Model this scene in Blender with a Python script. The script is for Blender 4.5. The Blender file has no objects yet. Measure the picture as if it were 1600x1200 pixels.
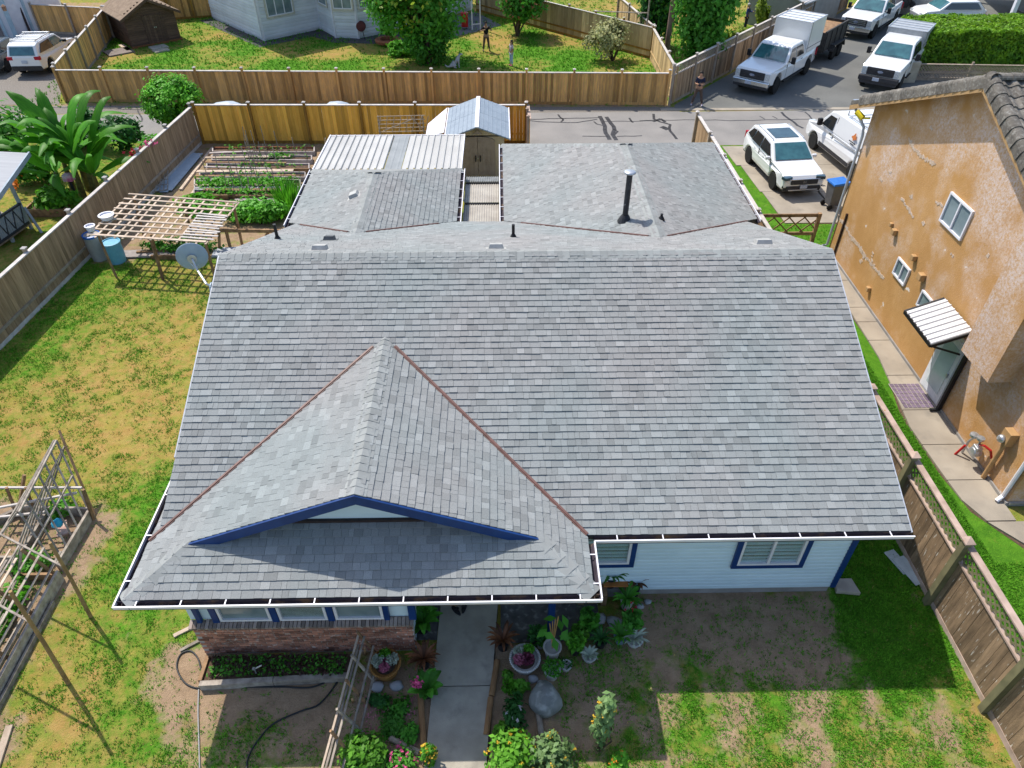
import bpy, bmesh, math, random
import numpy as np
from mathutils import Vector, Matrix, noise as mnoise

R = math.radians
random.seed(11)
rng = np.random.default_rng(11)
scn = bpy.context.scene
col = scn.collection

# ------------------------------------------------------------------ camera, sky, sun
FPX, PITCH, YAW, CAMH = 1109.0, R(40.6), R(1.0), 13.0
cam_d = bpy.data.cameras.new('camera')
cam_d.sensor_width = 36.0
cam_d.lens = 36.0 * FPX / 1600.0
cam_d.clip_start = 0.1
cam_d.clip_end = 2000
cam = bpy.data.objects.new('camera', cam_d)
cam.location = (0, 0, CAMH)
cam.rotation_euler = (R(90) - PITCH, 0, -YAW)
col.objects.link(cam)
scn.camera = cam

SUN_AZ, SUN_EL = R(-40), R(56)          # azimuth clockwise from +Y
sun_dir = Vector((math.sin(SUN_AZ) * math.cos(SUN_EL), math.cos(SUN_AZ) * math.cos(SUN_EL), math.sin(SUN_EL)))
world = bpy.data.worlds.new('World')
scn.world = world
world.use_nodes = True
wn = world.node_tree.nodes
wl = world.node_tree.links
bg = wn['Background']
sky = wn.new('ShaderNodeTexSky')
sky.sky_type = 'NISHITA'
sky.sun_disc = False
sky.sun_elevation = SUN_EL
sky.sun_rotation = SUN_AZ % (2 * math.pi)
sky.air_density = 1.0
sky.dust_density = 1.2
wl.new(sky.outputs[0], bg.inputs[0])
bg.inputs[1].default_value = 0.15
sun_l = bpy.data.lights.new('sun', 'SUN')
sun_l.energy = 3.7
sun_l.angle = R(0.5)
sun_l.color = (1.0, 0.94, 0.84)
sun = bpy.data.objects.new('sun', sun_l)
sun.rotation_euler = sun_dir.to_track_quat('Z', 'Y').to_euler()
sun.location = (0, 20, 40)
col.objects.link(sun)
scn.view_settings.view_transform = 'Standard'
scn.view_settings.look = 'None'
scn.view_settings.exposure = 0.58
scn.view_settings.gamma = 1.0
scn.view_settings.use_curve_mapping = False
scn.cycles.max_bounces = 5
scn.cycles.diffuse_bounces = 3
scn.cycles.glossy_bounces = 2
scn.cycles.transparent_max_bounces = 4
scn.cycles.transmission_bounces = 2

# ------------------------------------------------------------------ measuring: where a spot seen in the photo stands in the place
_fw = Vector((math.sin(YAW) * math.cos(PITCH), math.cos(YAW) * math.cos(PITCH), -math.sin(PITCH)))
_rt = Vector((math.cos(YAW), -math.sin(YAW), 0))
_up = _rt.cross(_fw)
CAMP = Vector((0, 0, CAMH))
def ray(px, py):
    return _fw + _rt * ((px - 800) / FPX) + _up * (-(py - 600) / FPX)
def G(px, py, z=0.0):
    d = ray(px, py)
    return CAMP + d * ((z - CAMH) / d.z)
def GY(px, py, Y):
    d = ray(px, py)
    return CAMP + d * (Y / d.y)
def GX(px, py, X):
    d = ray(px, py)
    return CAMP + d * (X / d.x)
def V(*a):
    return Vector(a)

# ------------------------------------------------------------------ materials
MATS = {}
def mat(name, c, c2=None, sc=6.0, rough=0.8, bump=0.0, bsc=None, tone=0.0, rnd=0.0, spec=0.3, metal=0.0,
        stretch=(1, 1, 1), lo=0.35, hi=0.65, detail=4.0, c3=None, sc3=40.0, lo3=0.55, hi3=0.75, translucent=0.0, coat=0.0):
    if name in MATS:
        return MATS[name]
    m = bpy.data.materials.new(name)
    m.use_nodes = True
    nt = m.node_tree
    N, L = nt.nodes, nt.links
    p = N['Principled BSDF']
    tc = N.new('ShaderNodeTexCoord')
    mp = N.new('ShaderNodeMapping')
    mp.inputs['Scale'].default_value = stretch
    L.new(tc.outputs['Object'], mp.inputs[0])
    if rnd:
        o2 = N.new('ShaderNodeObjectInfo')
        sc_ = N.new('ShaderNodeMath'); sc_.operation = 'MULTIPLY'; sc_.inputs[1].default_value = 61.0
        L.new(o2.outputs['Random'], sc_.inputs[0])
        av = N.new('ShaderNodeVectorMath'); av.operation = 'ADD'
        L.new(mp.outputs[0], av.inputs[0]); L.new(sc_.outputs[0], av.inputs[1])
        mp = av
    nz = N.new('ShaderNodeTexNoise')
    nz.inputs['Scale'].default_value = sc
    nz.inputs['Detail'].default_value = detail
    L.new(mp.outputs[0], nz.inputs['Vector'])
    rp = N.new('ShaderNodeValToRGB')
    c = tuple(c) + (1,)
    c2 = tuple(c2) + (1,) if c2 else tuple(x * 0.75 for x in c[:3]) + (1,)
    rp.color_ramp.elements[0].position = lo
    rp.color_ramp.elements[1].position = hi
    rp.color_ramp.elements[0].color = c2
    rp.color_ramp.elements[1].color = c
    L.new(nz.outputs['Fac'], rp.inputs[0])
    out = rp.outputs[0]
    if c3:
        n3 = N.new('ShaderNodeTexNoise')
        n3.inputs['Scale'].default_value = sc3
        n3.inputs['Detail'].default_value = 5
        L.new(mp.outputs[0], n3.inputs['Vector'])
        mr = N.new('ShaderNodeMapRange')
        mr.inputs[1].default_value = lo3
        mr.inputs[2].default_value = hi3
        L.new(n3.outputs['Fac'], mr.inputs[0])
        mx = N.new('ShaderNodeMix')
        mx.data_type = 'RGBA'
        L.new(mr.outputs[0], mx.inputs[0])
        L.new(out, mx.inputs[6])
        mx.inputs[7].default_value = tuple(c3) + (1,)
        out = mx.outputs[2]
    if tone or rnd:
        at = N.new('ShaderNodeAttribute')
        at.attribute_name = 'tone'
        oi = N.new('ShaderNodeObjectInfo')
        m1 = N.new('ShaderNodeMath'); m1.operation = 'MULTIPLY_ADD'
        m1.inputs[1].default_value = tone
        m1.inputs[2].default_value = 1.0
        L.new(at.outputs['Fac'], m1.inputs[0])
        m2 = N.new('ShaderNodeMath'); m2.operation = 'MULTIPLY_ADD'
        m2.inputs[1].default_value = 2 * rnd
        m2.inputs[2].default_value = -rnd
        L.new(oi.outputs['Random'], m2.inputs[0])
        m3 = N.new('ShaderNodeMath'); m3.operation = 'ADD'
        L.new(m1.outputs[0], m3.inputs[0])
        L.new(m2.outputs[0], m3.inputs[1])
        vm = N.new('ShaderNodeVectorMath'); vm.operation = 'SCALE'
        L.new(out, vm.inputs[0])
        L.new(m3.outputs[0], vm.inputs['Scale'])
        out = vm.outputs[0]
    L.new(out, p.inputs['Base Color'])
    p.inputs['Roughness'].default_value = rough
    p.inputs['Specular IOR Level'].default_value = spec
    p.inputs['Metallic'].default_value = metal
    if coat:
        p.inputs['Coat Weight'].default_value = coat
        p.inputs['Coat Roughness'].default_value = 0.08
    if bump:
        bn = N.new('ShaderNodeTexNoise')
        bn.inputs['Scale'].default_value = bsc or sc * 4
        bn.inputs['Detail'].default_value = 4
        L.new(mp.outputs[0], bn.inputs['Vector'])
        b = N.new('ShaderNodeBump')
        b.inputs['Strength'].default_value = bump
        b.inputs['Distance'].default_value = 0.02
        L.new(bn.outputs['Fac'], b.inputs['Height'])
        L.new(b.outputs[0], p.inputs['Normal'])
    if translucent:
        tr = N.new('ShaderNodeBsdfTranslucent')
        L.new(out, tr.inputs[0])
        ms = N.new('ShaderNodeMixShader')
        ms.inputs[0].default_value = translucent
        L.new(p.outputs[0], ms.inputs[1])
        L.new(tr.outputs[0], ms.inputs[2])
        L.new(ms.outputs[0], N['Material Output'].inputs[0])
    MATS[name] = m
    return m

# ------------------------------------------------------------------ objects
WM = {}
def setp(o, label=None, cat=None, group=None, kind=None):
    if label: o['label'] = label
    if cat: o['category'] = cat
    if group: o['group'] = group
    if kind: o['kind'] = kind
    return o
def thing(name, label, cat, loc=(0, 0, 0), rz=0.0, group=None, scale=1.0):
    o = bpy.data.objects.new(name, None)
    o.empty_display_size = 0.2
    o.location = loc
    o.rotation_euler = (0, 0, rz)
    o.scale = (scale,) * 3
    col.objects.link(o)
    WM[o.name] = Matrix.Translation(Vector(loc)) @ Matrix.Rotation(rz, 4, 'Z') @ Matrix.Scale(scale, 4)
    return setp(o, label, cat, group)
def piece(name, me, parent, M):
    """one more copy of a mesh as a part, M is where it stands in the world"""
    o = bpy.data.objects.new(name, me)
    o.parent = parent
    o.matrix_basis = WM[parent.name].inverted() @ M
    col.objects.link(o)
    WM[o.name] = M
    return o
def copy_tree(o, parent=None):
    c = o.copy()
    col.objects.link(c)
    if parent is not None:
        c.parent = parent
    for ch in o.children:
        copy_tree(ch, c)
    return c

class MB:
    DEF = None
    def __init__(s):
        s.v, s.f, s.t, s.m = [], [], [], []
        s.tone, s.mi = 0.0, 0
        s.M = MB.DEF
    def add(s, vs, fs):
        b = len(s.v)
        if s.M is not None:
            vs = [s.M @ Vector(q) for q in vs]
        s.v.extend([tuple(q) for q in vs])
        for f in fs:
            s.f.append(tuple(i + b for i in f))
            s.t.append(s.tone)
            s.m.append(s.mi)
        return s
    def poly(s, *pts):
        return s.add(pts, [tuple(range(len(pts)))])
    def prism(s, pts, vec):
        n = len(pts)
        vec = Vector(vec)
        a = [Vector(q) for q in pts]
        vs = a + [q + vec for q in a]
        fs = [tuple(reversed(range(n))), tuple(range(n, 2 * n))]
        fs += [(i, (i + 1) % n, n + (i + 1) % n, n + i) for i in range(n)]
        return s.add(vs, fs)
    def box(s, c, d, rz=0.0, rx=0.0, ry=0.0):
        x, y, z = d[0] / 2, d[1] / 2, d[2] / 2
        vs = [Vector(q) for q in ((-x, -y, -z), (x, -y, -z), (x, y, -z), (-x, y, -z), (-x, -y, z), (x, -y, z), (x, y, z), (-x, y, z))]
        if rz or rx or ry:
            m = Matrix.Rotation(rz, 3, 'Z') @ Matrix.Rotation(ry, 3, 'Y') @ Matrix.Rotation(rx, 3, 'X')
            vs = [m @ q for q in vs]
        c = Vector(c)
        return s.add([q + c for q in vs], [(3, 2, 1, 0), (4, 5, 6, 7), (0, 1, 5, 4), (1, 2, 6, 5), (2, 3, 7, 6), (3, 0, 4, 7)])
    def bar(s, p, q, w, h=None, up=(0, 0, 1)):
        """rectangular bar from p to q, w across, h along up"""
        p, q, up = Vector(p), Vector(q), Vector(up)
        h = w if h is None else h
        d = (q - p).normalized()
        a = d.cross(up)
        if a.length < 1e-4:
            a = d.cross(Vector((1, 0, 0)))
        a.normalize()
        u = a.cross(d).normalized()
        a, u = a * (w / 2), u * (h / 2)
        vs = [p - a - u, p + a - u, p + a + u, p - a + u, q - a - u, q + a - u, q + a + u, q - a + u]
        return s.add(vs, [(0, 1, 2, 3), (7, 6, 5, 4), (0, 4, 5, 1), (1, 5, 6, 2), (2, 6, 7, 3), (3, 7, 4, 0)])
    def tube(s, path, r, n=8, cap=True):
        P = [Vector(q) for q in path]
        rs = r if isinstance(r, (list, tuple)) else [r] * len(P)
        vs, fs = [], []
        prev = None
        for i, p in enumerate(P):
            d = (P[min(i + 1, len(P) - 1)] - P[max(i - 1, 0)])
            d = d.normalized() if d.length > 1e-9 else Vector((0, 0, 1))
            if prev is None:
                a = d.cross(Vector((0, 0, 1)))
                if a.length < 1e-3:
                    a = d.cross(Vector((1, 0, 0)))
            else:
                a = prev - d * prev.dot(d)
            a.normalize()
            prev = a
            b = d.cross(a)
            for k in range(n):
                t = 2 * math.pi * k / n
                vs.append(p + (a * math.cos(t) + b * math.sin(t)) * rs[i])
        for i in range(len(P) - 1):
            for k in range(n):
                k2 = (k + 1) % n
                fs.append((i * n + k, i * n + k2, (i + 1) * n + k2, (i + 1) * n + k))
        if cap:
            fs.append(tuple(reversed(range(n))))
            fs.append(tuple(range((len(P) - 1) * n, len(P) * n)))
        return s.add(vs, fs)
    def lathe(s, c, prof, n=16, M=None):
        c = Vector(c)
        vs, fs = [], []
        for (r, z) in prof:
            for k in range(n):
                t = 2 * math.pi * k / n
                q = Vector((r * math.cos(t), r * math.sin(t), z))
                if M is not None: q = M @ q
                vs.append(c + q)
        for i in range(len(prof) - 1):
            for k in range(n):
                k2 = (k + 1) % n
                fs.append((i * n + k, i * n + k2, (i + 1) * n + k2, (i + 1) * n + k))
        if prof[0][0] > 1e-6: fs.append(tuple(reversed(range(n))))
        if prof[-1][0] > 1e-6: fs.append(tuple(range((len(prof) - 1) * n, len(prof) * n)))
        return s.add(vs, fs)
    def blob(s, c, r, seed=0, sub=2, amp=0.15, fr=1.2, M=None):
        bm = bmesh.new()
        bmesh.ops.create_icosphere(bm, subdivisions=sub, radius=1)
        c = Vector(c)
        r = Vector(r) if not isinstance(r, (int, float)) else Vector((r, r, r))
        vs = []
        for q in bm.verts:
            k = 1 + amp * mnoise.noise(q.co * fr + Vector((seed * 7.3, seed * 1.7, 3.1)))
            w = Vector((q.co.x * r.x, q.co.y * r.y, q.co.z * r.z)) * k
            if M is not None: w = M @ w
            vs.append(c + w)
        bm.verts.index_update()
        fs = [tuple(v.index for v in f.verts) for f in bm.faces]
        bm.free()
        return s.add(vs, fs)
    def mesh(s, name, mats, W=None):
        me = bpy.data.meshes.new(name)
        vs = s.v
        if W is not None:
            iw = W.inverted()
            vs = [tuple(iw @ Vector(q)) for q in vs]
        me.from_pydata(vs, [], s.f)
        if not isinstance(mats, (list, tuple)): mats = [mats]
        for m in mats: me.materials.append(m)
        if any(s.m): me.polygons.foreach_set('material_index', s.m)
        if any(s.t):
            a = me.attributes.new('tone', 'FLOAT', 'FACE')
            a.data.foreach_set('value', s.t)
        me.update()
        return me
    def build(s, name, mats, parent=None, smooth=False, bevel=0.0, local=False, label=None, cat=None, group=None, kind=None, seg=2, W=None):
        """verts are world coordinates, or the parent's own when local"""
        if parent is not None:
            w = None if local else WM[parent.name]
            me = s.mesh(name, mats, w)
            o = bpy.data.objects.new(name, me)
            o.parent = parent
            WM[o.name] = WM[parent.name]
        else:
            if W is None:
                a = np.array(s.v)
                W = Matrix.Translation(Vector(((a[:, 0].min() + a[:, 0].max()) / 2, (a[:, 1].min() + a[:, 1].max()) / 2, a[:, 2].min())))
            me = s.mesh(name, mats, W)
            o = bpy.data.objects.new(name, me)
            o.matrix_basis = W
            WM[o.name] = W
        col.objects.link(o)
        if smooth:
            me.polygons.foreach_set('use_smooth', [True] * len(me.polygons))
        if bevel:
            b = o.modifiers.new('bevel', 'BEVEL')
            b.width = bevel
            b.segments = seg
            b.limit_method = 'ANGLE'
            b.angle_limit = R(35)
        return setp(o, label, cat, group, kind)

def leafmesh(name, P, Nrm, size, mats, aspect=0.55, tone=None, W=None, droop=0.0):
    """many leaf-sized faces: P (n,3) centres, Nrm (n,3) facing, size (n,)"""
    n = len(P)
    Nrm = Nrm / (np.linalg.norm(Nrm, axis=1, keepdims=True) + 1e-9)
    rv = rng.normal(size=(n, 3))
    a = np.cross(Nrm, rv); a /= (np.linalg.norm(a, axis=1, keepdims=True) + 1e-9)
    b = np.cross(Nrm, a)
    s = size[:, None]
    v = np.empty((n, 4, 3))
    v[:, 0] = P - a * s
    v[:, 1] = P - b * s * aspect + Nrm * s * 0.12
    v[:, 2] = P + a * s - Nrm * s * droop
    v[:, 3] = P + b * s * aspect + Nrm * s * 0.12
    v = v.reshape(-1, 3)
    if W is not None:
        iw = np.array(W.inverted())
        v = v @ iw[:3, :3].T + iw[:3, 3]
    me = bpy.data.meshes.new(name)
    me.vertices.add(4 * n)
    me.vertices.foreach_set('co', v.astype(np.float32).ravel())
    me.loops.add(4 * n)
    me.loops.foreach_set('vertex_index', np.arange(4 * n, dtype=np.int32))
    me.polygons.add(n)
    me.polygons.foreach_set('loop_start', np.arange(0, 4 * n, 4, dtype=np.int32))
    me.polygons.foreach_set('loop_total', np.full(n, 4, dtype=np.int32))
    if not isinstance(mats, (list, tuple)): mats = [mats]
    for m in mats: me.materials.append(m)
    me.update(calc_edges=True)
    if tone is not None:
        at = me.attributes.new('tone', 'FLOAT', 'FACE')
        at.data.foreach_set('value', np.asarray(tone, dtype=np.float32))
    return me
def leafobj(name, P, Nrm, size, m, parent=None, aspect=0.55, tone=None, label=None, cat=None, kind=None, group=None, droop=0.0):
    W = WM[parent.name] if parent is not None else Matrix.Translation(Vector((float(P[:, 0].mean()), float(P[:, 1].mean()), 0)))
    me = leafmesh(name, P, Nrm, size, m, aspect, tone, W, droop)
    o = bpy.data.objects.new(name, me)
    if parent is not None: o.parent = parent
    else: o.matrix_basis = W
    WM[o.name] = W
    col.objects.link(o)
    return setp(o, label, cat, group, kind)

def vnoise(x, y, seed=0):
    """smooth value noise on arrays, about 0..1"""
    r = np.random.default_rng(seed + 100).random((256, 256))
    xi, yi = np.floor(x).astype(int), np.floor(y).astype(int)
    fx, fy = x - xi, y - yi
    fx, fy = fx * fx * (3 - 2 * fx), fy * fy * (3 - 2 * fy)
    g = lambda i, j: r[i % 256, j % 256]
    return (g(xi, yi) * (1 - fx) * (1 - fy) + g(xi + 1, yi) * fx * (1 - fy) + g(xi, yi + 1) * (1 - fx) * fy + g(xi + 1, yi + 1) * fx * fy)
def fbm(x, y, seed=0, o=3):
    t, a, s = 0, 1.0, 0
    for k in range(o):
        t = t + a * vnoise(x * 2 ** k, y * 2 ** k, seed + k)
        s += a
        a *= 0.5
    return t / s

# shared materials
M_white = mat('white_metal_paint', (0.75, 0.74, 0.78), (0.66, 0.65, 0.7), sc=3, rough=0.45, spec=0.5)
M_black = mat('black_plastic', (0.016, 0.016, 0.018), (0.01, 0.01, 0.012), sc=9, rough=0.5)
M_rubber = mat('tyre_rubber', (0.02, 0.02, 0.02), (0.012, 0.012, 0.012), sc=14, rough=0.9)
M_glass = mat('dark_glass', (0.035, 0.075, 0.095), (0.02, 0.045, 0.06), sc=2, rough=0.07, spec=0.8)
M_winglass = mat('window_glass', (0.22, 0.28, 0.3), (0.13, 0.18, 0.2), sc=1.6, rough=0.12, spec=0.6)
M_bark = mat('bark', (0.12, 0.085, 0.06), (0.05, 0.035, 0.025), sc=9, stretch=(1, 1, .25), rough=0.95, bump=0.6)
M_woodold = mat('weathered_wood', (0.38, 0.33, 0.275), (0.21, 0.175, 0.145), sc=7, stretch=(1, 1, 1), rough=0.9, rnd=0.25, bump=0.3, bsc=40)
M_woodbrown = mat('brown_wood', (0.31, 0.19, 0.1), (0.17, 0.1, 0.055), sc=6, rough=0.85, rnd=0.2, bump=0.3, bsc=40)
M_woodpale = mat('pale_wood', (0.56, 0.45, 0.35), (0.4, 0.31, 0.235), sc=5, rough=0.85, rnd=0.18)
M_concrete = mat('concrete', (0.42, 0.38, 0.31), (0.31, 0.28, 0.23), sc=2.5, rough=0.92, bump=0.25, bsc=60, rnd=0.06, c3=(0.2, 0.185, 0.16), sc3=3.0, lo3=0.58, hi3=0.85)
M_soil = mat('soil', (0.13, 0.085, 0.055), (0.07, 0.045, 0.03), sc=12, rough=1.0, bump=0.8, bsc=50)
M_steel = mat('galvanised_steel', (0.55, 0.57, 0.6), (0.42, 0.44, 0.47), sc=8, rough=0.38, metal=0.7)
M_red = mat('red_plastic', (0.5, 0.02, 0.02), (0.35, 0.015, 0.015), sc=5, rough=0.4)
# ------------------------------------------------------------------ ground
def smooth(a, b, x):
    t = np.clip((x - a) / (b - a), 0, 1)
    return t * t * (3 - 2 * t)
def inbox(x, y, x0, x1, y0, y1, s=0.5):
    return smooth(x0 - s, x0 + s, x) * (1 - smooth(x1 - s, x1 + s, x)) * smooth(y0 - s, y0 + s, y) * (1 - smooth(y1 - s, y1 + s, y))
def zones(x, y):
    """how green and how bare the ground is"""
    n1 = fbm(x * .45, y * .45, 1)
    n2 = fbm(x * 1.1, y * 1.1, 5)
    wx, wy = x + (n2 - .5) * 1.6, y + (fbm(x * .9, y * .9, 9) - .5) * 1.6
    g = 0.36 + (n1 - .5) * .5
    d = np.zeros_like(x) + .05
    # lawn beside the house: straw with green tufts, greener towards the front corner
    b = inbox(wx, wy, -8.3, -5.2, 5.2, 12.2, .7); g = g * (1 - b) + b * (.72 + (n1 - .5) * .5)
    b = inbox(wx, wy, -9.5, -7.2, 3, 7.2, .6); g = g * (1 - b) + b * .3
    b = inbox(wx, wy, -15, -12.6, 15, 23, .8); g = g * (1 - b) + b * .62
    # worn earth by the brick wall
    b = inbox(wx, wy, -6.6, -3.0, 5.5, 7.2, .35); d = np.maximum(d, b * .95)
    b = inbox(wx, wy, -6.4, -2.6, 3.5, 5.7, .5); d = np.maximum(d, b * .55); g = g * (1 - b) + b * .6
    # front yard: bare strip along the wall, striped grass in front
    b = inbox(wx, wy, 1.2, 9.0, 2.5, 9.5, .5)
    st = .5 + .5 * np.sin((x - (y - 5) * .25) * 4.6 + n2 * 5)
    g = g * (1 - b) + b * (.62 + (n1 - .5) * .7)
    d = d * (1 - b) + b * (.22 + .5 * st * smooth(.35, .7, n1 + .15))
    b = inbox(wx, wy, 2.1, 7.0, 6.65, 8.6, .45); d = np.maximum(d, b * .92)
    b = inbox(wx, wy, 1.0, 2.4, 5.4, 7.0, .35); d = np.maximum(d, b * .7)
    b = inbox(wx, wy, 6.9, 9.0, 6.2, 13, .35); g = g * (1 - b) + b * .85; d = d * (1 - b) + b * .12
    b = inbox(wx, wy, -2.9, 1.3, 4.0, 7.2, .2); d = np.maximum(d, b * .9)
    # beds by the left fence and the vegetable garden
    b = inbox(wx, wy, -13, -8.9, 3, 11.2, .5); d = np.maximum(d, b * (.75 + .2 * n1)); g = g * (1 - b) + b * .6
    b = inbox(wx, wy, -14.3, -6.4, 22.0, 32.6, .3); d = np.maximum(d, b * .72); g = g * (1 - b) + b * .6
    # strip beyond the right fence and by the drive
    b = inbox(x, y, 8.9, 11.6, 2, 24, .1); g = g * (1 - b) + b * .98; d = d * (1 - b)
    b = inbox(x, y, 8.6, 14, 21, 32, .2); g = g * (1 - b) + b * .9; d = d * (1 - b) + .1 * b
    # neighbours
    b = inbox(x, y, -40, -15, 10, 34, .3); g = g * (1 - b) + b * (.5 + (n1 - .5) * .9); d = d * (1 - b)
    b = inbox(x, y, -40, -22.6, 36.8, 60, .3); g = g * (1 - b) + b * .3; d = np.maximum(d, b * .6)
    b = inbox(x, y, -25.4, 40, 38.2, 90, .3); g = g * (1 - b) + b * (.5 + (n1 - .5) * 1.3 + .16 * (1 - smooth(44, 52, y)) - .05); d = d * (1 - b)
    b = inbox(x, y, -24, 9, 36.4, 38.2, .15); g = g * (1 - b) + b * .55; d = np.maximum(d, b * .6)
    return np.clip(g, 0, 1), np.clip(d, 0, 1)

def ground_mat():
    m = bpy.data.materials.new('lawn_and_earth')
    m.use_nodes = True
    N, L = m.node_tree.nodes, m.node_tree.links
    p = N['Principled BSDF']
    p.inputs['Roughness'].default_value = 1.0
    p.inputs['Specular IOR Level'].default_value = 0.1
    tc = N.new('ShaderNodeTexCoord')
    def noise(sc, det=4, rough=.55):
        n = N.new('ShaderNodeTexNoise'); n.inputs['Scale'].default_value = sc; n.inputs['Detail'].default_value = det
        n.inputs['Roughness'].default_value = rough
        L.new(tc.outputs['Object'], n.inputs['Vector']); return n.outputs['Fac']
    def ramp(f, c1, c2, a=.35, b=.65):
        r = N.new('ShaderNodeValToRGB'); r.color_ramp.elements[0].position = a; r.color_ramp.elements[1].position = b
        r.color_ramp.elements[0].color = c1 + (1,); r.color_ramp.elements[1].color = c2 + (1,)
        L.new(f, r.inputs[0]); return r.outputs[0]
    def attr(n):
        a = N.new('ShaderNodeAttribute'); a.attribute_name = n; return a.outputs['Fac']
    def math_(op, a, b):
        k = N.new('ShaderNodeMath'); k.operation = op
        for i, q in enumerate((a, b)):
            if isinstance(q, (int, float)): k.inputs[i].default_value = q
            else: L.new(q, k.inputs[i])
        return k.outputs[0]
    def thresh(at, nz, w):
        # 0..1 where noise falls under the level in the attribute
        k = math_('SUBTRACT', at, math_('ADD', math_('MULTIPLY', math_('SUBTRACT', nz, .5), 1.9), .5))
        r = N.new('ShaderNodeMapRange'); r.inputs[1].default_value = -w; r.inputs[2].default_value = w
        L.new(k, r.inputs[0]); return r.outputs[0]
    def mix(f, a, b):
        k = N.new('ShaderNodeMix'); k.data_type = 'RGBA'
        L.new(f, k.inputs[0]); L.new(a, k.inputs[6]); L.new(b, k.inputs[7]); return k.outputs[2]
    fine = noise(38, 5, .7)
    straw = ramp(noise(5, 5, .7), (.27, .17, .042), (.39, .265, .085), .3, .7)
    olive = ramp(noise(1.6, 5, .7), (0, 0, 0), (.55, .55, .55), .44, .64)
    straw2 = mix(ramp(fine, (0, 0, 0), (1, 1, 1), .42, .7), straw, ramp(noise(2.2), (.32, .175, .06), (.41, .29, .115)))
    straw2 = mix(olive, straw2, ramp(noise(14, 5, .7), (.16, .2, .02), (.31, .31, .05), .3, .7))
    green = ramp(noise(7, 4, .7), (.045, .15, .01), (.13, .3, .02), .3, .7)
    green2 = mix(ramp(fine, (0, 0, 0), (1, 1, 1), .35, .65), ramp(noise(3), (.035, .12, .01), (.08, .22, .016)), green)
    earth = ramp(noise(3.0, 6, .65), (.24, .165, .105), (.4, .285, .185), .3, .7)
    earth2 = mix(ramp(fine, (0, 0, 0), (1, 1, 1), .45, .75), earth, ramp(noise(8), (.19, .125, .08), (.34, .235, .145)))
    fg = thresh(attr('green'), noise(3.4, 7, .72), .3)
    fd = thresh(attr('bare'), noise(2.3, 7, .72), .2)
    L.new(mix(fd, mix(fg, straw2, green2), earth2), p.inputs['Base Color'])
    bn = N.new('ShaderNodeBump'); bn.inputs['Strength'].default_value = .7; bn.inputs['Distance'].default_value = .05
    L.new(noise(26, 6, .7), bn.inputs['Height']); L.new(bn.outputs[0], p.inputs['Normal'])
    return m
def make_ground():
    xs = np.concatenate([[-500, -200, -90, -55], np.arange(-40, 40.1, .2), [55, 90, 200, 500]])
    ys = np.concatenate([[-300, -60, -15], np.arange(-2, 66.1, .2), [75, 100, 200, 600]])
    X, Y = np.meshgrid(xs, ys)
    nx, ny = len(xs), len(ys)
    v = np.stack([X.ravel(), Y.ravel(), np.zeros(nx * ny)], 1)
    i = np.arange(nx * ny).reshape(ny, nx)
    f = np.stack([i[:-1, :-1].ravel(), i[:-1, 1:].ravel(), i[1:, 1:].ravel(), i[1:, :-1].ravel()], 1)
    me = bpy.data.meshes.new('ground')
    me.vertices.add(len(v)); me.vertices.foreach_set('co', v.astype(np.float32).ravel())
    me.loops.add(4 * len(f)); me.loops.foreach_set('vertex_index', f.astype(np.int32).ravel())
    me.polygons.add(len(f))
    me.polygons.foreach_set('loop_start', np.arange(0, 4 * len(f), 4, dtype=np.int32))
    me.polygons.foreach_set('loop_total', np.full(len(f), 4, dtype=np.int32))
    me.update(calc_edges=True)
    g, d = zones(X.ravel(), Y.ravel())
    for n, q in (('green', g), ('bare', d)):
        a = me.attributes.new(n, 'FLOAT', 'POINT'); a.data.foreach_set('value', q.astype(np.float32))
    me.materials.append(ground_mat())
    o = bpy.data.objects.new('ground', me)
    o['kind'] = 'structure'
    col.objects.link(o)
    WM[o.name] = Matrix.Identity(4)
    return o
ground = make_ground()

M_asphalt = mat('old_asphalt', (0.25, 0.235, 0.22), (0.2, 0.19, 0.18), sc=.7, rough=.95, bump=.3, bsc=70, c3=(.29, .275, .26), sc3=30, lo3=.5, hi3=.8)
M_asphalt2 = mat('street_asphalt', (0.15, 0.15, 0.14), (0.115, 0.116, 0.11), sc=.5, rough=.95, bump=.3, bsc=70, c3=(.2, .2, .19), sc3=26, lo3=.5, hi3=.8)
M_gravel = mat('gravel', (0.24, 0.215, 0.19), (0.15, 0.135, 0.115), sc=20, rough=1, bump=.6, bsc=50)
M_tar = mat('tar', (0.045, 0.045, 0.05), (0.03, 0.03, 0.033), rough=.6)
M_drive = mat('drive_concrete', (0.36, 0.315, 0.255), (0.27, 0.235, 0.19), sc=.9, rough=.95, bump=.25, bsc=60, c3=(.2, .18, .155), sc3=2.2, lo3=.55, hi3=.85)

def sheet(name, pts, z, m, th=.0, parent=None, kind='structure'):
    b = MB()
    if th: b.prism([(p[0], p[1], z - th) for p in pts], (0, 0, th))
    else: b.poly(*[(p[0], p[1], z) for p in pts])
    return b.build(name, m, parent, kind=kind)
sheet('back_lane', [(-120, 32.95), (1.4, 32.95), (1.4, 32.1), (8.4, 32.0), (60, 31.6), (60, 36.45), (19, 36.45), (9, 36.3), (-120, 36.9)], .008, M_asphalt)
sd = V(.643, .766, 0)
sheet('side_street', [(9.0, 36.75), (8.9 + .2, 37.3), (8.9 + 36 * .643, 37.2 + 36 * .766), (49, 64.8), (22.5, 36.75)], .006, M_asphalt2)
MB().box((15.5, 36.6, .012), (14.5, .32, .03)).build('kerb', M_drive, kind='structure')
sheet('gravel_verge', [(-60, 36.9), (9.2, 36.3), (9.0, 37.0), (-22.6, 37.75), (-60, 38.6)], .003, M_gravel)
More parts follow.
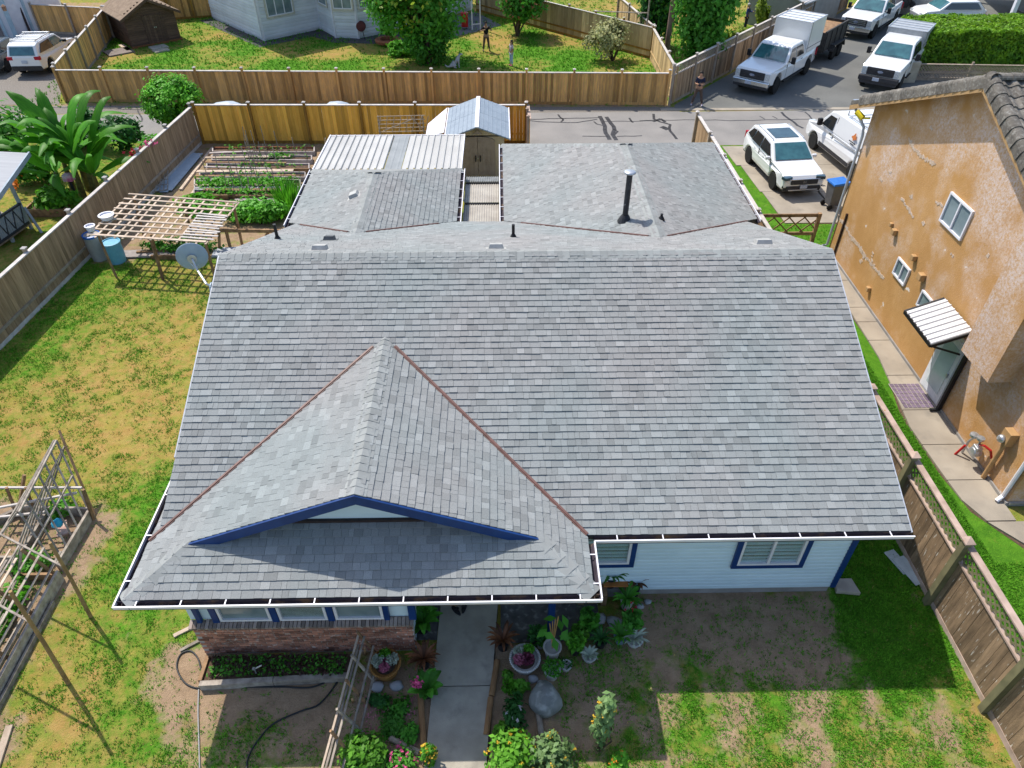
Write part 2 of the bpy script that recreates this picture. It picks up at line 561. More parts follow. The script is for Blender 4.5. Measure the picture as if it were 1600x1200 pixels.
sheet('gravel_parking', [(-60, 38.2), (-22.9, 37.9), (-25.4, 44.0), (-25.3, 52), (-60, 52)], .006, M_gravel)

# drive of poured slabs
drv = sheet('driveway', [(10.3, 31.85), (16.2, 31.7), (16.2, 24.2), (10.85, 24.4), (10.7, 28.5)], .004, M_soil)
for (x0, x1, y0, y1) in ((10.35, 13.1, 29.7, 31.8), (10.65, 13.1, 27.1, 29.68), (10.85, 13.1, 24.4, 27.08), (13.12, 16.2, 29.7, 31.75), (13.12, 16.2, 27.1, 29.68), (13.12, 16.2, 24.2, 27.08)):
    sheet('concrete_slab', [(x0 + .02, y0), (x1, y0), (x1, y1), (x0 - .1, y1)], .03, M_drive, .024, drv, None)
# front path
pth = sheet('garden_path', [(-1.42, 3.6), (-.38, 3.6), (-.1, 9.1), (-1.32, 9.1)], .004, M_soil)
for (a, b) in ((3.6, 6.42), (6.44, 9.1)):
    l = lambda y: -1.45 + (y - 4) * .03
    r = lambda y: -.42 + (y - 4) * .064
    sheet('concrete_slab', [(l(a), a), (r(a), a), (r(b), b), (l(b), b)], .05, M_concrete, .044, pth, None)
sheet('porch_floor', [(-1.9, 7.4), (-1.36, 7.4), (-1.33, 9.1), (-.08, 9.1), (-.1, 7.3), (1.9, 7.35), (1.9, 9.3), (-1.9, 9.3)], .03, mat('mottled_concrete', (.13, .125, .12), (.07, .068, .065), sc=4, rough=.9, c3=(.3, .29, .28), sc3=9, lo3=.55, hi3=.75), .026)  # dark concrete colour with paler mottling
# walk beside the orange house, poured in bays
wk = sheet('neighbour_walk', [(11.74, 9.0), (11.74, 21.9), (10.98, 21.9), (11.1, 16.0), (10.62, 13.6), (10.68, 11.6), (10.85, 10.4), (11.6, 9.2)], .004, M_soil)
def wl_(y):
    return float(np.interp(y, [9.0, 9.4, 10.4, 11.6, 13.2, 16.1, 20.7, 22], [12.0, 11.6, 10.82, 10.72, 10.66, 11.05, 11.15, 11.1]))
jy = [9.0, 10.1, 11.35, 12.55, 13.85, 15.3, 16.95, 17.9, 18.7, 20.3, 21.9]
for a, b in zip(jy, jy[1:]):
    k = (a + b) / 2
    sheet('concrete_slab', [(11.73, a + .012), (11.73, b - .012), (wl_(b), b - .012), (wl_(k), k), (wl_(a), a + .012)] if a > 9.05 else
          [(12.6, 9.0), (12.6, 10.08), (wl_(10.1), 10.08), (wl_(9.5), 9.5), (12.1, 9.0)], .05, M_drive, .045, wk, None)

# sealed cracks in the lane
tar = MB()
def crack(pts, w=.07, o=(650, 0), s=4.0):
    P = [G(o[0] + a / s, o[1] + b / s, .012) for a, b in pts]
    Q = []
    for a, b in zip(P, P[1:]):
        n = max(2, int((b - a).length / .35))
        for k in range(n):
            q = a.lerp(b, k / n)
            Q.append(q + V(mnoise.noise(q * 1.3), mnoise.noise(q * 1.3 + V(9, 9, 9)), 0) * .1)
    Q.append(P[-1])
    for a, b in zip(Q, Q[1:]):
        d = (b - a).normalized(); n = V(-d.y, d.x, 0) * w * .5
        tar.poly(a - n - d * .02, b - n + d * .02, b + n + d * .02, a + n - d * .02)
for pts, w in (([(690, 745), (880, 741), (1000, 737), (1140, 735)], .09), ([(680, 752), (900, 765), (1010, 768), (1130, 745)], .09), ([(1150, 725), (1172, 770), (1187, 830), (1210, 872)], .2),
               ([(1190, 730), (1222, 770), (1240, 810), (1230, 840), (1252, 875)], .2), ([(1235, 810), (1262, 822), (1240, 842)], .1), ([(1110, 760), (1130, 775), (1170, 785)], .08), ([(1040, 850), (1200, 852)], .08), ([(1260, 852), (1410, 848)], .08),
               ([(890, 715), (920, 745), (908, 760)], .1), ([(1330, 735), (1355, 765)], .1), ([(1170, 760), (1490, 756)], .07)):
    crack(pts, w)
for pts, w in (([(0, 862), (370, 855), (700, 862), (1230, 850)], .07), ([(95, 815), (100, 850), (140, 870), (215, 890), (212, 935), (262, 992)], .13), ([(100, 870), (150, 850), (180, 872)], .16), ([(150, 905), (200, 925)], .3), ([(1010, 800), (1060, 850), (1165, 915)], .13), ([(1180, 800), (1228, 850)], .08), ([(860, 830), (890, 850)], .06), ([(950, 830), (980, 848)], .06)):
    crack(pts, w, (1000, 0), 4.571)
for pts, w in (([(0, 660), (420, 672), (900, 685)], .07), ([(185, 680), (200, 700), (225, 720)], .07), ([(858, 685), (885, 760)], .08), ([(240, 680), (255, 710)], .05)):
    crack(pts, w, (0, 0), 4)
tar.build('sealed_cracks', M_tar, kind='structure')

# ------------------------------------------------------------------ grass
M_grass = mat('grass_blades', (.12, .34, .022), (.075, .24, .014), sc=2.5, rough=.9, tone=.5, translucent=.25, spec=.15)
M_dry = mat('dry_grass_blades', (.46, .36, .13), (.36, .28, .09), sc=2.5, rough=.95, tone=.4, translucent=.2, spec=.1)
def blades(name, x, y, h, w, m):
    n = len(x)
    k = 3
    ang = rng.random((n, k)) * 6.283
    lean = rng.random((n, k)) * .9 + .25
    hh = h[:, None] * (0.6 + .8 * rng.random((n, k)))
    bx = x[:, None] + (rng.random((n, k)) - .5) * .05
    by = y[:, None] + (rng.random((n, k)) - .5) * .05
    dx, dy = np.cos(ang), np.sin(ang)
    ww = w * (.6 + .8 * rng.random((n, k)))
    v = np.empty((n, k, 3, 3))
    v[..., 0, 0] = bx - dy * ww; v[..., 0, 1] = by + dx * ww; v[..., 0, 2] = .003
    v[..., 1, 0] = bx + dy * ww; v[..., 1, 1] = by - dx * ww; v[..., 1, 2] = .003
    v[..., 2, 0] = bx + dx * hh * lean; v[..., 2, 1] = by + dy * hh * lean; v[..., 2, 2] = hh
    nt = n * k
    me = bpy.data.meshes.new(name)
    me.vertices.add(nt * 3); me.vertices.foreach_set('co', v.astype(np.float32).ravel())
    me.loops.add(nt * 3); me.loops.foreach_set('vertex_index', np.arange(nt * 3, dtype=np.int32))
    me.polygons.add(nt)
    me.polygons.foreach_set('loop_start', np.arange(0, nt * 3, 3, dtype=np.int32))
    me.polygons.foreach_set('loop_total', np.full(nt, 3, dtype=np.int32))
    me.materials.append(m)
    me.update(calc_edges=True)
    a = me.attributes.new('tone', 'FLOAT', 'FACE')
    a.data.foreach_set('value', (rng.random(nt) * 2 - 1).astype(np.float32))
    o = bpy.data.objects.new(name, me); o['kind'] = 'stuff'
    col.objects.link(o); WM[o.name] = Matrix.Identity(4)
def scatter(n, x0, x1, y0, y1, fn):
    x = rng.random(n) * (x1 - x0) + x0
    y = rng.random(n) * (y1 - y0) + y0
    k = rng.random(n) < fn(x, y)
    return x[k], y[k]
def hard(x, y):
    """1 where grass may stand: off the house, paths and beds"""
    k = np.ones_like(x)
    for (a, b, c, d) in ((-5.95, 7.0, 8.25, 23.4), (-5.95, 1.4, 7.0, 9), (-1.55, -.05, 3, 9), (.0, 8.0, 19, 25.5), (10.65, 14, 9, 22), (11.8, 20, 9.5, 22.4), (10.2, 16.3, 24.3, 32), (-60, 60, 31.7, 37.0), (-6.4, -1.2, 23, 28)):
        k = k * (1 - ((x > a) & (x < b) & (y > c) & (y < d)))
    return k
def gfn(x, y):
    g, d = zones(x, y)
    c = fbm(x * 3.2, y * 3.2, 21)
    return np.clip((g - .12 - (c - .5) * np.where(g > .8, .8, 2.2)) * 1.2, 0, 1) * (1 - d * .93) * hard(x, y)
def dfn(x, y):
    g, d = zones(x, y)
    return np.clip(.95 - g, 0, 1) * (1 - d) * hard(x, y)
xs, ys = [], []
for (n, a, b, c, d) in ((130000, -15, -5.5, 2.8, 22.5), (110000, 1, 9, 2.8, 11), (24000, -6, -1.5, 2.8, 7), (52000, 8.9, 10.75, 9, 22), (44000, 8.9, 14, 4, 9.6), (14000, 8.6, 13.5, 21, 31.6), (14000, -21, -15, 12, 33)):
    q = scatter(n, a, b, c, d, gfn); xs.append(q[0]); ys.append(q[1])
xg, yg = np.concatenate(xs), np.concatenate(ys)
blades('grass', xg, yg, .02 + .035 * rng.random(len(xg)), .0075, M_grass)
q = scatter(9000, -15, -5.5, 3, 22.5, dfn); q2 = scatter(5000, 1, 9, 3, 9, dfn)
xg, yg = np.concatenate([q[0], q2[0]]), np.concatenate([q[1], q2[1]])
blades('dry_grass', xg, yg, np.full(len(xg), .025), .009, M_dry)
q = scatter(60000, -25, 22, 37.2, 62, lambda x, y: gfn(x, y) * .8)
sx = (q[0] - 8.9) * .766 - (q[1] - 37.3) * .643 < -.2
blades('far_grass', q[0][sx], q[1][sx], np.full(int(sx.sum()), .1), .022, M_grass)
# ------------------------------------------------------------------ the grey roofed house
M_shingle = mat('asphalt_shingle', (.25, .28, .28), (.285, .28, .275), sc=.35, rough=.95, tone=.55, bump=.35, bsc=140, c3=(.19, .195, .2), sc3=70, lo3=.42, hi3=.8, spec=.15)
M_ridge = mat('ridge_shingle', (.275, .29, .285), (.245, .255, .25), sc=3, rough=.95, rnd=.14, bump=.35, bsc=140, spec=.15)
M_deck = mat('roof_underlay', (.06, .06, .062), (.04, .04, .04), rough=.95)
M_valley = mat('brown_flashing', (.18, .095, .08), (.125, .068, .056), sc=5, rough=.5)
M_siding = mat('pale_siding', (.6, .73, .8), (.54, .67, .74), sc=1.5, rough=.55, rnd=.04)
M_blue = mat('blue_trim_paint', (.009, .045, .175), (.007, .034, .14), sc=4, rough=.45)
M_brick = mat('red_brick', (.44, .19, .12), (.3, .145, .1), sc=14, rough=.95, rnd=.5, bump=.4, bsc=60, c3=(.55, .45, .38), sc3=12, lo3=.55, hi3=.72)
M_mortar = mat('mortar', (.5, .45, .4), (.4, .36, .32), rough=1)
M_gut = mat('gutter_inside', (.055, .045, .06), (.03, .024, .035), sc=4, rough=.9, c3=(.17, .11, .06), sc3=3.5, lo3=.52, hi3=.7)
M_blind = mat('blind_slats', (.55, .58, .56), (.48, .5, .48), rough=.6)
M_found = mat('foundation', (.3, .29, .28), (.22, .21, .2), sc=3, rough=.95)

def clear_glass():
    m = bpy.data.materials.new('clear_glass')
    m.use_nodes = True
    N, L = m.node_tree.nodes, m.node_tree.links
    N.remove(N['Principled BSDF'])
    t = N.new('ShaderNodeBsdfTransparent'); t.inputs[0].default_value = (.88, .93, .93, 1)
    g = N.new('ShaderNodeBsdfGlossy'); g.inputs['Roughness'].default_value = .05
    x = N.new('ShaderNodeMixShader'); x.inputs[0].default_value = .14
    L.new(t.outputs[0], x.inputs[1]); L.new(g.outputs[0], x.inputs[2]); L.new(x.outputs[0], N['Material Output'].inputs[0])
    return m
M_clear = clear_glass()

ZE, SP = 2.75, .4
SL = math.hypot(1, SP)
hs = thing('house', 'single storey house with a large grey shingle roof and blue window trim', 'house', (0, 13.6, 0))

def clip(sub, poly):
    out = sub
    n = len(poly)
    ar = sum(poly[i][0] * poly[(i + 1) % n][1] - poly[(i + 1) % n][0] * poly[i][1] for i in range(n))
    for i in range(n):
        a, b = poly[i], poly[(i + 1) % n]
        if ar < 0: a, b = b, a
        ins = lambda p: (b[0] - a[0]) * (p[1] - a[1]) - (b[1] - a[1]) * (p[0] - a[0]) >= -1e-9
        res = []
        for j in range(len(out)):
            p, q = out[j], out[(j + 1) % len(out)]
            ip, iq = ins(p), ins(q)
            if ip: res.append(p)
            if ip != iq:
                d1 = (b[0] - a[0]) * (p[1] - a[1]) - (b[1] - a[1]) * (p[0] - a[0])
                d2 = (b[0] - a[0]) * (q[1] - a[1]) - (b[1] - a[1]) * (q[0] - a[0])
                t = d1 / (d1 - d2)
                res.append((p[0] + (q[0] - p[0]) * t, p[1] + (q[1] - p[1]) * t))
        out = res
        if len(out) < 3: return []
    return out

SHING = []           # (distance to the camera, verts, faces, tone)
def roof(O, U, S, poly, e=.1435, hide=None, deck=True, seed=0):
    """one roof plane: a deck and courses of lapped shingles; poly in metres along U and up S"""
    O, U, S = Vector(O), Vector(U).normalized(), Vector(S).normalized()
    N = U.cross(S).normalized()
    if N.z < 0: N = -N
    rd = random.Random(seed)
    P = lambda u, s, h=0.0: O + U * u + S * s + N * h
    if deck:
        b = MB()
        top = [P(u, s, -.012) for u, s in poly]
        b.prism(top, (0, 0, -.11))
        b.build('roof_deck', M_deck, hs)
    u0, u1 = min(p[0] for p in poly), max(p[0] for p in poly)
    s0, s1 = min(p[1] for p in poly), max(p[1] for p in poly)
    c = 0
    s = s0
    while s < s1 - .02:
        u = u0 - rd.random() * .25
        wob = rd.uniform(-.004, .004)
        while u < u1:
            w = rd.choice((.1, .13, .15, .18, .22)) + rd.uniform(-.015, .015)
            if hide is None or not hide(u + w / 2, s + e / 2):
                lo = wob + rd.uniform(-.004, .004)
                q = clip([(u + .002, s + lo), (u + w - .002, s + lo), (u + w - .002, s + e + .012), (u + .002, s + e + .012)], poly)
                if len(q) >= 3:
                    th = rd.uniform(.012, .024)
                    vs, fs = [], []
                    n = len(q)
                    for (a, t) in q: vs.append(P(a, t, .002 + th * (1 - (t - s) / (e + .012)) + .001))
                    for (a, t) in q: vs.append(P(a, t, -.004))
                    fs.append(tuple(range(n)))
                    for i in range(n): fs.append((n + i, n + (i + 1) % n, (i + 1) % n, i))
                    if U.cross(S).z < 0: fs = [tuple(reversed(f)) for f in fs]
                    k = rd.random()
                    tone = rd.uniform(-.14, .1) if k < .76 else (rd.uniform(.14, .36) if k < .88 else rd.uniform(-.4, -.18))
                    ce = sum(vs[:n], Vector()) / n
                    SHING.append(((ce - CAMP).length, vs, fs, tone))
            u += w
        s += e
        c += 1

XL, XR, YF, YB, YR = -6.12, 7.27, 7.80, 19.5, 13.65
WX, WH, WY, GYP = -2.39, 3.86, 6.62, 7.50      # wing ridge, half width, front eave, gable edge
RH = GYP - WY
ax = lambda r: r * SL
c_, s_ = 1 / SL, SP / SL
# main front
def hide_front(u, s):
    x, y = XL + u, YF + s / SL
    return (y - YF) < (WH - abs(x - WX)) - .22
roof((XL, YF, ZE), (1, 0, 0), (0, c_, s_), [(0, 0), (XR - XL, 0), (XR - XL, ax(YR - YF)), (0, ax(YR - YF))], hide=hide_front, seed=1)
# main back
LWX, LWH, LWY = -3.865, 2.53, 23.35
RWX, RWH, RWY = 3.95, 3.85, 25.45
def hide_back(u, s):
    x, y = XR - u, YB - s / SL
    return (YB - y) < max(LWH - abs(x - LWX), RWH - abs(x - RWX)) - .3
roof((XR, YB, ZE), (-1, 0, 0), (0, -c_, s_), [(0, 0), (XR - XL, 0), (XR - XL, ax(YB - YR)), (0, ax(YB - YR))], hide=hide_back, seed=2)
# front wing: left and right planes, front skirt
for sg, sd_ in ((-1, 3), (1, 4)):
    roof((WX + sg * WH, 0, ZE), (0, 1, 0), (-sg * c_, 0, s_), [(GYP, 0), (YF - .05, 0), (YF + WH - .05, ax(WH)), (GYP, ax(WH))], seed=sd_)
    roof((WX + sg * WH, 0, ZE), (0, 1, 0), (-sg * c_, 0, s_), [(WY, 0), (GYP, 0), (GYP, ax(RH))], seed=sd_ + 20)
roof((0, WY, ZE), (1, 0, 0), (0, c_, s_), [(WX - WH, 0), (WX + WH, 0), (WX + WH - 1.23, ax(1.23)), (WX - WH + 1.23, ax(1.23))], seed=5)
# sliver of the wing roof beyond the left rake
roof((WX - WH, 0, ZE - .012), (0, 1, 0), (c_, 0, s_), [(YF - .05, 0), (9.35, 0), (9.35, .13), (YF + .1, .13)], seed=6)
# back wings
for (cx, h, by, sd_) in ((LWX, LWH, LWY, 7), (RWX, RWH, RWY, 9)):
    for sgn in (-1, 1):
        roof((cx + sgn * h, 0, ZE), (0, 1, 0), (-sgn * c_, 0, s_), [(YB + .05, 0), (by, 0), (by - h, ax(h)), (YB - h + .05, ax(h))], seed=sd_ + (sgn > 0))
    d = MB()
    d.poly((cx - h, by, ZE), (cx + h, by, ZE), (cx, by - h, ZE + SP * h))
    d.build('hip_end', M_shingle, hs)

SHING.sort(key=lambda q: q[0])
for (dd, vs, fs, t) in SHING[:300]:
    b = MB(); b.tone = t
    b.add(vs, fs)
    b.build('shingle', M_shingle, hs)
b = MB()
for (dd, vs, fs, t) in SHING[300:]:
    b.tone = t
    b.add(vs, fs)
b.build('shingle_courses', M_shingle, hs, kind='stuff')

# ridge and hip caps
def capmesh(drop, w=.185, l=.2):
    b = MB()
    y0, y1 = -.012, l
    A = [(-w, -w * drop), (0, .004), (w, -w * drop)]
    vs = []
    for y, h in ((y0, .02), (y1, .008)):
        for (x, z) in A: vs.append((x, y, z + h))
    for y in (y0, y1):
        for (x, z) in A: vs.append((x, y, z - .012))
    b.add(vs, [(0, 1, 4, 3), (1, 2, 5, 4), (6, 7, 1, 0), (7, 8, 2, 1), (0, 3, 9, 6), (2, 8, 11, 5)])
    return b.mesh('ridge_shingle', M_ridge)
me_cap, me_hip = capmesh(.4), capmesh(.3, .19, .29)
def caps(p, q, me, e=.165):
    p, q = Vector(p), Vector(q)
    d = (q - p).normalized()
    L_ = (q - p).length
    xa = d.cross(V(0, 0, 1)).normalized()
    za = xa.cross(d)
    n = int(L_ / e)
    for k in range(n):
        o = p + d * (k * L_ / n)
        j = random.uniform(-.006, .006)
        M = Matrix((( xa.x, d.x, za.x, o.x + xa.x * j), (xa.y, d.y, za.y, o.y + xa.y * j), (xa.z, d.z, za.z, o.z), (0, 0, 0, 1)))
        piece('ridge_shingle', me, hs, M)
ZR = ZE + SP * (YR - YF)
ZW = ZE + SP * WH
caps((XR, YR, ZR), (XL, YR, ZR), me_cap)
caps((WX, GYP, ZW), (WX, YF + WH + .1, ZW), me_cap)
caps((WX - WH, WY, ZE), (WX - WH + RH, WY + RH, ZE + SP * RH), me_hip, .24)
caps((WX + WH, WY, ZE), (WX + WH - RH, WY + RH, ZE + SP * RH), me_hip, .24)
for (cx, h, by) in ((LWX, LWH, LWY), (RWX, RWH, RWY)):
    z = ZE + SP * h
    caps((cx, by - h, z), (cx, YB - h - .1, z), me_cap, .18)
    caps((cx - h, by, ZE), (cx, by - h, z), me_hip, .19)
    caps((cx + h, by, ZE), (cx, by - h, z), me_hip, .19)

# valley flashing
b = MB()
def valley(p, q, w=.075):
    p, q = Vector(p), Vector(q)
    b.bar(p + V(0, 0, .02), q + V(0, 0, .02), w, .03)
    b.bar(p + V(0, 0, .035), q + V(0, 0, .035), .03, .03)
    b.build('valley_flashing', M_valley, hs)
for sg in (-1, 1):
    b = MB(); valley((WX + sg * WH, YF, ZE), (WX + sg * .22, YF + WH - .22, ZW - SP * .22))
for (cx, h) in ((LWX, LWH), (RWX, RWH)):
    for sg in (-1, 1):
        b = MB(); valley((cx + sg * (h - .5), YB - .5, ZE + SP * .5), (cx + sg * .25, YB - h + .25, ZE + SP * (h - .25)), .07)

# dutch gable: blue barge boards, siding, dark flashing
zs = ZE + SP * (GYP - WY)
for sg in (-1, 1):
    b = MB()
    xo = (ZW - zs) / SP
    xi = (ZW - .21 - zs) / SP
    pts = [(WX + sg * xo, GYP, zs), (WX, GYP, ZW), (WX, GYP, ZW - .21), (WX + sg * xi, GYP, zs)]
    b.prism(pts, (0, -.045, 0))
    b.build('barge_board', M_blue, hs, bevel=.004)
b = MB()
b.prism([(WX - (ZW - .13 - 3.2) / SP, 7.86, 3.2), (WX + (ZW - .13 - 3.2) / SP, 7.86, 3.2), (WX, 7.86, ZW - .13)], (0, .1, 0))
b.build('gable_wall', M_siding, hs)
z = 3.27
while z < ZW - .3:
    a, c = (ZW - .13 - z) / SP, (ZW - .13 - z - .125) / SP
    b = MB()
    b.add([(WX - a, 7.838, z), (WX + a, 7.838, z), (WX + c, 7.853, z + .125), (WX - c, 7.853, z + .125), (WX - a, 7.86, z), (WX + a, 7.86, z)], [(0, 1, 2, 3), (4, 5, 1, 0)])
    b.build('siding_board', M_siding, hs)
    z += .13
MB().bar((WX - 2.5, 7.81, 3.25), (WX + 2.5, 7.81, 3.25), .06, .05).build('gable_flashing', mat('dark_flashing', (.045, .03, .028), (.03, .02, .02), rough=.6), hs)

# gutters
M_strap = M_white
me_strap = MB().box((0, 0, 0), (.02, .12, .01)).mesh('gutter_strap', M_strap)
def gutter(p, q, out, ends=True, sp=.72):
    """p to q along the eave, out points away from the roof"""
    p, q, out = Vector(p), Vector(q), Vector(out)
    b = MB()
    z = V(0, 0, 1)
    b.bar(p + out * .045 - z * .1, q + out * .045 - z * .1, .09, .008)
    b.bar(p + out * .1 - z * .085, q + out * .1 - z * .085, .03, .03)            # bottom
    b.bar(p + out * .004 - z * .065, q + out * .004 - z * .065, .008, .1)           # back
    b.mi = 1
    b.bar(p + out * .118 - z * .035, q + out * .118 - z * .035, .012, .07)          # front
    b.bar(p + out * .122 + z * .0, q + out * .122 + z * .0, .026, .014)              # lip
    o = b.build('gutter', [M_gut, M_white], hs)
    d = (q - p).normalized()
    n = max(1, int((q - p).length / sp))
    a = math.atan2(d.y, d.x)
    for k in range(n):
        c = p + d * ((k + .5) * (q - p).length / n) + out * .062 + z * .004
        piece('gutter_strap', me_strap, o, Matrix.Translation(c) @ Matrix.Rotation(a, 4, 'Z'))
gutter((WX - WH - .13, WY, ZE), (WX + WH + .13, WY, ZE), (0, -1, 0))
gutter((WX - WH, 9.35, ZE), (WX - WH, WY - .1, ZE), (-1, 0, 0))
gutter((WX + WH, WY - .1, ZE), (WX + WH, YF - .12, ZE), (1, 0, 0), sp=.5)
gutter((WX + WH + .12, YF, ZE), (XR + .02, YF, ZE), (0, -1, 0))
gutter((LWX - LWH, YB - .1, ZE), (LWX - LWH, LWY, ZE), (-1, 0, 0))
gutter((LWX + LWH, YB, ZE), (LWX + LWH, LWY, ZE), (1, 0, 0), sp=.6)
gutter((RWX - RWH, YB, ZE), (RWX - RWH, RWY, ZE), (-1, 0, 0), sp=.6)
gutter((RWX + RWH, YB, ZE), (RWX + RWH, RWY, ZE), (1, 0, 0), sp=.6)
# rake boards
for x, sg in ((XL, -1), (XR, 1)):
    for (ya, yb) in ((YF if sg > 0 else 9.3, YR), (YB, YR)):
        za = ZE + SP * abs(ya - (YF if ya < YR else YB))
        b = MB()
        b.bar((x + sg * .012, ya, za - .07), (x + sg * .012, yb, ZR - .07), .024, .15)
        b.build('rake_board', mat('rake_trim', (.45, .47, .52), (.38, .4, .45), rough=.5), hs)

# walls
def prof(xa, xb, y0, y1, m, name='wall'):
    b = MB()
    zt = lambda y: ZE + SP * (min(y, 2 * YR - y) - YF) - .14
    b.prism([(xa, y0, .16), (xa, y1, .16), (xa, y1, zt(y1)), (xa, YR, zt(YR)), (xa, y0, zt(y0))], (xb - xa, 0, 0))
    return b.build(name, m, hs)
prof(-5.65, 6.8, 9.2, 18.9, M_siding)
MB().box(((1.2 + 6.8) / 2, 8.79, 1.44), (5.6, .85, 2.55)).build('wall', M_siding, hs)
MB().box(((-5.65 - 1.75) / 2, 8.35, 1.4), (3.9, 2.0, 2.5)).build('wall', M_siding, hs)
MB().box((3.75, 8.9, .1), (6.0, 1.06, .2)).build('foundation', M_found, hs)
MB().box((1.6, 8.34, .14), (1.6, .05, .28)).build('foundation', M_found, hs)
MB().box((-3.87, 21.0, 1.35), (4.1, 3.9, 2.7)).build('wall', M_siding, hs)
MB().box((3.95, 22.0, 1.35), (6.7, 6.0, 2.7)).build('wall', M_siding, hs)
# soffits under the front eaves
MB().box((4.4, 8.04, 2.6), (5.6, .52, .03)).build('soffit', M_white, hs)
MB().box((WX, 6.9, 2.6), (2 * WH - .1, .52, .03)).build('soffit', M_white, hs)
MB().box((-.2, 8.15, 2.6), (3.0, 2.0, .03)).build('soffit', M_white, hs)
MB().box((-6.05, 8.2, 2.6), (.36, 2.2, .03)).build('soffit', M_white, hs)
# clapboards on the right front wall
YW = 8.365
z = .24
while z < 2.6:
    b = MB()
    xa, xb = 1.22 if z > .3 else 2.4, 6.78
    b.add([(xa, YW - .034, z), (xb, YW - .034, z), (xb, YW - .03, z + .066), (xa, YW - .03, z + .066), (xa, YW, z), (xb, YW, z), (xb, YW - .004, z + .108), (xa, YW - .004, z + .108)], [(0, 1, 2, 3), (4, 5, 1, 0), (3, 2, 6, 7)])
    b.build('siding_board', M_siding, hs)
    z += .112
MB().box((6.79, YW - .03, 1.43), (.11, .06, 2.4)).build('corner_board', M_blue, hs)
MB().box((6.83, 8.8, 1.43), (.04, .85, 2.4)).build('corner_board', M_blue, hs)

def window(parent, x0, x1, z0, z1, y, trim=M_blue, tw=.1, n=2, blinds=True, sill=True):
    """window in a wall that faces -Y"""
    f = MB()
    t = .05
    f.box(((x0 + x1) / 2, y - .02, z0 + t / 2), (x1 - x0, .07, t)); f.box(((x0 + x1) / 2, y - .02, z1 - t / 2), (x1 - x0, .07, t))
    f.box((x0 + t / 2, y - .02, (z0 + z1) / 2), (t, .068, z1 - z0 - 2 * t)); f.box((x1 - t / 2, y - .02, (z0 + z1) / 2), (t, .068, z1 - z0 - 2 * t))
    for k in range(1, n):
        x = x0 + (x1 - x0) * k / n
        f.box((x, y - .02, (z0 + z1) / 2), (t, .066, z1 - z0 - 2 * t))
    fo = f.build('window', M_white, parent)
    for k in range(n):
        a, c = x0 + (x1 - x0) * k / n + t * .6, x0 + (x1 - x0) * (k + 1) / n - t * .6
        MB().box(((a + c) / 2, y - .008, (z0 + z1) / 2), (c - a, .01, z1 - z0 - t)).build('pane', M_clear if blinds else M_winglass, fo)
    if blinds:
        MB().box(((x0 + x1) / 2, y + .0035, (z0 + z1) / 2), (x1 - x0 - t, .003, z1 - z0 - t)).build('dark_room_sheet', M_black, fo)  # flat black sheet painted as the unlit room behind the blinds
        b = MB()
        zz = z0 + t
        while zz < z1 - t:
            for k in range(n):
                a, c = x0 + (x1 - x0) * k / n + t * 1.1, x0 + (x1 - x0) * (k + 1) / n - t * 1.1
                b.add([(a, y - .002, zz), (c, y - .002, zz), (c, y + .001, zz + .028), (a, y + .001, zz + .028)], [(0, 1, 2, 3)])
            zz += .042
        b.build('blinds', M_blind, fo)
    if trim:
        for (cx, cz, w, h) in (((x0 + x1) / 2, z0 - tw / 2, x1 - x0 + 2 * tw, tw), ((x0 + x1) / 2, z1 + tw / 2, x1 - x0 + 2 * tw, tw), (x0 - tw / 2, (z0 + z1) / 2, tw, z1 - z0), (x1 + tw / 2, (z0 + z1) / 2, tw, z1 - z0)):
            MB().box((cx, y - .035, cz), (w, .05, h)).build('trim_board', trim, fo)
    return fo
a, c = GY(1150, 881, YW - .04), GY(1246, 881, YW - .04)
window(hs, a.x, c.x, a.z, 2.45, YW - .03)
a, c = GY(905, 880, YW - .04), GY(982, 880, YW - .04)
window(hs, a.x, c.x, a.z, 2.45, YW - .03, n=1)

# brick front of the wing with three windows
YB_ = 7.12
MB().box((-3.79, YB_ + .12, .52), (4.1, .1, 1.04)).build('brick_backing', M_mortar, hs)
me_brick = MB().box((0, 0, 0), (.198, .09, .062)).mesh('brick', M_brick)
me_sill = MB().box((0, 0, 0), (.062, .17, .08)).mesh('sill_brick', mat('sill_brick', (.3, .24, .21), (.22, .18, .16), sc=12, rough=.95, rnd=.4))
bx0, bx1 = -5.84, -1.74
for r_ in range(13):
    x = bx0 + (.1 if r_ % 2 else .0)
    while x < bx1 - .05:
        w = min(.198, bx1 - x)
        piece('brick', me_brick, hs, Matrix.Translation((x + w / 2, YB_ + .103 + random.uniform(-.006, .004), .075 + r_ * .075)) @ Matrix.Scale(w / .2, 4, (1, 0, 0)))
        x += .21
x = bx0 + .03
while x < bx1:
    piece('sill_brick', me_sill, hs, Matrix.Translation((x, YB_ + .06, 1.055)) @ Matrix.Rotation(R(14), 4, 'X'))
    x += .074
zb = 1.12
yw = YB_ + .13
X = lambda px: GY(px, 972, yw - .02).x
MB().box((-3.79, yw + .06, 1.85), (4.1, .08, 1.5)).build('wall', M_siding, hs)
for (p0, p1) in ((347, 428), (440, 515), (527, 602)):
    window(hs, X(p0), X(p1), zb, 2.48, yw, trim=None, n=1, blinds=(p0 > 430 and p0 < 500))
for (p0, p1) in ((311, 318), (336, 346), (429, 439), (516, 526), (603, 611), (641, 652)):
    MB().box(((X(p0) + X(p1)) / 2, yw - .03, 1.8), (X(p1) - X(p0), .07, 1.4)).build('trim_board', M_blue, hs)
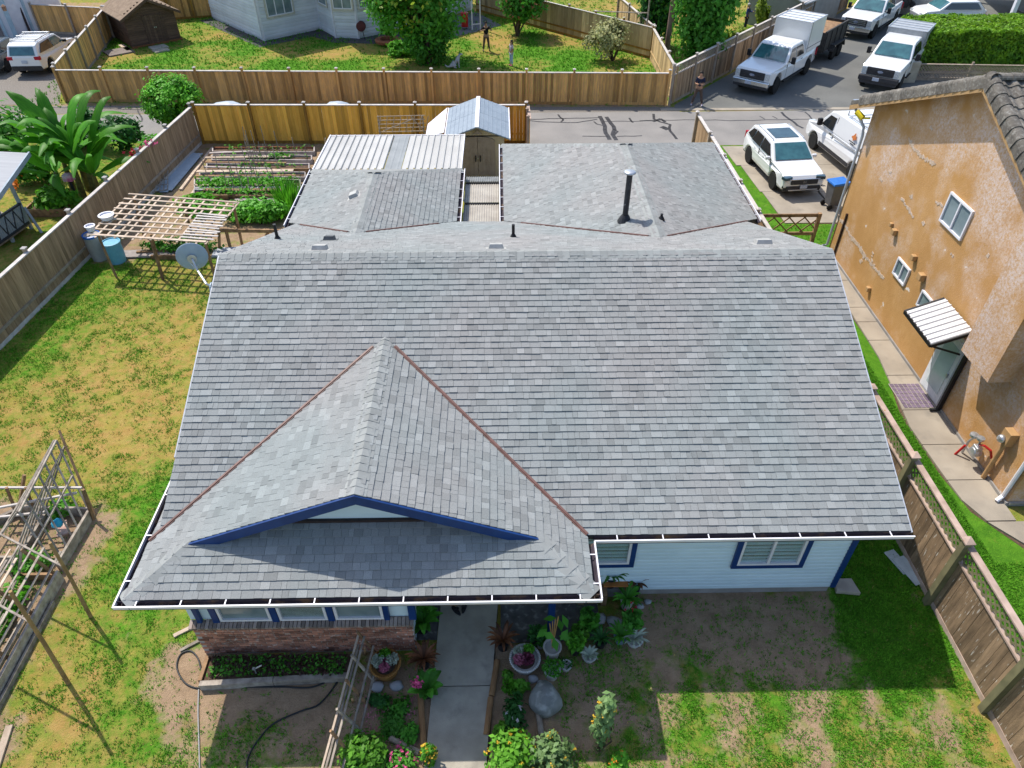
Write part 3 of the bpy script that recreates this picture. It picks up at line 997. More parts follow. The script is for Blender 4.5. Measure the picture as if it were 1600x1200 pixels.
# porch
MB().box((-.25, 9.17, 1.3), (2.9, .06, 2.5)).build('porch_wall', M_siding, hs)
MB().box((-.7, 9.12, 1.05), (.95, .06, 2.05)).build('front_door', mat('door_paint', (.05, .07, .12), (.04, .05, .09), rough=.5), hs)
q = G(860, 990)
MB().box((q.x, q.y + .05, 1.3), (.13, .13, 2.6)).build('porch_post', M_blue, hs, bevel=.01)

# things on the roof
def roofz(x, y):
    z = ZE + SP * (min(y, 2 * YR - y) - YF)
    for (cx, h) in ((LWX, LWH), (RWX, RWH)):
        if y > YR: z = max(z, ZE + SP * (h - abs(x - cx)))
    return z
def onroof(px, py):
    d = ray(px, py)
    t = 5.0
    while t < 80:
        p = CAMP + d * t
        if p.z <= roofz(p.x, p.y): return p
        t += .01
    return p
M_vent = mat('vent_grey', (.4, .4, .385), (.33, .33, .32), rough=.6)
M_ventd = mat('vent_dark', (.1, .11, .12), (.07, .075, .08), rough=.6)
for (px, py, w, m, tilt) in ((500, 391, .34, M_vent, 'y'), (515, 376, .28, M_ventd, 'y'), (775, 389, .34, M_vent, 'y'), (1192, 382, .38, M_vent, 'y'), (554, 307, .3, M_vent, 'x')):
    p = onroof(px, py)
    rx, ry = (-math.atan(SP), 0) if tilt == 'y' else (0, -math.atan(SP))
    b = MB()
    b.M = Matrix.Translation(p) @ Matrix.Rotation(rx, 4, 'X') @ Matrix.Rotation(ry, 4, 'Y')
    b.box((0, 0, .016), (w + .12, .36, .008))
    b.prism([(-w / 2, -.12, .02), (w / 2, -.12, .02), (w / 2 - .03, -.1, .12), (-w / 2 + .03, -.1, .12)], (0, .24, -.0))
    b.build('roof_vent', m, hs, bevel=.012)
for (px, py, h, r_) in ((434, 374, .42, .04), (802, 371, .36, .04), (1033, 343, .16, .035)):
    p = onroof(px, py)
    b = MB()
    b.tube([p - V(0, 0, .05), p + V(0, 0, h)], r_, 10)
    b.lathe(p + V(0, 0, .0), [(.1, -.02), (.07, .05), (r_, .1)], 12)
    b.build('vent_pipe', M_black, hs, smooth=False)
p = onroof(976, 344)
b = MB()
b.tube([p - V(0, 0, .1), p + V(0, 0, 1.32)], .075, 14)
b.lathe(p, [(.2, -.04), (.13, .1), (.09, .16)], 14)
ch = b.build('flue_pipe', mat('black_flue', (.02, .02, .022), (.035, .035, .04), sc=5, rough=.45, c3=(.3, .3, .3), sc3=9, lo3=.66, hi3=.72), hs)
b = MB(); b.lathe(p + V(0, 0, 1.3), [(.09, 0), (.155, .015), (.16, .05), (.12, .07), (.0, .08)], 16)
b.build('flue_cap', M_steel, ch, smooth=True)

# satellite dish on the left rake
foot = V(-6.16, 12.95, 4.72)
dc = GX(300, 403, -6.72)
di = thing('satellite_dish', 'grey round satellite dish on a bent arm at the left edge of the grey roof', 'satellite dish', foot)
nd = V(-.3, .95, .02).normalized()
Mr = nd.to_track_quat('Z', 'Y').to_matrix()
M_dish = mat('dish_grey', (.3, .38, .44), (.25, .32, .38), sc=4, rough=.5)
b = MB(); b.lathe(dc, [(.0, -.0), (.12, .004), (.22, .022), (.3, .05), (.33, .062), (.33, .07), (.3, .06), (.22, .034), (.12, .014), (0, .01)], 28, Mr)
b.build('reflector', M_dish, di, smooth=True)
b = MB(); b.tube([foot, foot + V(-.12, .02, .06), dc + V(.1, -.15, -.2), dc - nd * .06], .026, 8)
b.lathe(dc - nd * .02, [(.1, -.03), (.1, .0)], 16, Mr)
b.tube([dc - nd * .03 + V(-.06, 0, -.1), dc - nd * .09 + V(.0, 0, -.2), dc - nd * .09 + V(.1, 0, -.12)], .014, 6)
b.build('mount_arm', M_steel, di)
b = MB(); b.tube([dc + V(0, .02, -.3), dc + nd * .3 + V(0, 0, -.25)], .015, 6); b.box(dc + nd * .33 + V(0, 0, -.25), (.08, .1, .08))
b.build('receiver_arm', M_dish, di)
b = MB(); b.lathe(foot + V(0, -.02, -.02), [(.0, -.02), (.13, -.02), (.13, .01), (0, .01)], 16, Matrix.Rotation(R(90), 3, 'Y'))
b.build('wall_bracket', M_dish, di)

# ------------------------------------------------------------------ metal roofs behind the house
def ribbed(name, p, u, s, w, l, pitch, rib, parent, m, rw=.35, top=.6):
    """pans with raised ribs running along s"""
    p, u, s = Vector(p), Vector(u).normalized(), Vector(s).normalized()
    n = u.cross(s).normalized()
    if n.z < 0: n = -n
    prof_ = []
    k = 0
    while k * pitch < w - 1e-6:
        a = k * pitch
        for (f, h) in ((0, 0), (1 - rw, 0), (1 - rw * .75, rib), (1 - rw * .25, rib)):
            if a + f * pitch <= w: prof_.append((a + f * pitch, h))
        k += 1
    prof_.append((w, 0))
    vs = [p + u * a + n * h for a, h in prof_] + [p + u * a + n * h + s * l for a, h in prof_]
    q = len(prof_)
    b = MB(); b.add(vs, [(i, i + 1, q + i + 1, q + i) for i in range(q - 1)])
    o = b.build(name, m, parent)
    sm = o.modifiers.new('thickness', 'SOLIDIFY'); sm.thickness = .004
    return o
M_pan = mat('cream_metal_pan', (.46, .45, .425), (.39, .38, .36), sc=.8, rough=.4, spec=.5)
M_fibre = mat('grey_translucent_sheet', (.27, .285, .29), (.22, .235, .24), sc=2, rough=.5)
pt = thing('patio_roof', 'cream ribbed metal patio roof joined behind the left back wing', 'patio roof', (-3.9, 25.1, 0))
sl = V(0, 3.35, -.12)
for (xa, xb, m, rb) in ((-6.42, -4.02, M_pan, .055), (-4.0, -3.42, M_fibre, .006), (-3.4, -1.36, M_pan, .055)):
    ribbed('roof_panel', (xa, 23.42, 2.7), (1, 0, 0), sl, xb - xa, sl.length, .24, rb, pt, m)
for x in (-6.44, -1.34):
    MB().bar((x, 23.42, 2.69), (x, 26.8, 2.57), .04, .11).build('edge_trim', M_white, pt)
MB().bar((-6.44, 26.8, 2.55), (-1.34, 26.8, 2.55), .05, .1).build('edge_trim', M_white, pt)
for x in (-6.3, -3.9, -1.5):
    MB().box((x, 26.6, 1.25), (.09, .09, 2.5)).build('post', M_white, pt)
bw = thing('breezeway_roof', 'corrugated metal roof of the narrow passage between the two back wings', 'canopy', (-.65, 21.8, 0))
M_corr = mat('corrugated_metal', (.42, .39, .34), (.33, .3, .26), sc=2, rough=.5)
for (ya, yb, z, m) in ((20.0, 21.55, 2.3, M_corr), (21.62, 23.0, 2.34, M_corr), (23.06, 23.45, 2.4, mat('corrugated_grey', (.22, .23, .23), (.16, .17, .17), rough=.5))):
    ribbed('roof_sheet', (-1.2, ya, z), (1, 0, 0), (0, 1, -.0), 1.16, yb - ya, .076, .018, bw, m, rw=.6)
for y, z in ((21.58, 2.3), (23.03, 2.34)):
    MB().box((-.62, y, z), (1.14, .06, .1)).build('beam', M_black, bw)
# ------------------------------------------------------------------ the orange stucco house
def stucco():
    m = bpy.data.materials.new('orange_stucco')
    m.use_nodes = True
    N, L = m.node_tree.nodes, m.node_tree.links
    p = N['Principled BSDF']; p.inputs['Roughness'].default_value = .95; p.inputs['Specular IOR Level'].default_value = .15
    tc = N.new('ShaderNodeTexCoord')
    def noise(sc, det=4, ro=.6, st=(1, 1, 1)):
        mp = N.new('ShaderNodeMapping'); mp.inputs['Scale'].default_value = st
        L.new(tc.outputs['Object'], mp.inputs[0])
        n = N.new('ShaderNodeTexNoise'); n.inputs['Scale'].default_value = sc; n.inputs['Detail'].default_value = det; n.inputs['Roughness'].default_value = ro
        L.new(mp.outputs[0], n.inputs['Vector']); return n.outputs['Fac']
    def mr(f, a, b):
        k = N.new('ShaderNodeMapRange'); k.inputs[1].default_value = a; k.inputs[2].default_value = b; L.new(f, k.inputs[0]); return k.outputs[0]
    def mul(a, b):
        k = N.new('ShaderNodeMath'); k.operation = 'MULTIPLY'; L.new(a, k.inputs[0]); L.new(b, k.inputs[1]); return k.outputs[0]
    def mix(f, a, b):
        k = N.new('ShaderNodeMix'); k.data_type = 'RGBA'; L.new(f, k.inputs[0])
        for i, q in ((6, a), (7, b)):
            if isinstance(q, tuple): k.inputs[i].default_value = q + (1,)
            else: L.new(q, k.inputs[i])
        return k.outputs[2]
    base = mix(mr(noise(1.1, 5), .35, .65), (.46, .25, .09), (.54, .31, .125))
    base = mix(mr(noise(7, 5, .7, (1, 1, .4)), .5, .75), base, (.47, .255, .095))
    base = mix(mul(mr(noise(21, 8, .9), .48, .7), mr(noise(.9, 4), .42, .8)), base, (.58, .4, .26))
    # scrubbed pale patches, more of them high on the wall
    sx = N.new('ShaderNodeSeparateXYZ'); L.new(tc.outputs['Object'], sx.inputs[0])
    hi = mr(sx.outputs['Z'], -1.0, 6.2)
    pn = N.new('ShaderNodeMath'); pn.operation = 'ADD'; L.new(noise(.55, 3), pn.inputs[0]); k2 = N.new('ShaderNodeMath'); k2.operation = 'MULTIPLY'; k2.inputs[1].default_value = .2; L.new(hi, k2.inputs[0]); L.new(k2.outputs[0], pn.inputs[1])
    ya = mr(sx.outputs['Y'], 1.5, -4.5); pn2 = N.new('ShaderNodeMath'); pn2.operation = 'MULTIPLY_ADD'; pn2.inputs[1].default_value = .11; L.new(ya, pn2.inputs[0]); L.new(pn.outputs[0], pn2.inputs[2]); pn = pn2
    patch = mul(mr(pn.outputs[0], .585, .8), mr(noise(13, 9, .9), .42, .58))
    base = mix(patch, base, (.62, .53, .5))
    spots = mul(mr(noise(2.2, 3), .7, .73), mr(noise(9, 2), .3, .4))
    base = mix(spots, base, (.7, .66, .62))
    L.new(base, p.inputs['Base Color'])
    b = N.new('ShaderNodeBump'); b.inputs['Strength'].default_value = .5; b.inputs['Distance'].default_value = .03
    L.new(noise(30, 6, .7), b.inputs['Height']); L.new(b.outputs[0], p.inputs['Normal'])
    return m
M_stucco = stucco()
M_tile = mat('grey_roof_tile', (.16, .145, .125), (.1, .09, .08), sc=5, rough=.95, rnd=.25, bump=.4, bsc=50, c3=(.23, .22, .2), sc3=14, lo3=.5, hi3=.7)
M_fascia = mat('tan_fascia', (.42, .27, .13), (.33, .2, .09), sc=5, rough=.7)
XO = 11.75
oh = thing('house', 'tall orange stucco house with pale scrubbed patches and a grey tile roof', 'house', (14, 16.5, 0))
RY, RZ, RS = 16.9, 7.62, .418
rz = lambda y: RZ - RS * abs(y - RY)
b = MB(); b.prism([(XO, 10.6, .12), (XO, 22.3, .12), (XO, 22.3, rz(22.3) - .12), (XO, RY, RZ - .12), (XO, 10.6, rz(10.6) - .12)], (8, 0, 0))
b.build('wall', M_stucco, oh)
b = MB(); b.prism([(11.17, 12.25, 2.38), (11.17, 13.47, 2.38), (11.17, 13.47, rz(13.47) - .13), (11.17, 12.25, rz(12.25) - .13)], (.6, 0, 0))
b.build('wall_bay', M_stucco, oh)
MB().box((15.7, 16.45, .06), (7.98, 11.78, .13)).build('foundation', M_found, oh)
# roof slabs, barge boards, tiles
for sg in (-1, 1):
    ye = RY + sg * 6.15
    b = MB()
    b.prism([(11.32, RY, RZ + .02), (11.32, ye, rz(ye) + .02), (11.32, ye, rz(ye) - .1), (11.32, RY, RZ - .1)], (9, 0, 0))
    b.build('roof', M_tile, oh)
    MB().bar((11.33, RY, RZ - .19), (11.33, ye, rz(ye) - .19), .03, .12).build('barge_board', M_fascia, oh)
    MB().box((11.52, 0, 0), (0.001, .001, .001))
    b = MB(); b.prism([(11.33, RY, RZ - .105), (11.33, ye, rz(ye) - .105), (11.33, ye, rz(ye) - .125), (11.33, RY, RZ - .125)], (.42, 0, 0))
    b.build('soffit', mat('tan_soffit', (.5, .42, .3), (.42, .35, .25), rough=.8), oh)
def rake_mesh():
    b = MB()
    n = 8
    vs = []
    for (y, r_) in ((-.02, .15), (.37, .125)):
        for k in range(n + 1):
            t = math.pi * k / n
            vs.append((-r_ * math.cos(t), y, r_ * math.sin(t) * .8))
    for y in (-.02, .37):
        vs.append((-.15 if y < 0 else -.125, y, -.2))
    fs = [(k, k + 1, n + 2 + k, n + 1 + k) for k in range(n)] + [tuple(reversed(range(n + 1))), (0, n + 1, 2 * n + 3, 2 * n + 2)]
    b.add(vs, fs)
    return b.mesh('rake_tile', M_tile)
me_rake = rake_mesh()
def tile_mesh():
    b = MB()
    n = 8
    vs = []
    for (y, h) in ((-.03, .045), (.36, .015)):
        for k in range(n + 1):
            t = k / n
            vs.append((t * .3 - .15, y, h + .035 * math.sin(t * 2 * math.pi)))
    for k in range(n + 1):
        vs.append((k / n * .3 - .15, -.03, .0 + .03 * math.sin(k / n * 2 * math.pi)))
    fs = [(k, k + 1, n + 2 + k, n + 1 + k) for k in range(n)] + [(2 * n + 2 + k, 2 * n + 3 + k, k + 1, k) for k in range(n)]
    b.add(vs, fs)
    return b.mesh('roof_tile', M_tile)
me_tile = tile_mesh()
pa = math.atan(RS)
fld = MB()
for sg in (-1, 1):
    for k in range(18):
        s = 6.1 - k * .345
        y = RY + sg * s * math.cos(pa)
        M = Matrix.Translation((11.44, y, rz(y) + .05)) @ (Matrix.Rotation(pa, 4, 'X') if sg < 0 else Matrix.Rotation(math.pi, 4, 'Z') @ Matrix.Rotation(pa, 4, 'X') @ Matrix.Scale(-1, 4, (1, 0, 0)))
        piece('rake_tile', me_rake, oh, M)
        for c in range(28):
            x = 11.68 + c * .3
            M2 = Matrix.Translation((x, y, rz(y) + .03 + random.uniform(0, .006))) @ (Matrix.Rotation(pa, 4, 'X') if sg < 0 else Matrix.Rotation(math.pi, 4, 'Z') @ Matrix.Rotation(pa, 4, 'X'))
            if sg < 0 and c < 11: piece('roof_tile', me_tile, oh, M2)
            else:
                fld.M = M2
                fld.add([v.co for v in me_tile.vertices], [tuple(p.vertices) for p in me_tile.polygons])
fld.build('roof_tile_field', M_tile, oh, kind='stuff')
for k in range(24):
    M = Matrix.Translation((11.5 + k * .35, RY, RZ + .06)) @ Matrix.Rotation(R(-90), 4, 'Z')
    piece('ridge_tile', me_rake, oh, M)
# windows, set in a wall that faces -X
def west(fn):
    MB.DEF = Matrix.Translation((XO, 0, 0)) @ Matrix.Rotation(R(-90), 4, 'Z')
    fn()
    MB.DEF = None
def ow():
    window(oh, -17.05, -15.93, 3.98, 4.8, -.0, trim=None, n=2, blinds=False)
    window(oh, -18.12, -17.36, 1.69, 2.24, -.0, trim=None, n=2, blinds=False)
    window(oh, -16.5, -15.95, 1.65, 2.15, -.0, trim=None, n=1, blinds=False)
west(ow)
# door with a pale frame and a glass panel
dr = MB().box((XO - .02, 14.42, 1.1), (.05, 1.1, 2.06)).build('door_frame', M_white, oh)
MB().box((XO - .05, 14.42, 1.08), (.03, .9, 1.9)).build('door', mat('pale_door', (.7, .74, .78), (.62, .66, .7), rough=.4), dr)
MB().box((XO - .068, 14.42, 1.1), (.012, .6, 1.5)).build('glass_panel', mat('painted_reflection_glass', (.5, .6, .63), (.36, .46, .5), sc=1.5, rough=.15, spec=.6), dr)  # opaque pale colour, the reflection on the glass is painted in
MB().box((XO - .09, 14.08, 1.05), (.05, .04, .12)).build('handle', M_steel, dr)
MB().box((XO - .07, 13.82, 1.2), (.1, .08, 2.2)).build('dark_downpipe', M_black, oh)
MB().box((XO - .16, 13.8, .1), (.3, .06, .05)).build('dark_downpipe', M_black, oh)
# downspouts
b = MB(); b.tube([(11.52, 23.05, 4.98), (11.52, 23.0, 4.8), (11.66, 22.42, 4.45), (11.68, 22.36, 4.2), (11.68, 22.36, .25), (11.6, 22.5, .12)], .045, 8)
b.build('downspout', mat('pale_downspout', (.5, .52, .55), (.42, .44, .47), rough=.5), oh)
b = MB(); b.tube([(XO - .05, 10.72, 2.4), (XO - .05, 10.72, .2), (XO - .2, 10.66, .08)], .05, 8)
b.build('downspout', M_white, oh)
MB().bar((11.4, 23.1, 5.02), (20, 23.1, 5.02), .12, .12).build('gutter', M_steel, oh)
MB().bar((XO + .03, 10.56, .1), (18, 10.56, .1), .06, .06).build('sill_edge', M_steel, oh)
M_hood = mat('tan_vent_hood', (.46, .28, .13), (.38, .23, .1), rough=.7)
for (y, z, s) in ((18.75, 2.62, .17), (19.06, 2.72, .12), (17.4, 2.55, .16), (16.72, 2.32, .2), (18.95, .5, .15)):
    b = MB(); b.prism([(XO, y - s / 2, z), (XO, y + s / 2, z), (XO, y + s / 2, z + s), (XO, y - s / 2, z + s)], (-s * .8, 0, -.0))
    b.build('vent_hood', M_hood, oh, bevel=.02)
MB().bar((XO - .03, 21.77, 1.75), (XO - .03, 21.75, .15), .06).build('brown_pipe', mat('dark_brown_pipe', (.06, .03, .02), (.04, .02, .015), rough=.6), oh)
b = MB(); b.tube([(XO - .1, 11.42, .05), (XO - .1, 11.42, 1.25)], .055, 10); b.build('conduit', M_hood, oh)
MB().box((XO - .1, 11.42, 1.42), (.2, .28, .38)).build('electric_box', M_hood, oh, bevel=.01)
b = MB(); b.lathe((XO - .2, 11.44, 1.36), [(.1, 0), (.1, .05), (.08, .09), (0, .1)], 14, Matrix.Rotation(R(-90), 3, 'Y')); b.build('meter_dome', M_steel, oh, smooth=True)
# awning over the side door
aw = thing('awning', 'white slatted awning with a black frame over the side door of the orange house', 'awning', (XO, 14.75, 2.1))
A, B_, C, D = V(10.78, 15.5, 2.1), V(10.78, 14.0, 2.1), V(11.7, 14.0, 2.5), V(11.7, 15.5, 2.5)
ribbed('awning_slats', A + V(0, 0, .03), B_ - A, D - A, 1.5, (D - A).length, .19, .035, aw, mat('awning_white', (.6, .6, .61), (.54, .54, .55), rough=.45), rw=.4)
for p, q in ((A, B_), (B_, C), (A, D)):
    MB().bar(p, q, .05, .09).build('frame_bar', M_black, aw)
for y in (15.4, 14.06):
    MB().bar((10.82, y, 2.06), (11.74, y, 1.75), .04).build('bracket', M_black, aw)
# gas meter
gm = thing('gas_meter', 'small grey gas meter with red pipes at the foot of the orange wall', 'gas meter', (11.5, 11.9, .05))
b = MB(); b.lathe((11.5, 11.86, .5), [(0, -.12), (.12, -.1), (.13, 0), (.12, .1), (0, .12)], 14, Matrix.Rotation(R(90), 3, 'Y')); b.box((11.5, 11.86, .62), (.16, .2, .12)); b.build('meter', M_steel, gm, bevel=.02)
b = MB(); b.tube([(11.55, 12.25, .05), (11.5, 12.2, .5), (11.5, 12.1, .78), (11.5, 11.9, .84), (11.5, 11.86, .66)], .03, 8); b.build('inlet_pipe', M_steel, gm)
b = MB(); b.tube([(11.5, 11.86, .72), (11.5, 11.72, .84), (11.6, 11.6, .8), (11.72, 11.58, .55)], .03, 8); b.tube([(11.35, 12.2, .04), (11.45, 12.17, .4)], .03, 8); b.build('red_pipe', M_red, gm)
b = MB(); b.lathe((11.48, 12.12, .8), [(.0, -.04), (.1, -.03), (.1, .03), (0, .05)], 14); b.lathe((11.48, 11.9, .9), [(.0, -.04), (.09, -.03), (.09, .03), (0, .04)], 14); b.build('regulator', M_steel, gm)
# purple tiled patch on the walk
tp = thing('tile_patch', 'square patch of small purple tiles set on the concrete walk', 'tiles', (11.3, 14.4, .05))
MB().box((11.24, 14.42, .053), (.86, 1.02, .006)).build('grout', M_concrete, tp)
me_ft = MB().box((0, 0, 0), (.1, .122, .012)).mesh('floor_tile', mat('purple_tile', (.2, .15, .21), (.15, .115, .16), sc=10, rough=.5, rnd=.2))
for i in range(7):
    for j in range(7):
        piece('floor_tile', me_ft, tp, Matrix.Translation((10.88 + i * .12, 13.99 + j * .143, .06)))
yt = GX(1343, 178, 11.35)  # unidentified yellow object, built as a hanging tool; gives no light
b = MB(); b.tube([yt + V(-.05, .12, .03), yt + V(.1, -.1, -.1)], .09, 10); b.tube([yt + V(.1, -.1, -.1), yt + V(.25, -.25, -.05)], .03, 8)
b.build('yellow_tool', mat('yellow_plastic', (.75, .62, .02), (.65, .5, .02), rough=.4), label='yellow tool hanging at the top corner of the orange house by the downspout', cat='lamp')

# pale plaster repairs on the stucco
M_plas = mat('pale_plaster', (.56, .45, .37), (.47, .35, .25), sc=14, rough=.95, bump=.4, bsc=40)
def repair(pts, w):
    P = [GX(x, y, XO - .012) for x, y in pts]
    b = MB()
    for p, q in zip(P, P[1:]):
        n = max(2, int((q - p).length / .09))
        for k in range(n):
            c = p.lerp(q, (k + .5) / n)
            ww = w * random.uniform(.3, 1.2)
            b.box((XO - .003, c.y + random.uniform(-.03, .03), c.z + random.uniform(-.02, .02)), (.01 + .004 * random.random(), (q - p).length / n * random.uniform(.9, 1.6), ww), rx=random.uniform(-.8, .8))
    b.build('plaster_repair', M_plas, oh, kind='stuff')
repair([(1307, 335), (1322, 356), (1330, 371), (1342, 385), (1351, 400), (1366, 418), (1380, 435)], .13)
repair([(1351, 398), (1343, 412)], .07); repair([(1365, 393), (1361, 408)], .07)
repair([(1409, 310), (1418, 325), (1428, 340)], .08); repair([(1420, 217), (1428, 232), (1440, 245), (1462, 258)], .1)
repair([(1462, 316), (1474, 322)], .09)
for (x, y) in ((1390, 268), (1376, 279), (1410, 312), (1423, 307), (1442, 349), (1487, 398), (1543, 399), (1455, 200), (1345, 236)): repair([(x - 2, y - 1), (x + 2, y + 2)], .1)
# ------------------------------------------------------------------ fences
def fence_mats(key, c1, c2, rnd=.2):
    return mat(key, c1, c2, sc=6, stretch=(2, 2, .35), rough=.92, rnd=rnd, tone=.4, bump=.35, bsc=60, spec=.15)
M_fgrey = fence_mats('grey_fence_board', (.4, .27, .165), (.27, .178, .105))
M_fpost = mat('grey_fence_post', (.36, .295, .235), (.255, .2, .155), sc=6, rough=.9, rnd=.15)
M_fcap = mat('bleached_cap_rail', (.56, .52, .49), (.44, .4, .37), sc=5, rough=.9, rnd=.1)
M_fyel = fence_mats('new_cedar_board', (.78, .41, .075), (.7, .35, .055), .06)
M_fyelp = mat('new_cedar_post', (.33, .17, .03), (.23, .11, .02), sc=6, rough=.85, rnd=.1)
M_ffar = fence_mats('stained_cedar_board', (.56, .31, .105), (.4, .235, .1), .3)
M_ftan = fence_mats('pale_tan_board', (.5, .36, .19), (.4, .28, .14), .14)
M_fright = mat('spotted_fence_board', (.3, .205, .125), (.18, .125, .078), sc=6, stretch=(2, 2, .4), rough=.92, rnd=.28, bump=.35, bsc=60, spec=.15, c3=(.52, .47, .4), sc3=13, lo3=.64, hi3=.68)
M_fgreen = mat('greenish_post', (.23, .21, .11), (.15, .14, .075), sc=6, rough=.9, rnd=.15)
M_fpink = mat('pinkish_rail', (.48, .36, .3), (.34, .25, .2), sc=4, rough=.9, rnd=.15, c3=(.35, .15, .03), sc3=7, lo3=.68, hi3=.74)

def fence(label, p, q, h=1.8, bw=.14, mb=None, mp=None, mc=None, sp=2.44, side=1, cap=True, single=True, lattice=0.0, kick=True, capend=True, group=None, first=True, last=True, pw=.1, cat='fence', posth=.1, gap=.006):
    p, q = Vector((p[0], p[1], 0)), Vector((q[0], q[1], 0))
    d = (q - p).normalized()
    L_ = (q - p).length
    n = V(-d.y, d.x, 0) * side
    a = math.atan2(d.y, d.x)
    t = thing('fence', label, cat, p, group=group)
    hb = h - lattice - (.06 if cap else 0)
    z0 = .14 if kick else .04
    nb = int(L_ / (bw + gap))
    step = L_ / nb
    me_b = MB().box((0, 0, 0), (bw, .02, 1)).mesh('board', mb)
    joined = MB()
    for k in range(nb):
        c = p + d * ((k + .5) * step)
        hh = hb - z0
        M = Matrix.Translation(c + V(0, 0, z0 + hh / 2) + n * random.uniform(-.004, .004)) @ Matrix.Rotation(a + random.uniform(-.02, .02), 4, 'Z') @ Matrix.Rotation(random.uniform(-.004, .004), 4, 'Y') @ Matrix.Scale(hh, 4, (0, 0, 1)) @ Matrix.Scale(step / bw * .965, 4, (1, 0, 0))
        if single: piece('board', me_b, t, M)
        else:
            joined.M = M
            joined.tone = random.uniform(-1, 1)
            joined.box((0, 0, 0), (bw, .02, 1))
    if not single: joined.build('boards', mb, t, kind='stuff')
    ns = max(1, round(L_ / sp))
    me_p = MB().box((0, 0, 0), (pw, pw, 1)).mesh('post', mp)
    me_c = MB().box((0, 0, .01), (pw * 1.5, pw * 1.5, .03)).add([(-pw * .72, -pw * .72, .025), (pw * .72, -pw * .72, .025), (pw * .72, pw * .72, .025), (-pw * .72, pw * .72, .025), (0, 0, .07)], [(0, 1, 4), (1, 2, 4), (2, 3, 4), (3, 0, 4)]).mesh('post_cap', mc)
    for k in range(ns + 1):
        if (k == 0 and not first) or (k == ns and not last): continue
        c = p + d * (k * L_ / ns) + n * (pw * .5 + .012)
        ph = h + posth
        o = piece('post', me_p, t, Matrix.Translation(c + V(0, 0, ph / 2)) @ Matrix.Rotation(a, 4, 'Z') @ Matrix.Scale(ph, 4, (0, 0, 1)))
        if capend: piece('post_cap', me_c, o, Matrix.Translation(c + V(0, 0, ph)) @ Matrix.Rotation(a, 4, 'Z'))
    for k in range(ns):
        u, w = p + d * (k * L_ / ns), p + d * ((k + 1) * L_ / ns)
        if cap: MB().bar(u + V(0, 0, h - .03), w + V(0, 0, h - .03) - d * .004, .13, .035).build('cap_rail', mc, t)
        if lattice: MB().bar(u + V(0, 0, hb + .012), w + V(0, 0, hb + .012) - d * .004, .1, .04).build('mid_rail', mc, t)
        if kick: MB().bar(u + V(0, 0, .07), w + V(0, 0, .07) - d * .004, .04, .14).build('kick_board', mc if kick == 2 else mp, t)
        MB().bar(u + V(0, 0, .45) - n * .025, w + V(0, 0, .45) - n * .025 - d * .004, .03, .09).build('rail', mp, t)
        if lattice:
            b = MB()
            lw = .042
            s = 0.0
            W_ = (w - u).length
            lh = lattice - .06
            z_ = hb + .03
            while s < W_ + lh:
                for (x0, x1, off) in ((s - lh, s, .006), (s, s - lh, -.006)):
                    e0, e1 = max(0, min(W_, x0)), max(0, min(W_, x1))
                    if abs(e1 - e0) > .02:
                        za = z_ + lh * (e0 - x0) / (x1 - x0); zb = z_ + lh * (e1 - x0) / (x1 - x0)
                        b.bar(u + d * e0 + V(0, 0, za) + n * off, u + d * e1 + V(0, 0, zb) + n * off, lw, .01, n)
                s += .16
            b.build('lattice', mp, t, kind='stuff')
    return t

fence('long weathered grey board fence left of the dry lawn and vegetable garden', (-13.85, 32.55), (-15.5, 9.5), 1.75, .14, M_fgrey, M_fpost, M_fcap, 2.5, side=-1, kick=2)
fence('bright yellow new cedar fence between the vegetable garden and the lane', (-13.75, 32.62), (1.2, 32.35), 1.8, .14, M_fyel, M_fyelp, M_fcap, 2.45, side=-1, single=False)
fence('short end panel of new cedar fence at the lane beside the plastic shed', (1.28, 32.36), (1.3, 30.6), 1.8, .14, M_fyel, M_fpink, M_fpink, 1.0, side=-1, single=False)
fence('long brown stained board fence along the far side of the lane', (-22.7, 38.35), (8.62, 37.3), 1.62, .14, M_ffar, M_ffar, M_fcap, 2.5, side=-1, single=False, posth=.14)
fence('brown fence beside the parked white wagon and the brown shed yard', (-22.85, 38.6), (-25.2, 50.4), 1.75, .14, M_ffar, M_fpost, M_fcap, 2.4, side=-1, single=False)
fence('short brown fence panel joining the corner behind the brown shed', (-25.1, 50.5), (-22.6, 50.9), 1.75, .14, M_ffar, M_fpost, M_fcap, 2.4, side=-1, single=False)
fence('brown fence panels reaching from the white garage to the yard corner', (-30.4, 51.6), (-25.3, 50.6), 1.75, .14, M_ffar, M_fpost, M_fcap, 2.5, side=-1, single=False)
fence('brown fence and gate between the brown shed and the white bay house', (-24.4, 54.4), (-19.9, 55.6), 1.8, .14, M_ffar, M_fyelp, M_fcap, 1.6, side=-1, single=False)
fence('pale tan panel fence along the right side of the yard where people stand', (-1.6, 57.0), (9.1, 45.3), 1.75, .3, M_ftan, M_fyelp, M_fcap, 2.4, side=1, single=False)
fence('short tan fence running from the yard corner to the end of the brown fence', (9.12, 45.1), (9.0, 37.6), 1.75, .3, M_ftan, M_ftan, M_fcap, 2.4, side=1, single=False)
q = G(968, -6, 1.75)
fence('grey topped fence beyond the yard corner running away beside a dry lawn', (9.25, 45.4), (q.x, q.y), 1.75, .2, M_ftan, M_fpost, M_fcap, 2.4, side=1, single=False)
u = V(.643, .766, 0)
fence('grey board fence with a lattice top along the street of parked trucks', (8.75, 37.25), (8.75 + 26 * .643, 37.25 + 26 * .766), 1.95, .16, M_fgrey, M_fpost, M_fcap, 2.45, side=-1, single=False, lattice=.42)
fence('brown spotted board fence with a lattice top along the right of the front yard', (8.82, 1.4), (8.75, 14.7), 1.98, .16, M_fright, M_fgreen, M_fpink, 2.29, side=1, lattice=.42, pw=.13, kick=2)
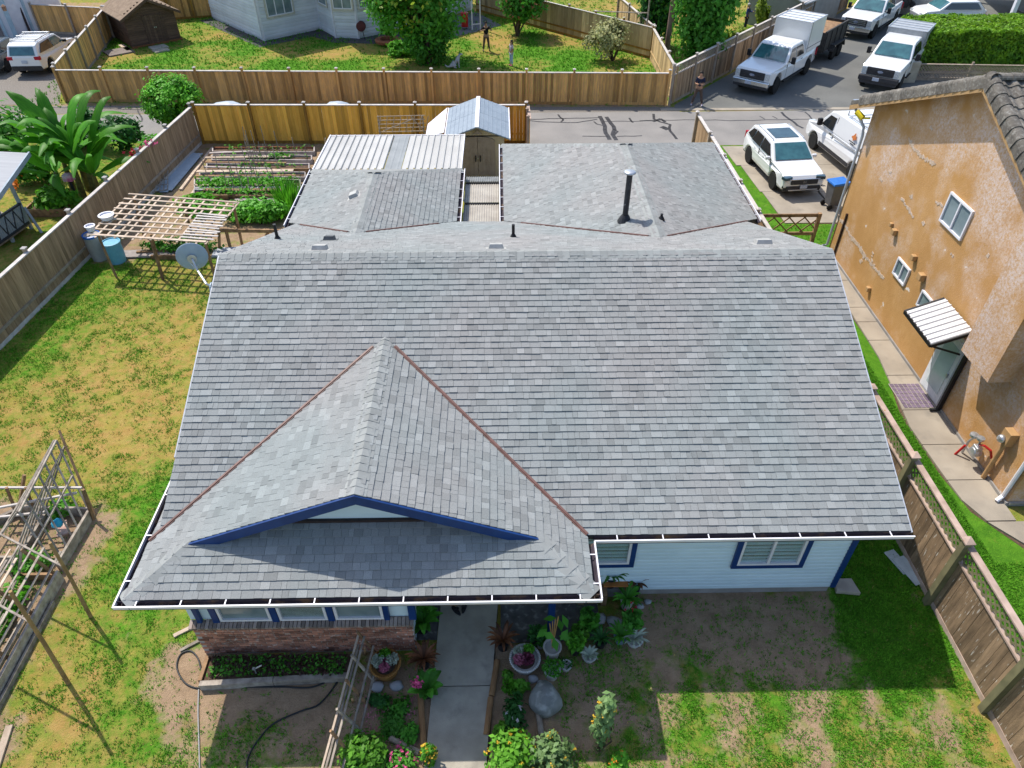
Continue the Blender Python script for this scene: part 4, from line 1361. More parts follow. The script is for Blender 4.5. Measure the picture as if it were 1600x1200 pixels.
fence('narrow board fence between the back right wing and the driveway', (8.7, 19.4), (8.6, 30.7), 1.9, .15, M_fgrey, M_fpost, M_fcap, 2.3, side=1)
# low lattice gate by the driveway
lg = thing('lattice_fence', 'low brown lattice gate between the back right wing and the driveway lawn', 'gate', (10.2, 22.9, 0))
for x in (8.95, 11.35):
    MB().box((x, 22.9, .6), (.12, .12, 1.2)).build('post', M_woodbrown, lg)
for z in (.4, 1.12):
    MB().bar((8.95, 22.9, z), (11.35, 22.9, z), .05, .12).build('rail', M_woodbrown, lg)
b = MB()
for k in range(5):
    x = 8.6 + k * .55
    for (a, c, o) in ((x, x + .66, .015), (x + .66, x, -.015)):
        a2, c2 = min(max(a, 9.0), 11.3), min(max(c, 9.0), 11.3)
        if abs(c2 - a2) > .05:
            f = lambda s: .46 + .62 * (s - a) / (c - a)
            MB().bar((a2, 22.9 + o, f(a2)), (c2, 22.9 + o, f(c2)), .045, .02, (0, 1, 0)).build('lattice_slat', M_woodbrown, lg)
# low lattice and concrete block under the hedge
hb = thing('concrete_block', 'grey concrete end block of the low wall beside the trimmed hedge', 'block', (22.6, 41.0, 0))
MB().box((22.7, 41.0, .55), (.9, .9, 1.1)).build('block', M_concrete, hb, bevel=.03)
fence('low dark lattice fence under the trimmed hedge behind the orange house', (23.3, 41.0), (32, 40.4), .9, .2, M_fgrey, M_fpost, M_fpost, 3, single=False, lattice=.7, capend=False)
# ------------------------------------------------------------------ sheds and the houses behind
M_resin = mat('tan_resin', (.55, .43, .3), (.48, .37, .25), sc=3, rough=.6)
M_resind = mat('brown_resin_door', (.36, .27, .21), (.3, .22, .17), sc=5, rough=.6)
M_resinr = mat('blue_grey_resin_roof', (.24, .29, .345), (.2, .245, .3), sc=2.5, rough=.55, c3=(.28, .33, .38), sc3=14, lo3=.5, hi3=.75)
ps = thing('plastic_shed', 'tan plastic shed with brown arched double doors and a blue grey roof', 'shed', (-.92, 30.2, 0))
MB().box((-.92, 30.2, .9), (2.2, 2.9, 1.8)).build('wall', M_resin, ps)
b = MB(); b.prism([(-2.02, 28.75, 1.75), (.18, 28.75, 1.75), (-.92, 28.75, 2.16)], (0, 2.9, 0)); b.build('gable', M_resin, ps)
for sg in (-1, 1):
    for (ya, yb) in ((28.38, 30.1), (30.12, 31.9)):
        b = MB()
        e = V(-.92 + sg * 1.32, 0, 1.8); t = V(-.92 + sg * .06, 0, 2.27)
        b.prism([(e.x, ya, e.z), (t.x, ya, t.z), (t.x, ya, t.z - .05), (e.x, ya, e.z - .05)], (0, yb - ya, 0))
        for k in range(1, 7):
            c = e.lerp(t, k / 7)
            b.bar((c.x, ya, c.z + .006), (c.x, yb, c.z + .006), .025, .014)
        b.build('roof_panel', M_resinr, ps)
MB().bar((-.92, 28.34, 2.285), (-.92, 31.94, 2.285), .17, .05).build('ridge_cap', M_white, ps, bevel=.01)
for sg in (-1, 1):
    MB().bar((-.92 + sg * 1.33, 28.37, 1.78), (-.92 + sg * 1.33, 31.92, 1.78), .04, .08).build('eave_trim', M_white, ps)
    b = MB()
    x0 = -.92 + sg * .72; x1 = -.92 + sg * .012
    arc = [(x1 + (x0 - x1) * k / 8, 28.7, 1.56 + .2 * math.sqrt(max(0, 1 - (k / 8) ** 2))) for k in range(9)]
    b.prism([(x0, 28.7, .1), (x1, 28.7, .1)] + arc, (0, .04, 0))
    for k in range(1, 4):
        xx = x1 + (x0 - x1) * k / 4
        b.box((xx, 28.695, .8), (.015, .012, 1.4))
    d = b.build('door', M_resind, ps)
    MB().box((-.92 + sg * .1, 28.66, .85), (.04, .05, .26)).build('handle', M_black, d)
MB().box((-.92, 28.69, .85), (.05, .03, .06)).build('latch', M_steel, ps)
b = MB(); b.prism([(-1.14, 28.6, 1.9), (-.7, 28.6, 1.9), (-.92, 28.6, 2.08)], (0, .05, 0)); b.build('gable_vent', M_resind, ps)
# lean-to of white sheets
lt = thing('lean_to_roof', 'white sheet lean-to roof against the left side of the plastic shed', 'canopy', (-2.7, 30.4, 0))
for k in range(3):
    a, c = k / 3, (k + 1) / 3 - .01
    f = lambda s, t: V(-2.3, 28.95 + 2.9 * t, 1.86).lerp(V(-3.15, 29.6 + 1.45 * t, 1.42), s)
    b = MB(); b.prism([f(a, 0), f(a, 1), f(c, 1), f(c, 0)], (0, 0, -.03)); b.build('roof_sheet', M_white, lt)
for (x, y) in ((-3.05, 29.7), (-3.05, 30.95)):
    MB().box((x, y, .7), (.07, .07, 1.4)).build('post', M_woodold, lt)
# trellis panel by the yellow fence, and poles
tl = thing('garden_trellis', 'small wooden grid panel raised in front of the yellow fence by the shed', 'trellis', (-4.5, 31.6, 0))
a, c = GY(592, 206, 31.6), GY(664, 180, 31.7)
for k in range(8):
    x = a.x + (c.x - a.x) * k / 7
    MB().bar((x, 31.6, a.z), (x + .15, 31.62, c.z), .03, .02, (0, 1, 0)).build('slat', M_woodpale, tl)
for k in range(5):
    z = a.z + (c.z - a.z) * k / 4
    MB().bar((a.x, 31.585, z), (c.x, 31.6, z + .03), .03, .02, (0, 1, 0)).build('slat', M_woodpale, tl)
MB().bar((a.x + .2, 31.56, a.z + .05), (a.x + 1.6, 31.55, c.z - .1), .04, .02, (0, 1, 0)).build('slat', M_woodpale, tl)
MB().bar((a.x + 2.1, 31.56, a.z - .05), (a.x + 1.5, 31.55, c.z), .04, .02, (0, 1, 0)).build('slat', M_woodpale, tl)
for x in (a.x + .03, c.x - .1):
    MB().box((x, 31.64, (c.z) / 2), (.05, .05, c.z)).build('post', M_woodold, tl)
for k in range(5):
    px = 505 + k * 8
    q = GY(px, 212 - (k % 3) * 3, 27.6 + .1 * k)
    if k == 0: continue
    tag_ = MB(); tag_.bar((q.x - .8 + .1 * k, 28.6, .02), (q.x + (k % 4) * .25 - .3, 27.3, 2.2 + .1 * (k % 3)), .03)
    tag_.build('garden_stake', M_woodpale, label=('', 'thin pale stake leaning behind the patio roof, leftmost of four', 'thin pale stake leaning behind the patio roof, second from left', 'thin pale stake leaning behind the patio roof, third from left', 'thin pale stake leaning behind the patio roof, rightmost of four')[k], cat='stake', group='stakes leaning behind the patio roof')

def siding(parent, p, q, z0, z1, m, e=.2, name='siding'):
    p, q = Vector((p[0], p[1], 0)), Vector((q[0], q[1], 0))
    d = (q - p).normalized(); n = V(d.y, -d.x, 0)
    b = MB()
    z = z0
    while z < z1 - .01:
        t = min(z + e, z1)
        A, B_ = p + n * .05, q + n * .05
        b.tone = random.uniform(-1, 1) * .3
        h = z + (t - z) * .62
        b.add([A + V(0, 0, z), B_ + V(0, 0, z), B_ - n * .004 + V(0, 0, h), A - n * .004 + V(0, 0, h), p + V(0, 0, z), q + V(0, 0, z), q + n * .006 + V(0, 0, t), p + n * .006 + V(0, 0, t)], [(0, 1, 2, 3), (4, 5, 1, 0), (3, 2, 6, 7)])
        z += e
    return b.build(name, m, parent, kind='stuff')
M_wsid = mat('white_lap_siding', (.66, .68, .7), (.58, .6, .62), sc=1.2, rough=.6, tone=.3)
wh = thing('house', 'white lap sided house with an angled bay window behind the brown lane fence', 'house', (-14, 56, 0))
H1 = [(-20.1, 55.1), (-15.1, 49.4), (-12.0, 52.2), (-10.6, 50.1), (-9.1, 49.9), (-7.7, 51.0), (-4.4, 54.6), (-1.9, 57.3), (-8, 66), (-20, 66)]
b = MB(); b.prism([(x, y, 0) for x, y in H1], (0, 0, 5.6)); b.build('wall', M_wsid, wh)
for p, q in zip(H1[:7], H1[1:8]): siding(wh, p, q, .15, 5.6, M_wsid)
for p in H1[1:6]:
    MB().box((p[0], p[1], 2.8), (.14, .14, 5.6), rz=R(42)).build('corner_board', M_white, wh)
b = MB()
cx = [(-20.9, 55.0), (-15.1, 48.6), (-11.9, 51.4), (-10.8, 49.4), (-8.9, 49.1), (-3.9, 54.2), (-1.0, 57.3), (-8, 67), (-20, 67)]
b.prism([(x, y, 5.6) for x, y in cx], (0, 0, .22)); b.build('roof', M_shingle, wh)
def onwall(p, q, fn):
    a = math.atan2(q[1] - p[1], q[0] - p[0])
    MB.DEF = Matrix.Translation((p[0], p[1], 0)) @ Matrix.Rotation(a, 4, 'Z')
    fn(); MB.DEF = None
M_bei = mat('beige_trim', (.55, .52, .44), (.47, .44, .37), rough=.6)
onwall(H1[1], H1[2], lambda: window(wh, .55, 2.35, 1.35, 3.2, -.06, trim=M_bei, n=3, blinds=False))
onwall(H1[3], H1[4], lambda: window(wh, .12, 1.35, 1.75, 3.4, -.06, trim=M_bei, n=2, blinds=False))
onwall(H1[4], H1[5], lambda: window(wh, .25, 1.6, 1.75, 3.4, -.06, trim=M_bei, n=2, blinds=False, tw=.08))
onwall(H1[2], H1[3], lambda: window(wh, .6, 1.9, 1.75, 3.4, -.06, trim=M_bei, n=1, blinds=False, tw=.08))
onwall(H1[0], H1[1], lambda: MB().box((1.2, -.1, 1.9), (.3, .2, .3)).build('wall_vent', M_black, wh, bevel=.02))
q = V(*H1[1], 0)
b = MB(); b.tube([q + V(-.12, -.06, 5.5), q + V(-.12, -.06, .2)], .05, 8); b.build('downspout', M_white, wh)
sheet('concrete_strip', [(-20.9, 54.6), (-15.1, 48.0), (-14.4, 48.6), (-12.2, 50.4), (-10.6, 49.0), (-6.0, 48.4), (-5.2, 50.4), (-7.0, 51.6), (-9.1, 50.0), (-10.6, 50.2), (-12.0, 52.3), (-15.1, 49.5), (-20.1, 55.2)], .01, mat('dark_concrete', (.085, .08, .08), (.06, .057, .057), sc=3, rough=.9))  # plain dark concrete colour along the wall foot
sheet('patio_slab', [(-5.4, 50.4), (-3.2, 49.9), (.2, 52.9), (-1.6, 56.6), (-4.4, 54.5)], .012, mat('blue_grey_patio', (.16, .165, .18), (.12, .125, .135), sc=3, rough=.9))
hr = GY(564, 41, 49.85)
hrt = thing('hose_reel', 'dark red hose reel hung on the white wall beside the bay window', 'hose reel', hr)
b = MB(); b.lathe(hr, [(.12, -.14), (.3, -.13), (.3, -.1), (.12, -.09), (.12, .09), (.3, .1), (.3, .13), (.12, .14)], 16, Matrix.Rotation(R(90), 3, 'X')); b.build('reel', mat('maroon_plastic', (.12, .03, .035), (.08, .02, .025), rough=.5), hrt)
b = MB(); b.tube([hr + V(.1, -.15, -.2), hr + V(.15, -.2, -.6), hr + V(.3, -.25, -1.0)], .025, 6); b.build('hose', M_black, hrt)
pw_ = G(738, 47)
pp = thing('porch_frame', 'white metal porch posts standing on the patio right of the big tree', 'porch posts', pw_)
for dx in (0, .55):
    MB().box(pw_ + V(dx, .3 * dx, 1.6), (.08, .08, 3.2)).build('post', M_white, pp)
MB().bar(pw_ + V(0, 0, .35), pw_ + V(.55, .16, .35), .05).build('rail', M_white, pp)
b = MB(); b.box(pw_ + V(-.5, .3, .55), (.45, .45, .8)); b.lathe(pw_ + V(-.5, .3, .95), [(.26, 0), (.28, .05), (0, .12)], 12)
b.build('red_bin', M_red, label='red bin standing by the white porch posts', cat='bin', bevel=.03)

# white garage at the far left, with a dark leaning pole
ga = thing('garage', 'white garage with pale blue trim behind the two parked cars at far left', 'garage', (-34, 54, 0))
GA = [(-37, 47.6), (-31.4, 50.4), (-29.6, 53.6), (-33, 60), (-42, 55)]
b = MB(); b.prism([(x, y, 0) for x, y in GA], (0, 0, 4.2)); b.build('wall', M_white, ga)
M_ltblue = mat('pale_blue_trim', (.4, .52, .6), (.34, .45, .52), rough=.5)
MB().box((-31.4, 50.36, 2.1), (.26, .26, 4.2), rz=R(30)).build('corner_board', M_ltblue, ga)
onwall(GA[0], GA[1], lambda: (MB().box((3.4, -.04, 1.2), (4.4, .08, 2.4)).build('garage_door', mat('brown_grey_door', (.23, .2, .2), (.18, .155, .155), rough=.6), ga),
                              MB().box((5.75, -.05, 1.3), (.16, .1, 2.6)).build('door_trim', M_ltblue, ga),
                              [MB().box((3.4, -.085, z), (4.3, .02, .03)).build('door_groove', M_black, ga) for z in (.6, 1.2, 1.8)]))
onwall(GA[1], GA[2], lambda: MB().box((1.2, -.05, 1.4), (.14, .1, 4.0)).build('trim_strip', M_ltblue, ga))
lamp = GY(6, 12, 48.6)
b = MB(); b.lathe(lamp, [(.0, -.2), (.1, -.18), (.13, .08), (.05, .16), (0, .2)], 10); b.build('wall_lamp', mat('lamp_brass', (.4, .24, .15), (.2, .1, .06), rough=.4), label='small lantern on the garage wall at the top left corner', cat='lamp')
q = G(49, 55)
b = MB(); b.tube([q, q + V(-.25, .35, 2.6)], .07, 8); b.build('dark_pole', mat('dark_brown_pole', (.05, .03, .028), (.035, .022, .02), rough=.8), label='dark pole leaning against the white garage wall', cat='pole')

# brown shed
M_log = mat('brown_shed_board', (.13, .077, .052), (.085, .05, .036), sc=5, stretch=(.4, .4, 3), rough=.85, tone=.5, rnd=.12)
M_sroof = mat('brown_shed_roof', (.27, .2, .14), (.2, .145, .1), sc=4, rough=.95, c3=(.16, .11, .08), sc3=25, lo3=.5, hi3=.8)
MB.DEF = Matrix.Translation((-22.9, 47.8, 0)) @ Matrix.Rotation(R(40), 4, 'Z')
bs = thing('brown_shed', 'dark brown wooden garden shed with a tan gabled roof and double doors', 'shed', (-22.9, 47.8, 0))
MB().box((1.55, 1.7, .93), (3.0, 3.3, 1.85)).build('wall', M_log, bs)
b = MB(); b.prism([(.05, .05, 1.85), (3.05, .05, 1.85), (1.55, .05, 2.62)], (0, 3.3, 0)); b.build('gable', M_log, bs)
for (nm, f) in (('front', lambda x, z, e: [(x, .0, z), (x, .04, z + e)]),):
    b = MB()
    z = .1
    while z < 2.5:
        w0 = 0 if z < 1.85 else (z - 1.85) / .513
        b.tone = random.uniform(-1, 1) * .5
        if 3.1 - 2 * w0 > .3: b.box((1.55, .035, z + .06), (3.08 - 2 * w0, .05, .112))
        z += .12
    b.build('front_boards', M_log, bs, kind='stuff')
b = MB()
z = .1
while z < 1.85:
    b.tone = random.uniform(-1, 1) * .5
    b.box((.035, 1.7, z + .06), (.05, 3.3, .112)); z += .12
b.build('side_boards', M_log, bs, kind='stuff')
for sg in (-1, 1):
    xe = 1.55 + sg * 1.85; ze_ = 2.68 - 1.85 * .513
    b = MB(); b.prism([(1.55, -.3, 2.68), (xe, -.3, ze_), (xe, -.3, ze_ - .07), (1.55, -.3, 2.61)], (0, 4.0, 0)); b.build('roof', M_sroof, bs)
    MB().bar((1.55, -.315, 2.6), (xe, -.315, ze_ - .08), .03, .15, (0, 0, 1)).build('barge_board', M_log, bs)
for sg in (-1, 1):
    d = MB(); 
    for k in range(4): d.tone = random.uniform(-.4, .4); d.box((1.7 + sg * (.08 + k * .16), -.01, .92), (.15, .05, 1.6))
    do = d.build('door', M_log, bs)
    MB().box((1.7 + sg * .05, -.05, 1.0), (.05, .04, .06)).build('knob', M_steel, do)
MB().box((1.55, .0, .06), (3.15, .1, .12)).build('base_board', mat('orange_base', (.25, .1, .04), (.18, .07, .03), rough=.9), bs)
MB.DEF = None
for (px, py, w, d, lab) in ((248, 75, 1.0, .8, 'grey paving slab at the brown shed door, farther one'), (252, 80, .9, .6, 'grey paving slab at the brown shed door, nearer the fence'), (186, 82, 1.5, 1.3, 'brown grey slab lying in the grass left of the brown shed'), (196, 76, .3, 1.6, 'pale narrow plank lying along the left wall of the brown shed')):
    q = G(px, py)
    MB().box(q + V(0, 0, .04), (w, d, .08), rz=R(40)).build('paving_slab' if w > .4 else 'plank', M_concrete if 'grey paving' in lab else M_woodpale if w < .4 else mat('brown_slab', (.22, .18, .16), (.17, .14, .12), rough=.9), label=lab, cat='slab' if w > .4 else 'plank')

# grey shed and things at the top right
gs = thing('grey_shed', 'low grey shed with a pale roof behind the lattice fence of the truck street', 'shed', (19.5, 53.5, 0))
MB.DEF = Matrix.Translation((18.1, 52.0, 0)) @ Matrix.Rotation(R(45), 4, 'Z')
M_gsh = mat('grey_shed_wall', (.27, .285, .27), (.23, .24, .23), sc=2, rough=.8)
b = MB(); b.prism([(0, -2.2, 0), (0, 1.6, 0), (0, 1.6, 1.9), (0, -.3, 2.6), (0, -2.2, 1.9)], (6, 0, 0)); b.build('wall', M_gsh, gs)
for sg in (-1, 1):
    y0 = -.3 + sg * 2.15
    b = MB(); b.prism([(-.2, -.3, 2.68), (-.2, y0, 1.88), (-.2, y0, 1.8), (-.2, -.3, 2.6)], (6.4, 0, 0)); b.build('roof', mat('pale_shed_roof', (.42, .43, .44), (.36, .37, .38), rough=.7), gs)
MB.DEF = None
# distant carport and store wall at the top right corner
cp = thing('carport', 'grey building side and white flat canopy at the top right corner beyond the hedge', 'carport', (36, 55, 0))
b = MB(); b.prism([(30.5, 54, 0), (34.0, 60, 0), (30, 64, 0), (26.8, 57.5, 0)], (0, 0, 2.6)); b.build('wall', mat('pale_grey_wall', (.42, .42, .4), (.36, .36, .34), rough=.8), cp)
b = MB(); b.prism([(33.2, 50, 2.5), (41, 50.4, 2.5), (44, 60, 2.5), (36, 61, 2.5)], (0, 0, .35)); b.build('canopy', M_white, cp)
for (x, y) in ((33.6, 50.4), (36.4, 50.5), (36, 59)):
    MB().box((x, y, 1.25), (.25, .25, 2.5)).build('post', M_white, cp)
MB().box((38, 53.5, 1.2), (.15, 7, 2.4)).build('side_wall', mat('grey_side_wall', (.3, .3, .3), (.25, .25, .25), rough=.8), cp)

# utility pole and a thin post
q = G(1040, 91)
b = MB(); b.tube([q, q + V(.02, .05, 3), q + V(.05, .2, 9)], [.17, .16, .13], 14); b.build('utility_pole', mat('pole_wood', (.26, .17, .13), (.17, .11, .085), sc=5, stretch=(1, 1, .2), rough=.95), label='brown wooden utility pole between the leafy trees and the tan fence', cat='pole')
q = V(8.9, 46.2, 0)
b = MB(); b.tube([q, q + V(0, 0, 3.4)], .05, 8); b.tube([q + V(0, 0, 2.3), q + V(-3.0, 2.2, 1.9)], .035, 6); b.build('clothes_post', M_woodold, label='thin grey post with a side arm at the corner of the tan fences', cat='post')
# ------------------------------------------------------------------ vehicles (x forward, y left, built at the origin, then set down)
M_carw = mat('white_car_paint', (.74, .75, .76), (.7, .71, .72), sc=1, rough=.22, spec=.6, coat=.6)
M_cargrey = mat('dark_grey_car_paint', (.05, .065, .075), (.04, .052, .06), sc=1, rough=.25, spec=.6, coat=.6)
M_chrome = mat('chrome', (.6, .62, .64), (.5, .52, .54), rough=.18, metal=.9)
M_trim = mat('grey_black_trim', (.045, .045, .05), (.03, .03, .034), rough=.6)
M_lamp = mat('headlamp', (.6, .64, .66), (.35, .38, .4), sc=30, rough=.15, spec=.8)
M_tail = mat('tail_lamp', (.45, .012, .03), (.3, .008, .02), sc=20, rough=.2)
M_carglass = mat('car_glass', (.05, .16, .18), (.03, .1, .12), sc=3, rough=.05, spec=1.0)
M_sideglass = mat('side_car_glass', (.02, .025, .03), (.012, .016, .02), sc=3, rough=.06, spec=.9)
M_plate = mat('licence_plate', (.55, .58, .62), (.3, .36, .5), sc=60, rough=.4)
M_rim = mat('wheel_rim', (.42, .43, .45), (.3, .31, .33), sc=12, rough=.35, metal=.6)

def arch(cx, r, z, n=9):
    return [(cx - r * math.cos(math.pi * k / n), z + r * math.sin(math.pi * k / n)) for k in range(n + 1)]
class Car:
    def __init__(s, name, label, cat, pos, heading, hw, scale=1.0, group=None, tumble=.16, belt=1.0, zr=1.6):
        s.t = thing(name, label, cat, (pos[0], pos[1], .015), heading, group, scale)
        s.hw, s.belt, s.zr, s.tumble = hw, belt, zr, tumble
        s.x0, s.x1 = -2, 2
    def f(s, x, z):
        w = s.hw
        if z > s.belt: w *= 1 - s.tumble * (z - s.belt) / (s.zr - s.belt)
        elif z < .45: w *= .96 + .04 * z / .45
        e = max(0, abs(x - (s.x0 + s.x1) / 2) / ((s.x1 - s.x0) / 2) - .72) / .28
        return w * (1 - .1 * e * e)
    def shell(s, name, pts, m, bevel=.05, widen=1.0, seg=3, wmax=None):
        """side outline taken across the whole width, following the taper"""
        n = len(pts)
        vs = []
        for sg in (-1, 1):
            for (x, z) in pts: vs.append((x, sg * (s.f(x, z) * widen if wmax is None else wmax), z))
        fs = [tuple(range(n)), tuple(reversed(range(n, 2 * n)))]
        fs += [((i + 1) % n, i, n + i, n + (i + 1) % n) for i in range(n)]
        return MB().add(vs, fs).build(name, m, s.t, local=True, bevel=bevel, seg=seg)
    def side(s, name, pts, m, off=.012, both=(-1, 1), parent=None):
        for sg in both:
            b = MB()
            A = [Vector((x, sg * (s.f(x, z) + off), z)) for x, z in pts]
            b.prism(A, (0, -sg * .03, 0))
            b.build(name, m, parent or s.t, local=True)
    def across(s, name, p, q, m, inset=.08, off=.012, parent=None, wi=None):
        """pane or panel between two stations of the outline"""
        (xa, za), (xb, zb) = p, q
        d = Vector((xb - xa, 0, zb - za)).normalized()
        n = Vector((d.z, 0, -d.x))
        if n.z < 0 or (abs(n.z) < .05 and n.x * xa < 0): n = -n
        wa, wb = s.f(xa, za) - inset, s.f(xb, zb) - inset
        o = n * off
        b = MB()
        A = [Vector((xa, -wa, za)) + o, Vector((xa, wa, za)) + o, Vector((xb, wb, zb)) + o, Vector((xb, -wb, zb)) + o]
        b.prism(A, -n * .03)
        return b.build(name, m, parent or s.t, local=True)
    def wheel(s, x, r, w=.22, rim=M_rim, track=None):
        y0 = (track or s.hw - .12)
        for sg in (-1, 1):
            y = sg * y0
            b = MB()
            Mr = Matrix.Rotation(R(90) * -sg, 3, 'X')
            b.lathe((x, y, r), [(r * .6, -w / 2), (r * .93, -w / 2), (r, -w * .32), (r, w * .32), (r * .93, w / 2), (r * .62, w / 2)], 20, Mr)
            wo = b.build('wheel', M_rubber, s.t, local=True)
            b = MB()
            b.lathe((x, y, r), [(0, w * .32), (r * .2, w * .36), (r * .22, w * .25), (r * .58, w * .3), (r * .63, w * .46), (r * .63, w * .2), (0, w * .1)], 20, Mr)
            b.build('rim', rim, wo, local=True)
            b = MB()
            for k in range(5):
                a = 2 * math.pi * k / 5
                d = Mr @ Vector((math.cos(a), math.sin(a), 0))
                o = Mr @ Vector((0, 0, w * .37))
                b.bar(Vector((x, y, r)) + o + d * r * .15, Vector((x, y, r)) + o + d * r * .6, r * .16, .02, Mr @ Vector((0, 0, 1)))
            b.build('spokes', M_steel, wo, local=True)
    def box(s, name, c, d, m, parent=None, bevel=.01, **k):
        return MB().box(c, d, **k).build(name, m, parent or s.t, local=True, bevel=bevel)

def pickup(label, pos, heading, boxm=None, cap=None, grille='dark', bumper=M_chrome, name='pickup_truck', guard=False):
    c = Car(name, label, 'pickup truck', pos, heading, 1.0, 1.05, tumble=.17, belt=1.24, zr=1.95)
    c.x0, c.x1 = -3.0, 3.0
    r = .41
    xf, xr = 1.98, -2.0
    zb = .52
    prof_ = [(-3.0, .62)] + [(-2.95, zb)] + arch(xr, .5, zb) + arch(xf, .5, zb) + [(2.9, .6), (2.97, .8), (2.95, 1.12), (2.8, 1.22), (1.35, 1.3), (-.95, 1.28), (-2.98, 1.28)]
    c.shell('body', prof_, M_carw, .06)
    cab = [(1.3, 1.22), (.62, 1.9), (.4, 1.96), (-.85, 1.96), (-1.02, 1.86), (-1.1, 1.22)]
    c.shell('cab', cab, M_carw, .05)
    c.across('windshield', (1.22, 1.33), (.66, 1.85), M_carglass, .12, off=.03)
    c.across('rear_window', (-1.08, 1.36), (-1.03, 1.8), M_sideglass, .14)
    c.side('side_window', [(1.0, 1.34), (.56, 1.82), (.12, 1.83), (.12, 1.34)], M_sideglass)
    c.side('side_window', [(.04, 1.34), (.04, 1.83), (-.72, 1.83), (-.88, 1.7), (-.92, 1.34)], M_sideglass)
    # bed
    if not cap:
        c.box('bed', (-2.05, 0, 1.27), (1.75, 1.62, .06), M_trim)
    else:
        zt = cap
        b = MB()
        b.prism([(-1.12, -.98, 1.27), (-1.12, .98, 1.27), (-1.12, .98, zt), (-1.12, -.98, zt)], (-2.05, 0, 0))
        bx_ = b.build('cargo_box', boxm or M_carw, c.t, local=True, bevel=.03)
        for x in (-1.12, -1.62, -2.14, -2.65, -3.17):
            c.box('roof_rib', (x, 0, zt + .012), (.05, 1.96, .03), M_steel, bx_)
        for y in (-.97, .97):
            c.box('roof_edge', (-2.14, y, zt + .01), (2.08, .06, .05), M_steel, bx_)
        for sg in (-1, 1):
            c.box('side_seam', (-2.14, sg * .985, 1.5), (2.0, .012, .03), M_trim, bx_)
            c.box('side_seam', (-1.25, sg * .985, (1.3 + zt) / 2), (.025, .012, zt - 1.35), M_trim, bx_)
    c.wheel(xf, r, .27, track=.86); c.wheel(xr, r, .27, track=.86)
    # front
    g = c.box('grille', (2.975, 0, .98), (.05, 1.3, .36), M_trim)
    for z in (.9, 1.0, 1.08):
        c.box('grille_bar', (3.0, 0, z), (.03, 1.2, .035), M_chrome if grille == 'chrome' else M_trim, g)
    b = MB(); b.lathe((3.015, 0, .99), [(0, .0), (.1, .005), (.11, 0), (.11, -.02)], 20, Matrix.Rotation(R(90), 3, 'Y') @ Matrix.Diagonal((.55, 1.25, 1)))
    b.build('badge', mat('oval_badge', (.35, .4, .5), (.25, .3, .42), rough=.25, metal=.5), g, local=True)
    for sg in (-1, 1):
        c.box('headlight', (2.92, sg * .78, .99), (.14, .26, .32), M_lamp, bevel=.03)
        c.box('taillight', (-2.98, sg * .9, 1.0), (.06, .14, .36), M_tail)
        m = c.box('mirror', (.98, sg * 1.2, 1.42), (.14, .2, .32), M_black, bevel=.03)
        c.box('mirror_arm', (1.0, sg * 1.05, 1.34), (.06, .16, .05), M_black, m)
        c.box('door_handle', (.2, sg * 1.005, 1.14), (.16, .02, .035), M_black)
        c.box('door_handle', (-.75, sg * 1.005, 1.14), (.16, .02, .035), M_black)
        c.box('running_board', (.05, sg * .98, .47), (2.5, .16, .05), M_black)
        c.side('door_seam', [(1.1, .56), (1.12, .56), (1.12, 1.24), (1.1, 1.24)], M_trim, .004, both=(sg,))
        c.side('door_seam', [(.07, .56), (.09, .56), (.09, 1.24), (.07, 1.24)], M_trim, .004, both=(sg,))
    bp = c.box('front_bumper', (2.98, 0, .64), (.24, 1.94, .26), bumper, bevel=.05)
    c.box('lower_bumper', (2.96, 0, .46), (.2, 1.8, .14), M_trim, bp)
    c.box('licence_plate', (3.11, -.1, .64), (.02, .32, .16), M_plate, bp)
    c.box('rear_bumper', (-3.04, 0, .62), (.16, 1.8, .2), M_chrome, bevel=.03)
    c.box('wiper', (1.2, .2, 1.37), (.04, .7, .02), M_black, ry=R(-48))
    c.box('roof_line', (-.2, 0, 1.966), (1.0, 1.3, .006), M_carw)
    return c

hd = R(229.5)
def setdown(wf, off, heading):
    """centre of a vehicle whose near front wheel meets the ground at the pixel wf; off = that wheel in the vehicle's own frame"""
    p = G(*wf)
    m = Matrix.Rotation(heading, 3, 'Z') @ Vector((off[0], off[1], 0))
    return p - m
pk1 = pickup('white pickup truck with a tall white cargo box, front one by the lattice fence', setdown((1209, 146), (1.98, .95), hd), hd, cap=2.75)
pk2 = pickup('white pickup truck with a bright chrome grille, farther up by the fence', setdown((1362, 60), (1.98, .95), hd), hd, grille='chrome', cap=None)
pk3 = pickup('white pickup truck with a dark front bumper, half hidden by the trimmed hedge', G(1393, 112) + V(-.6, -1.0, 0), hd + R(4), cap=2.15, bumper=M_trim, boxm=mat('grey_cargo_box', (.36, .38, .4), (.3, .32, .34), rough=.4))

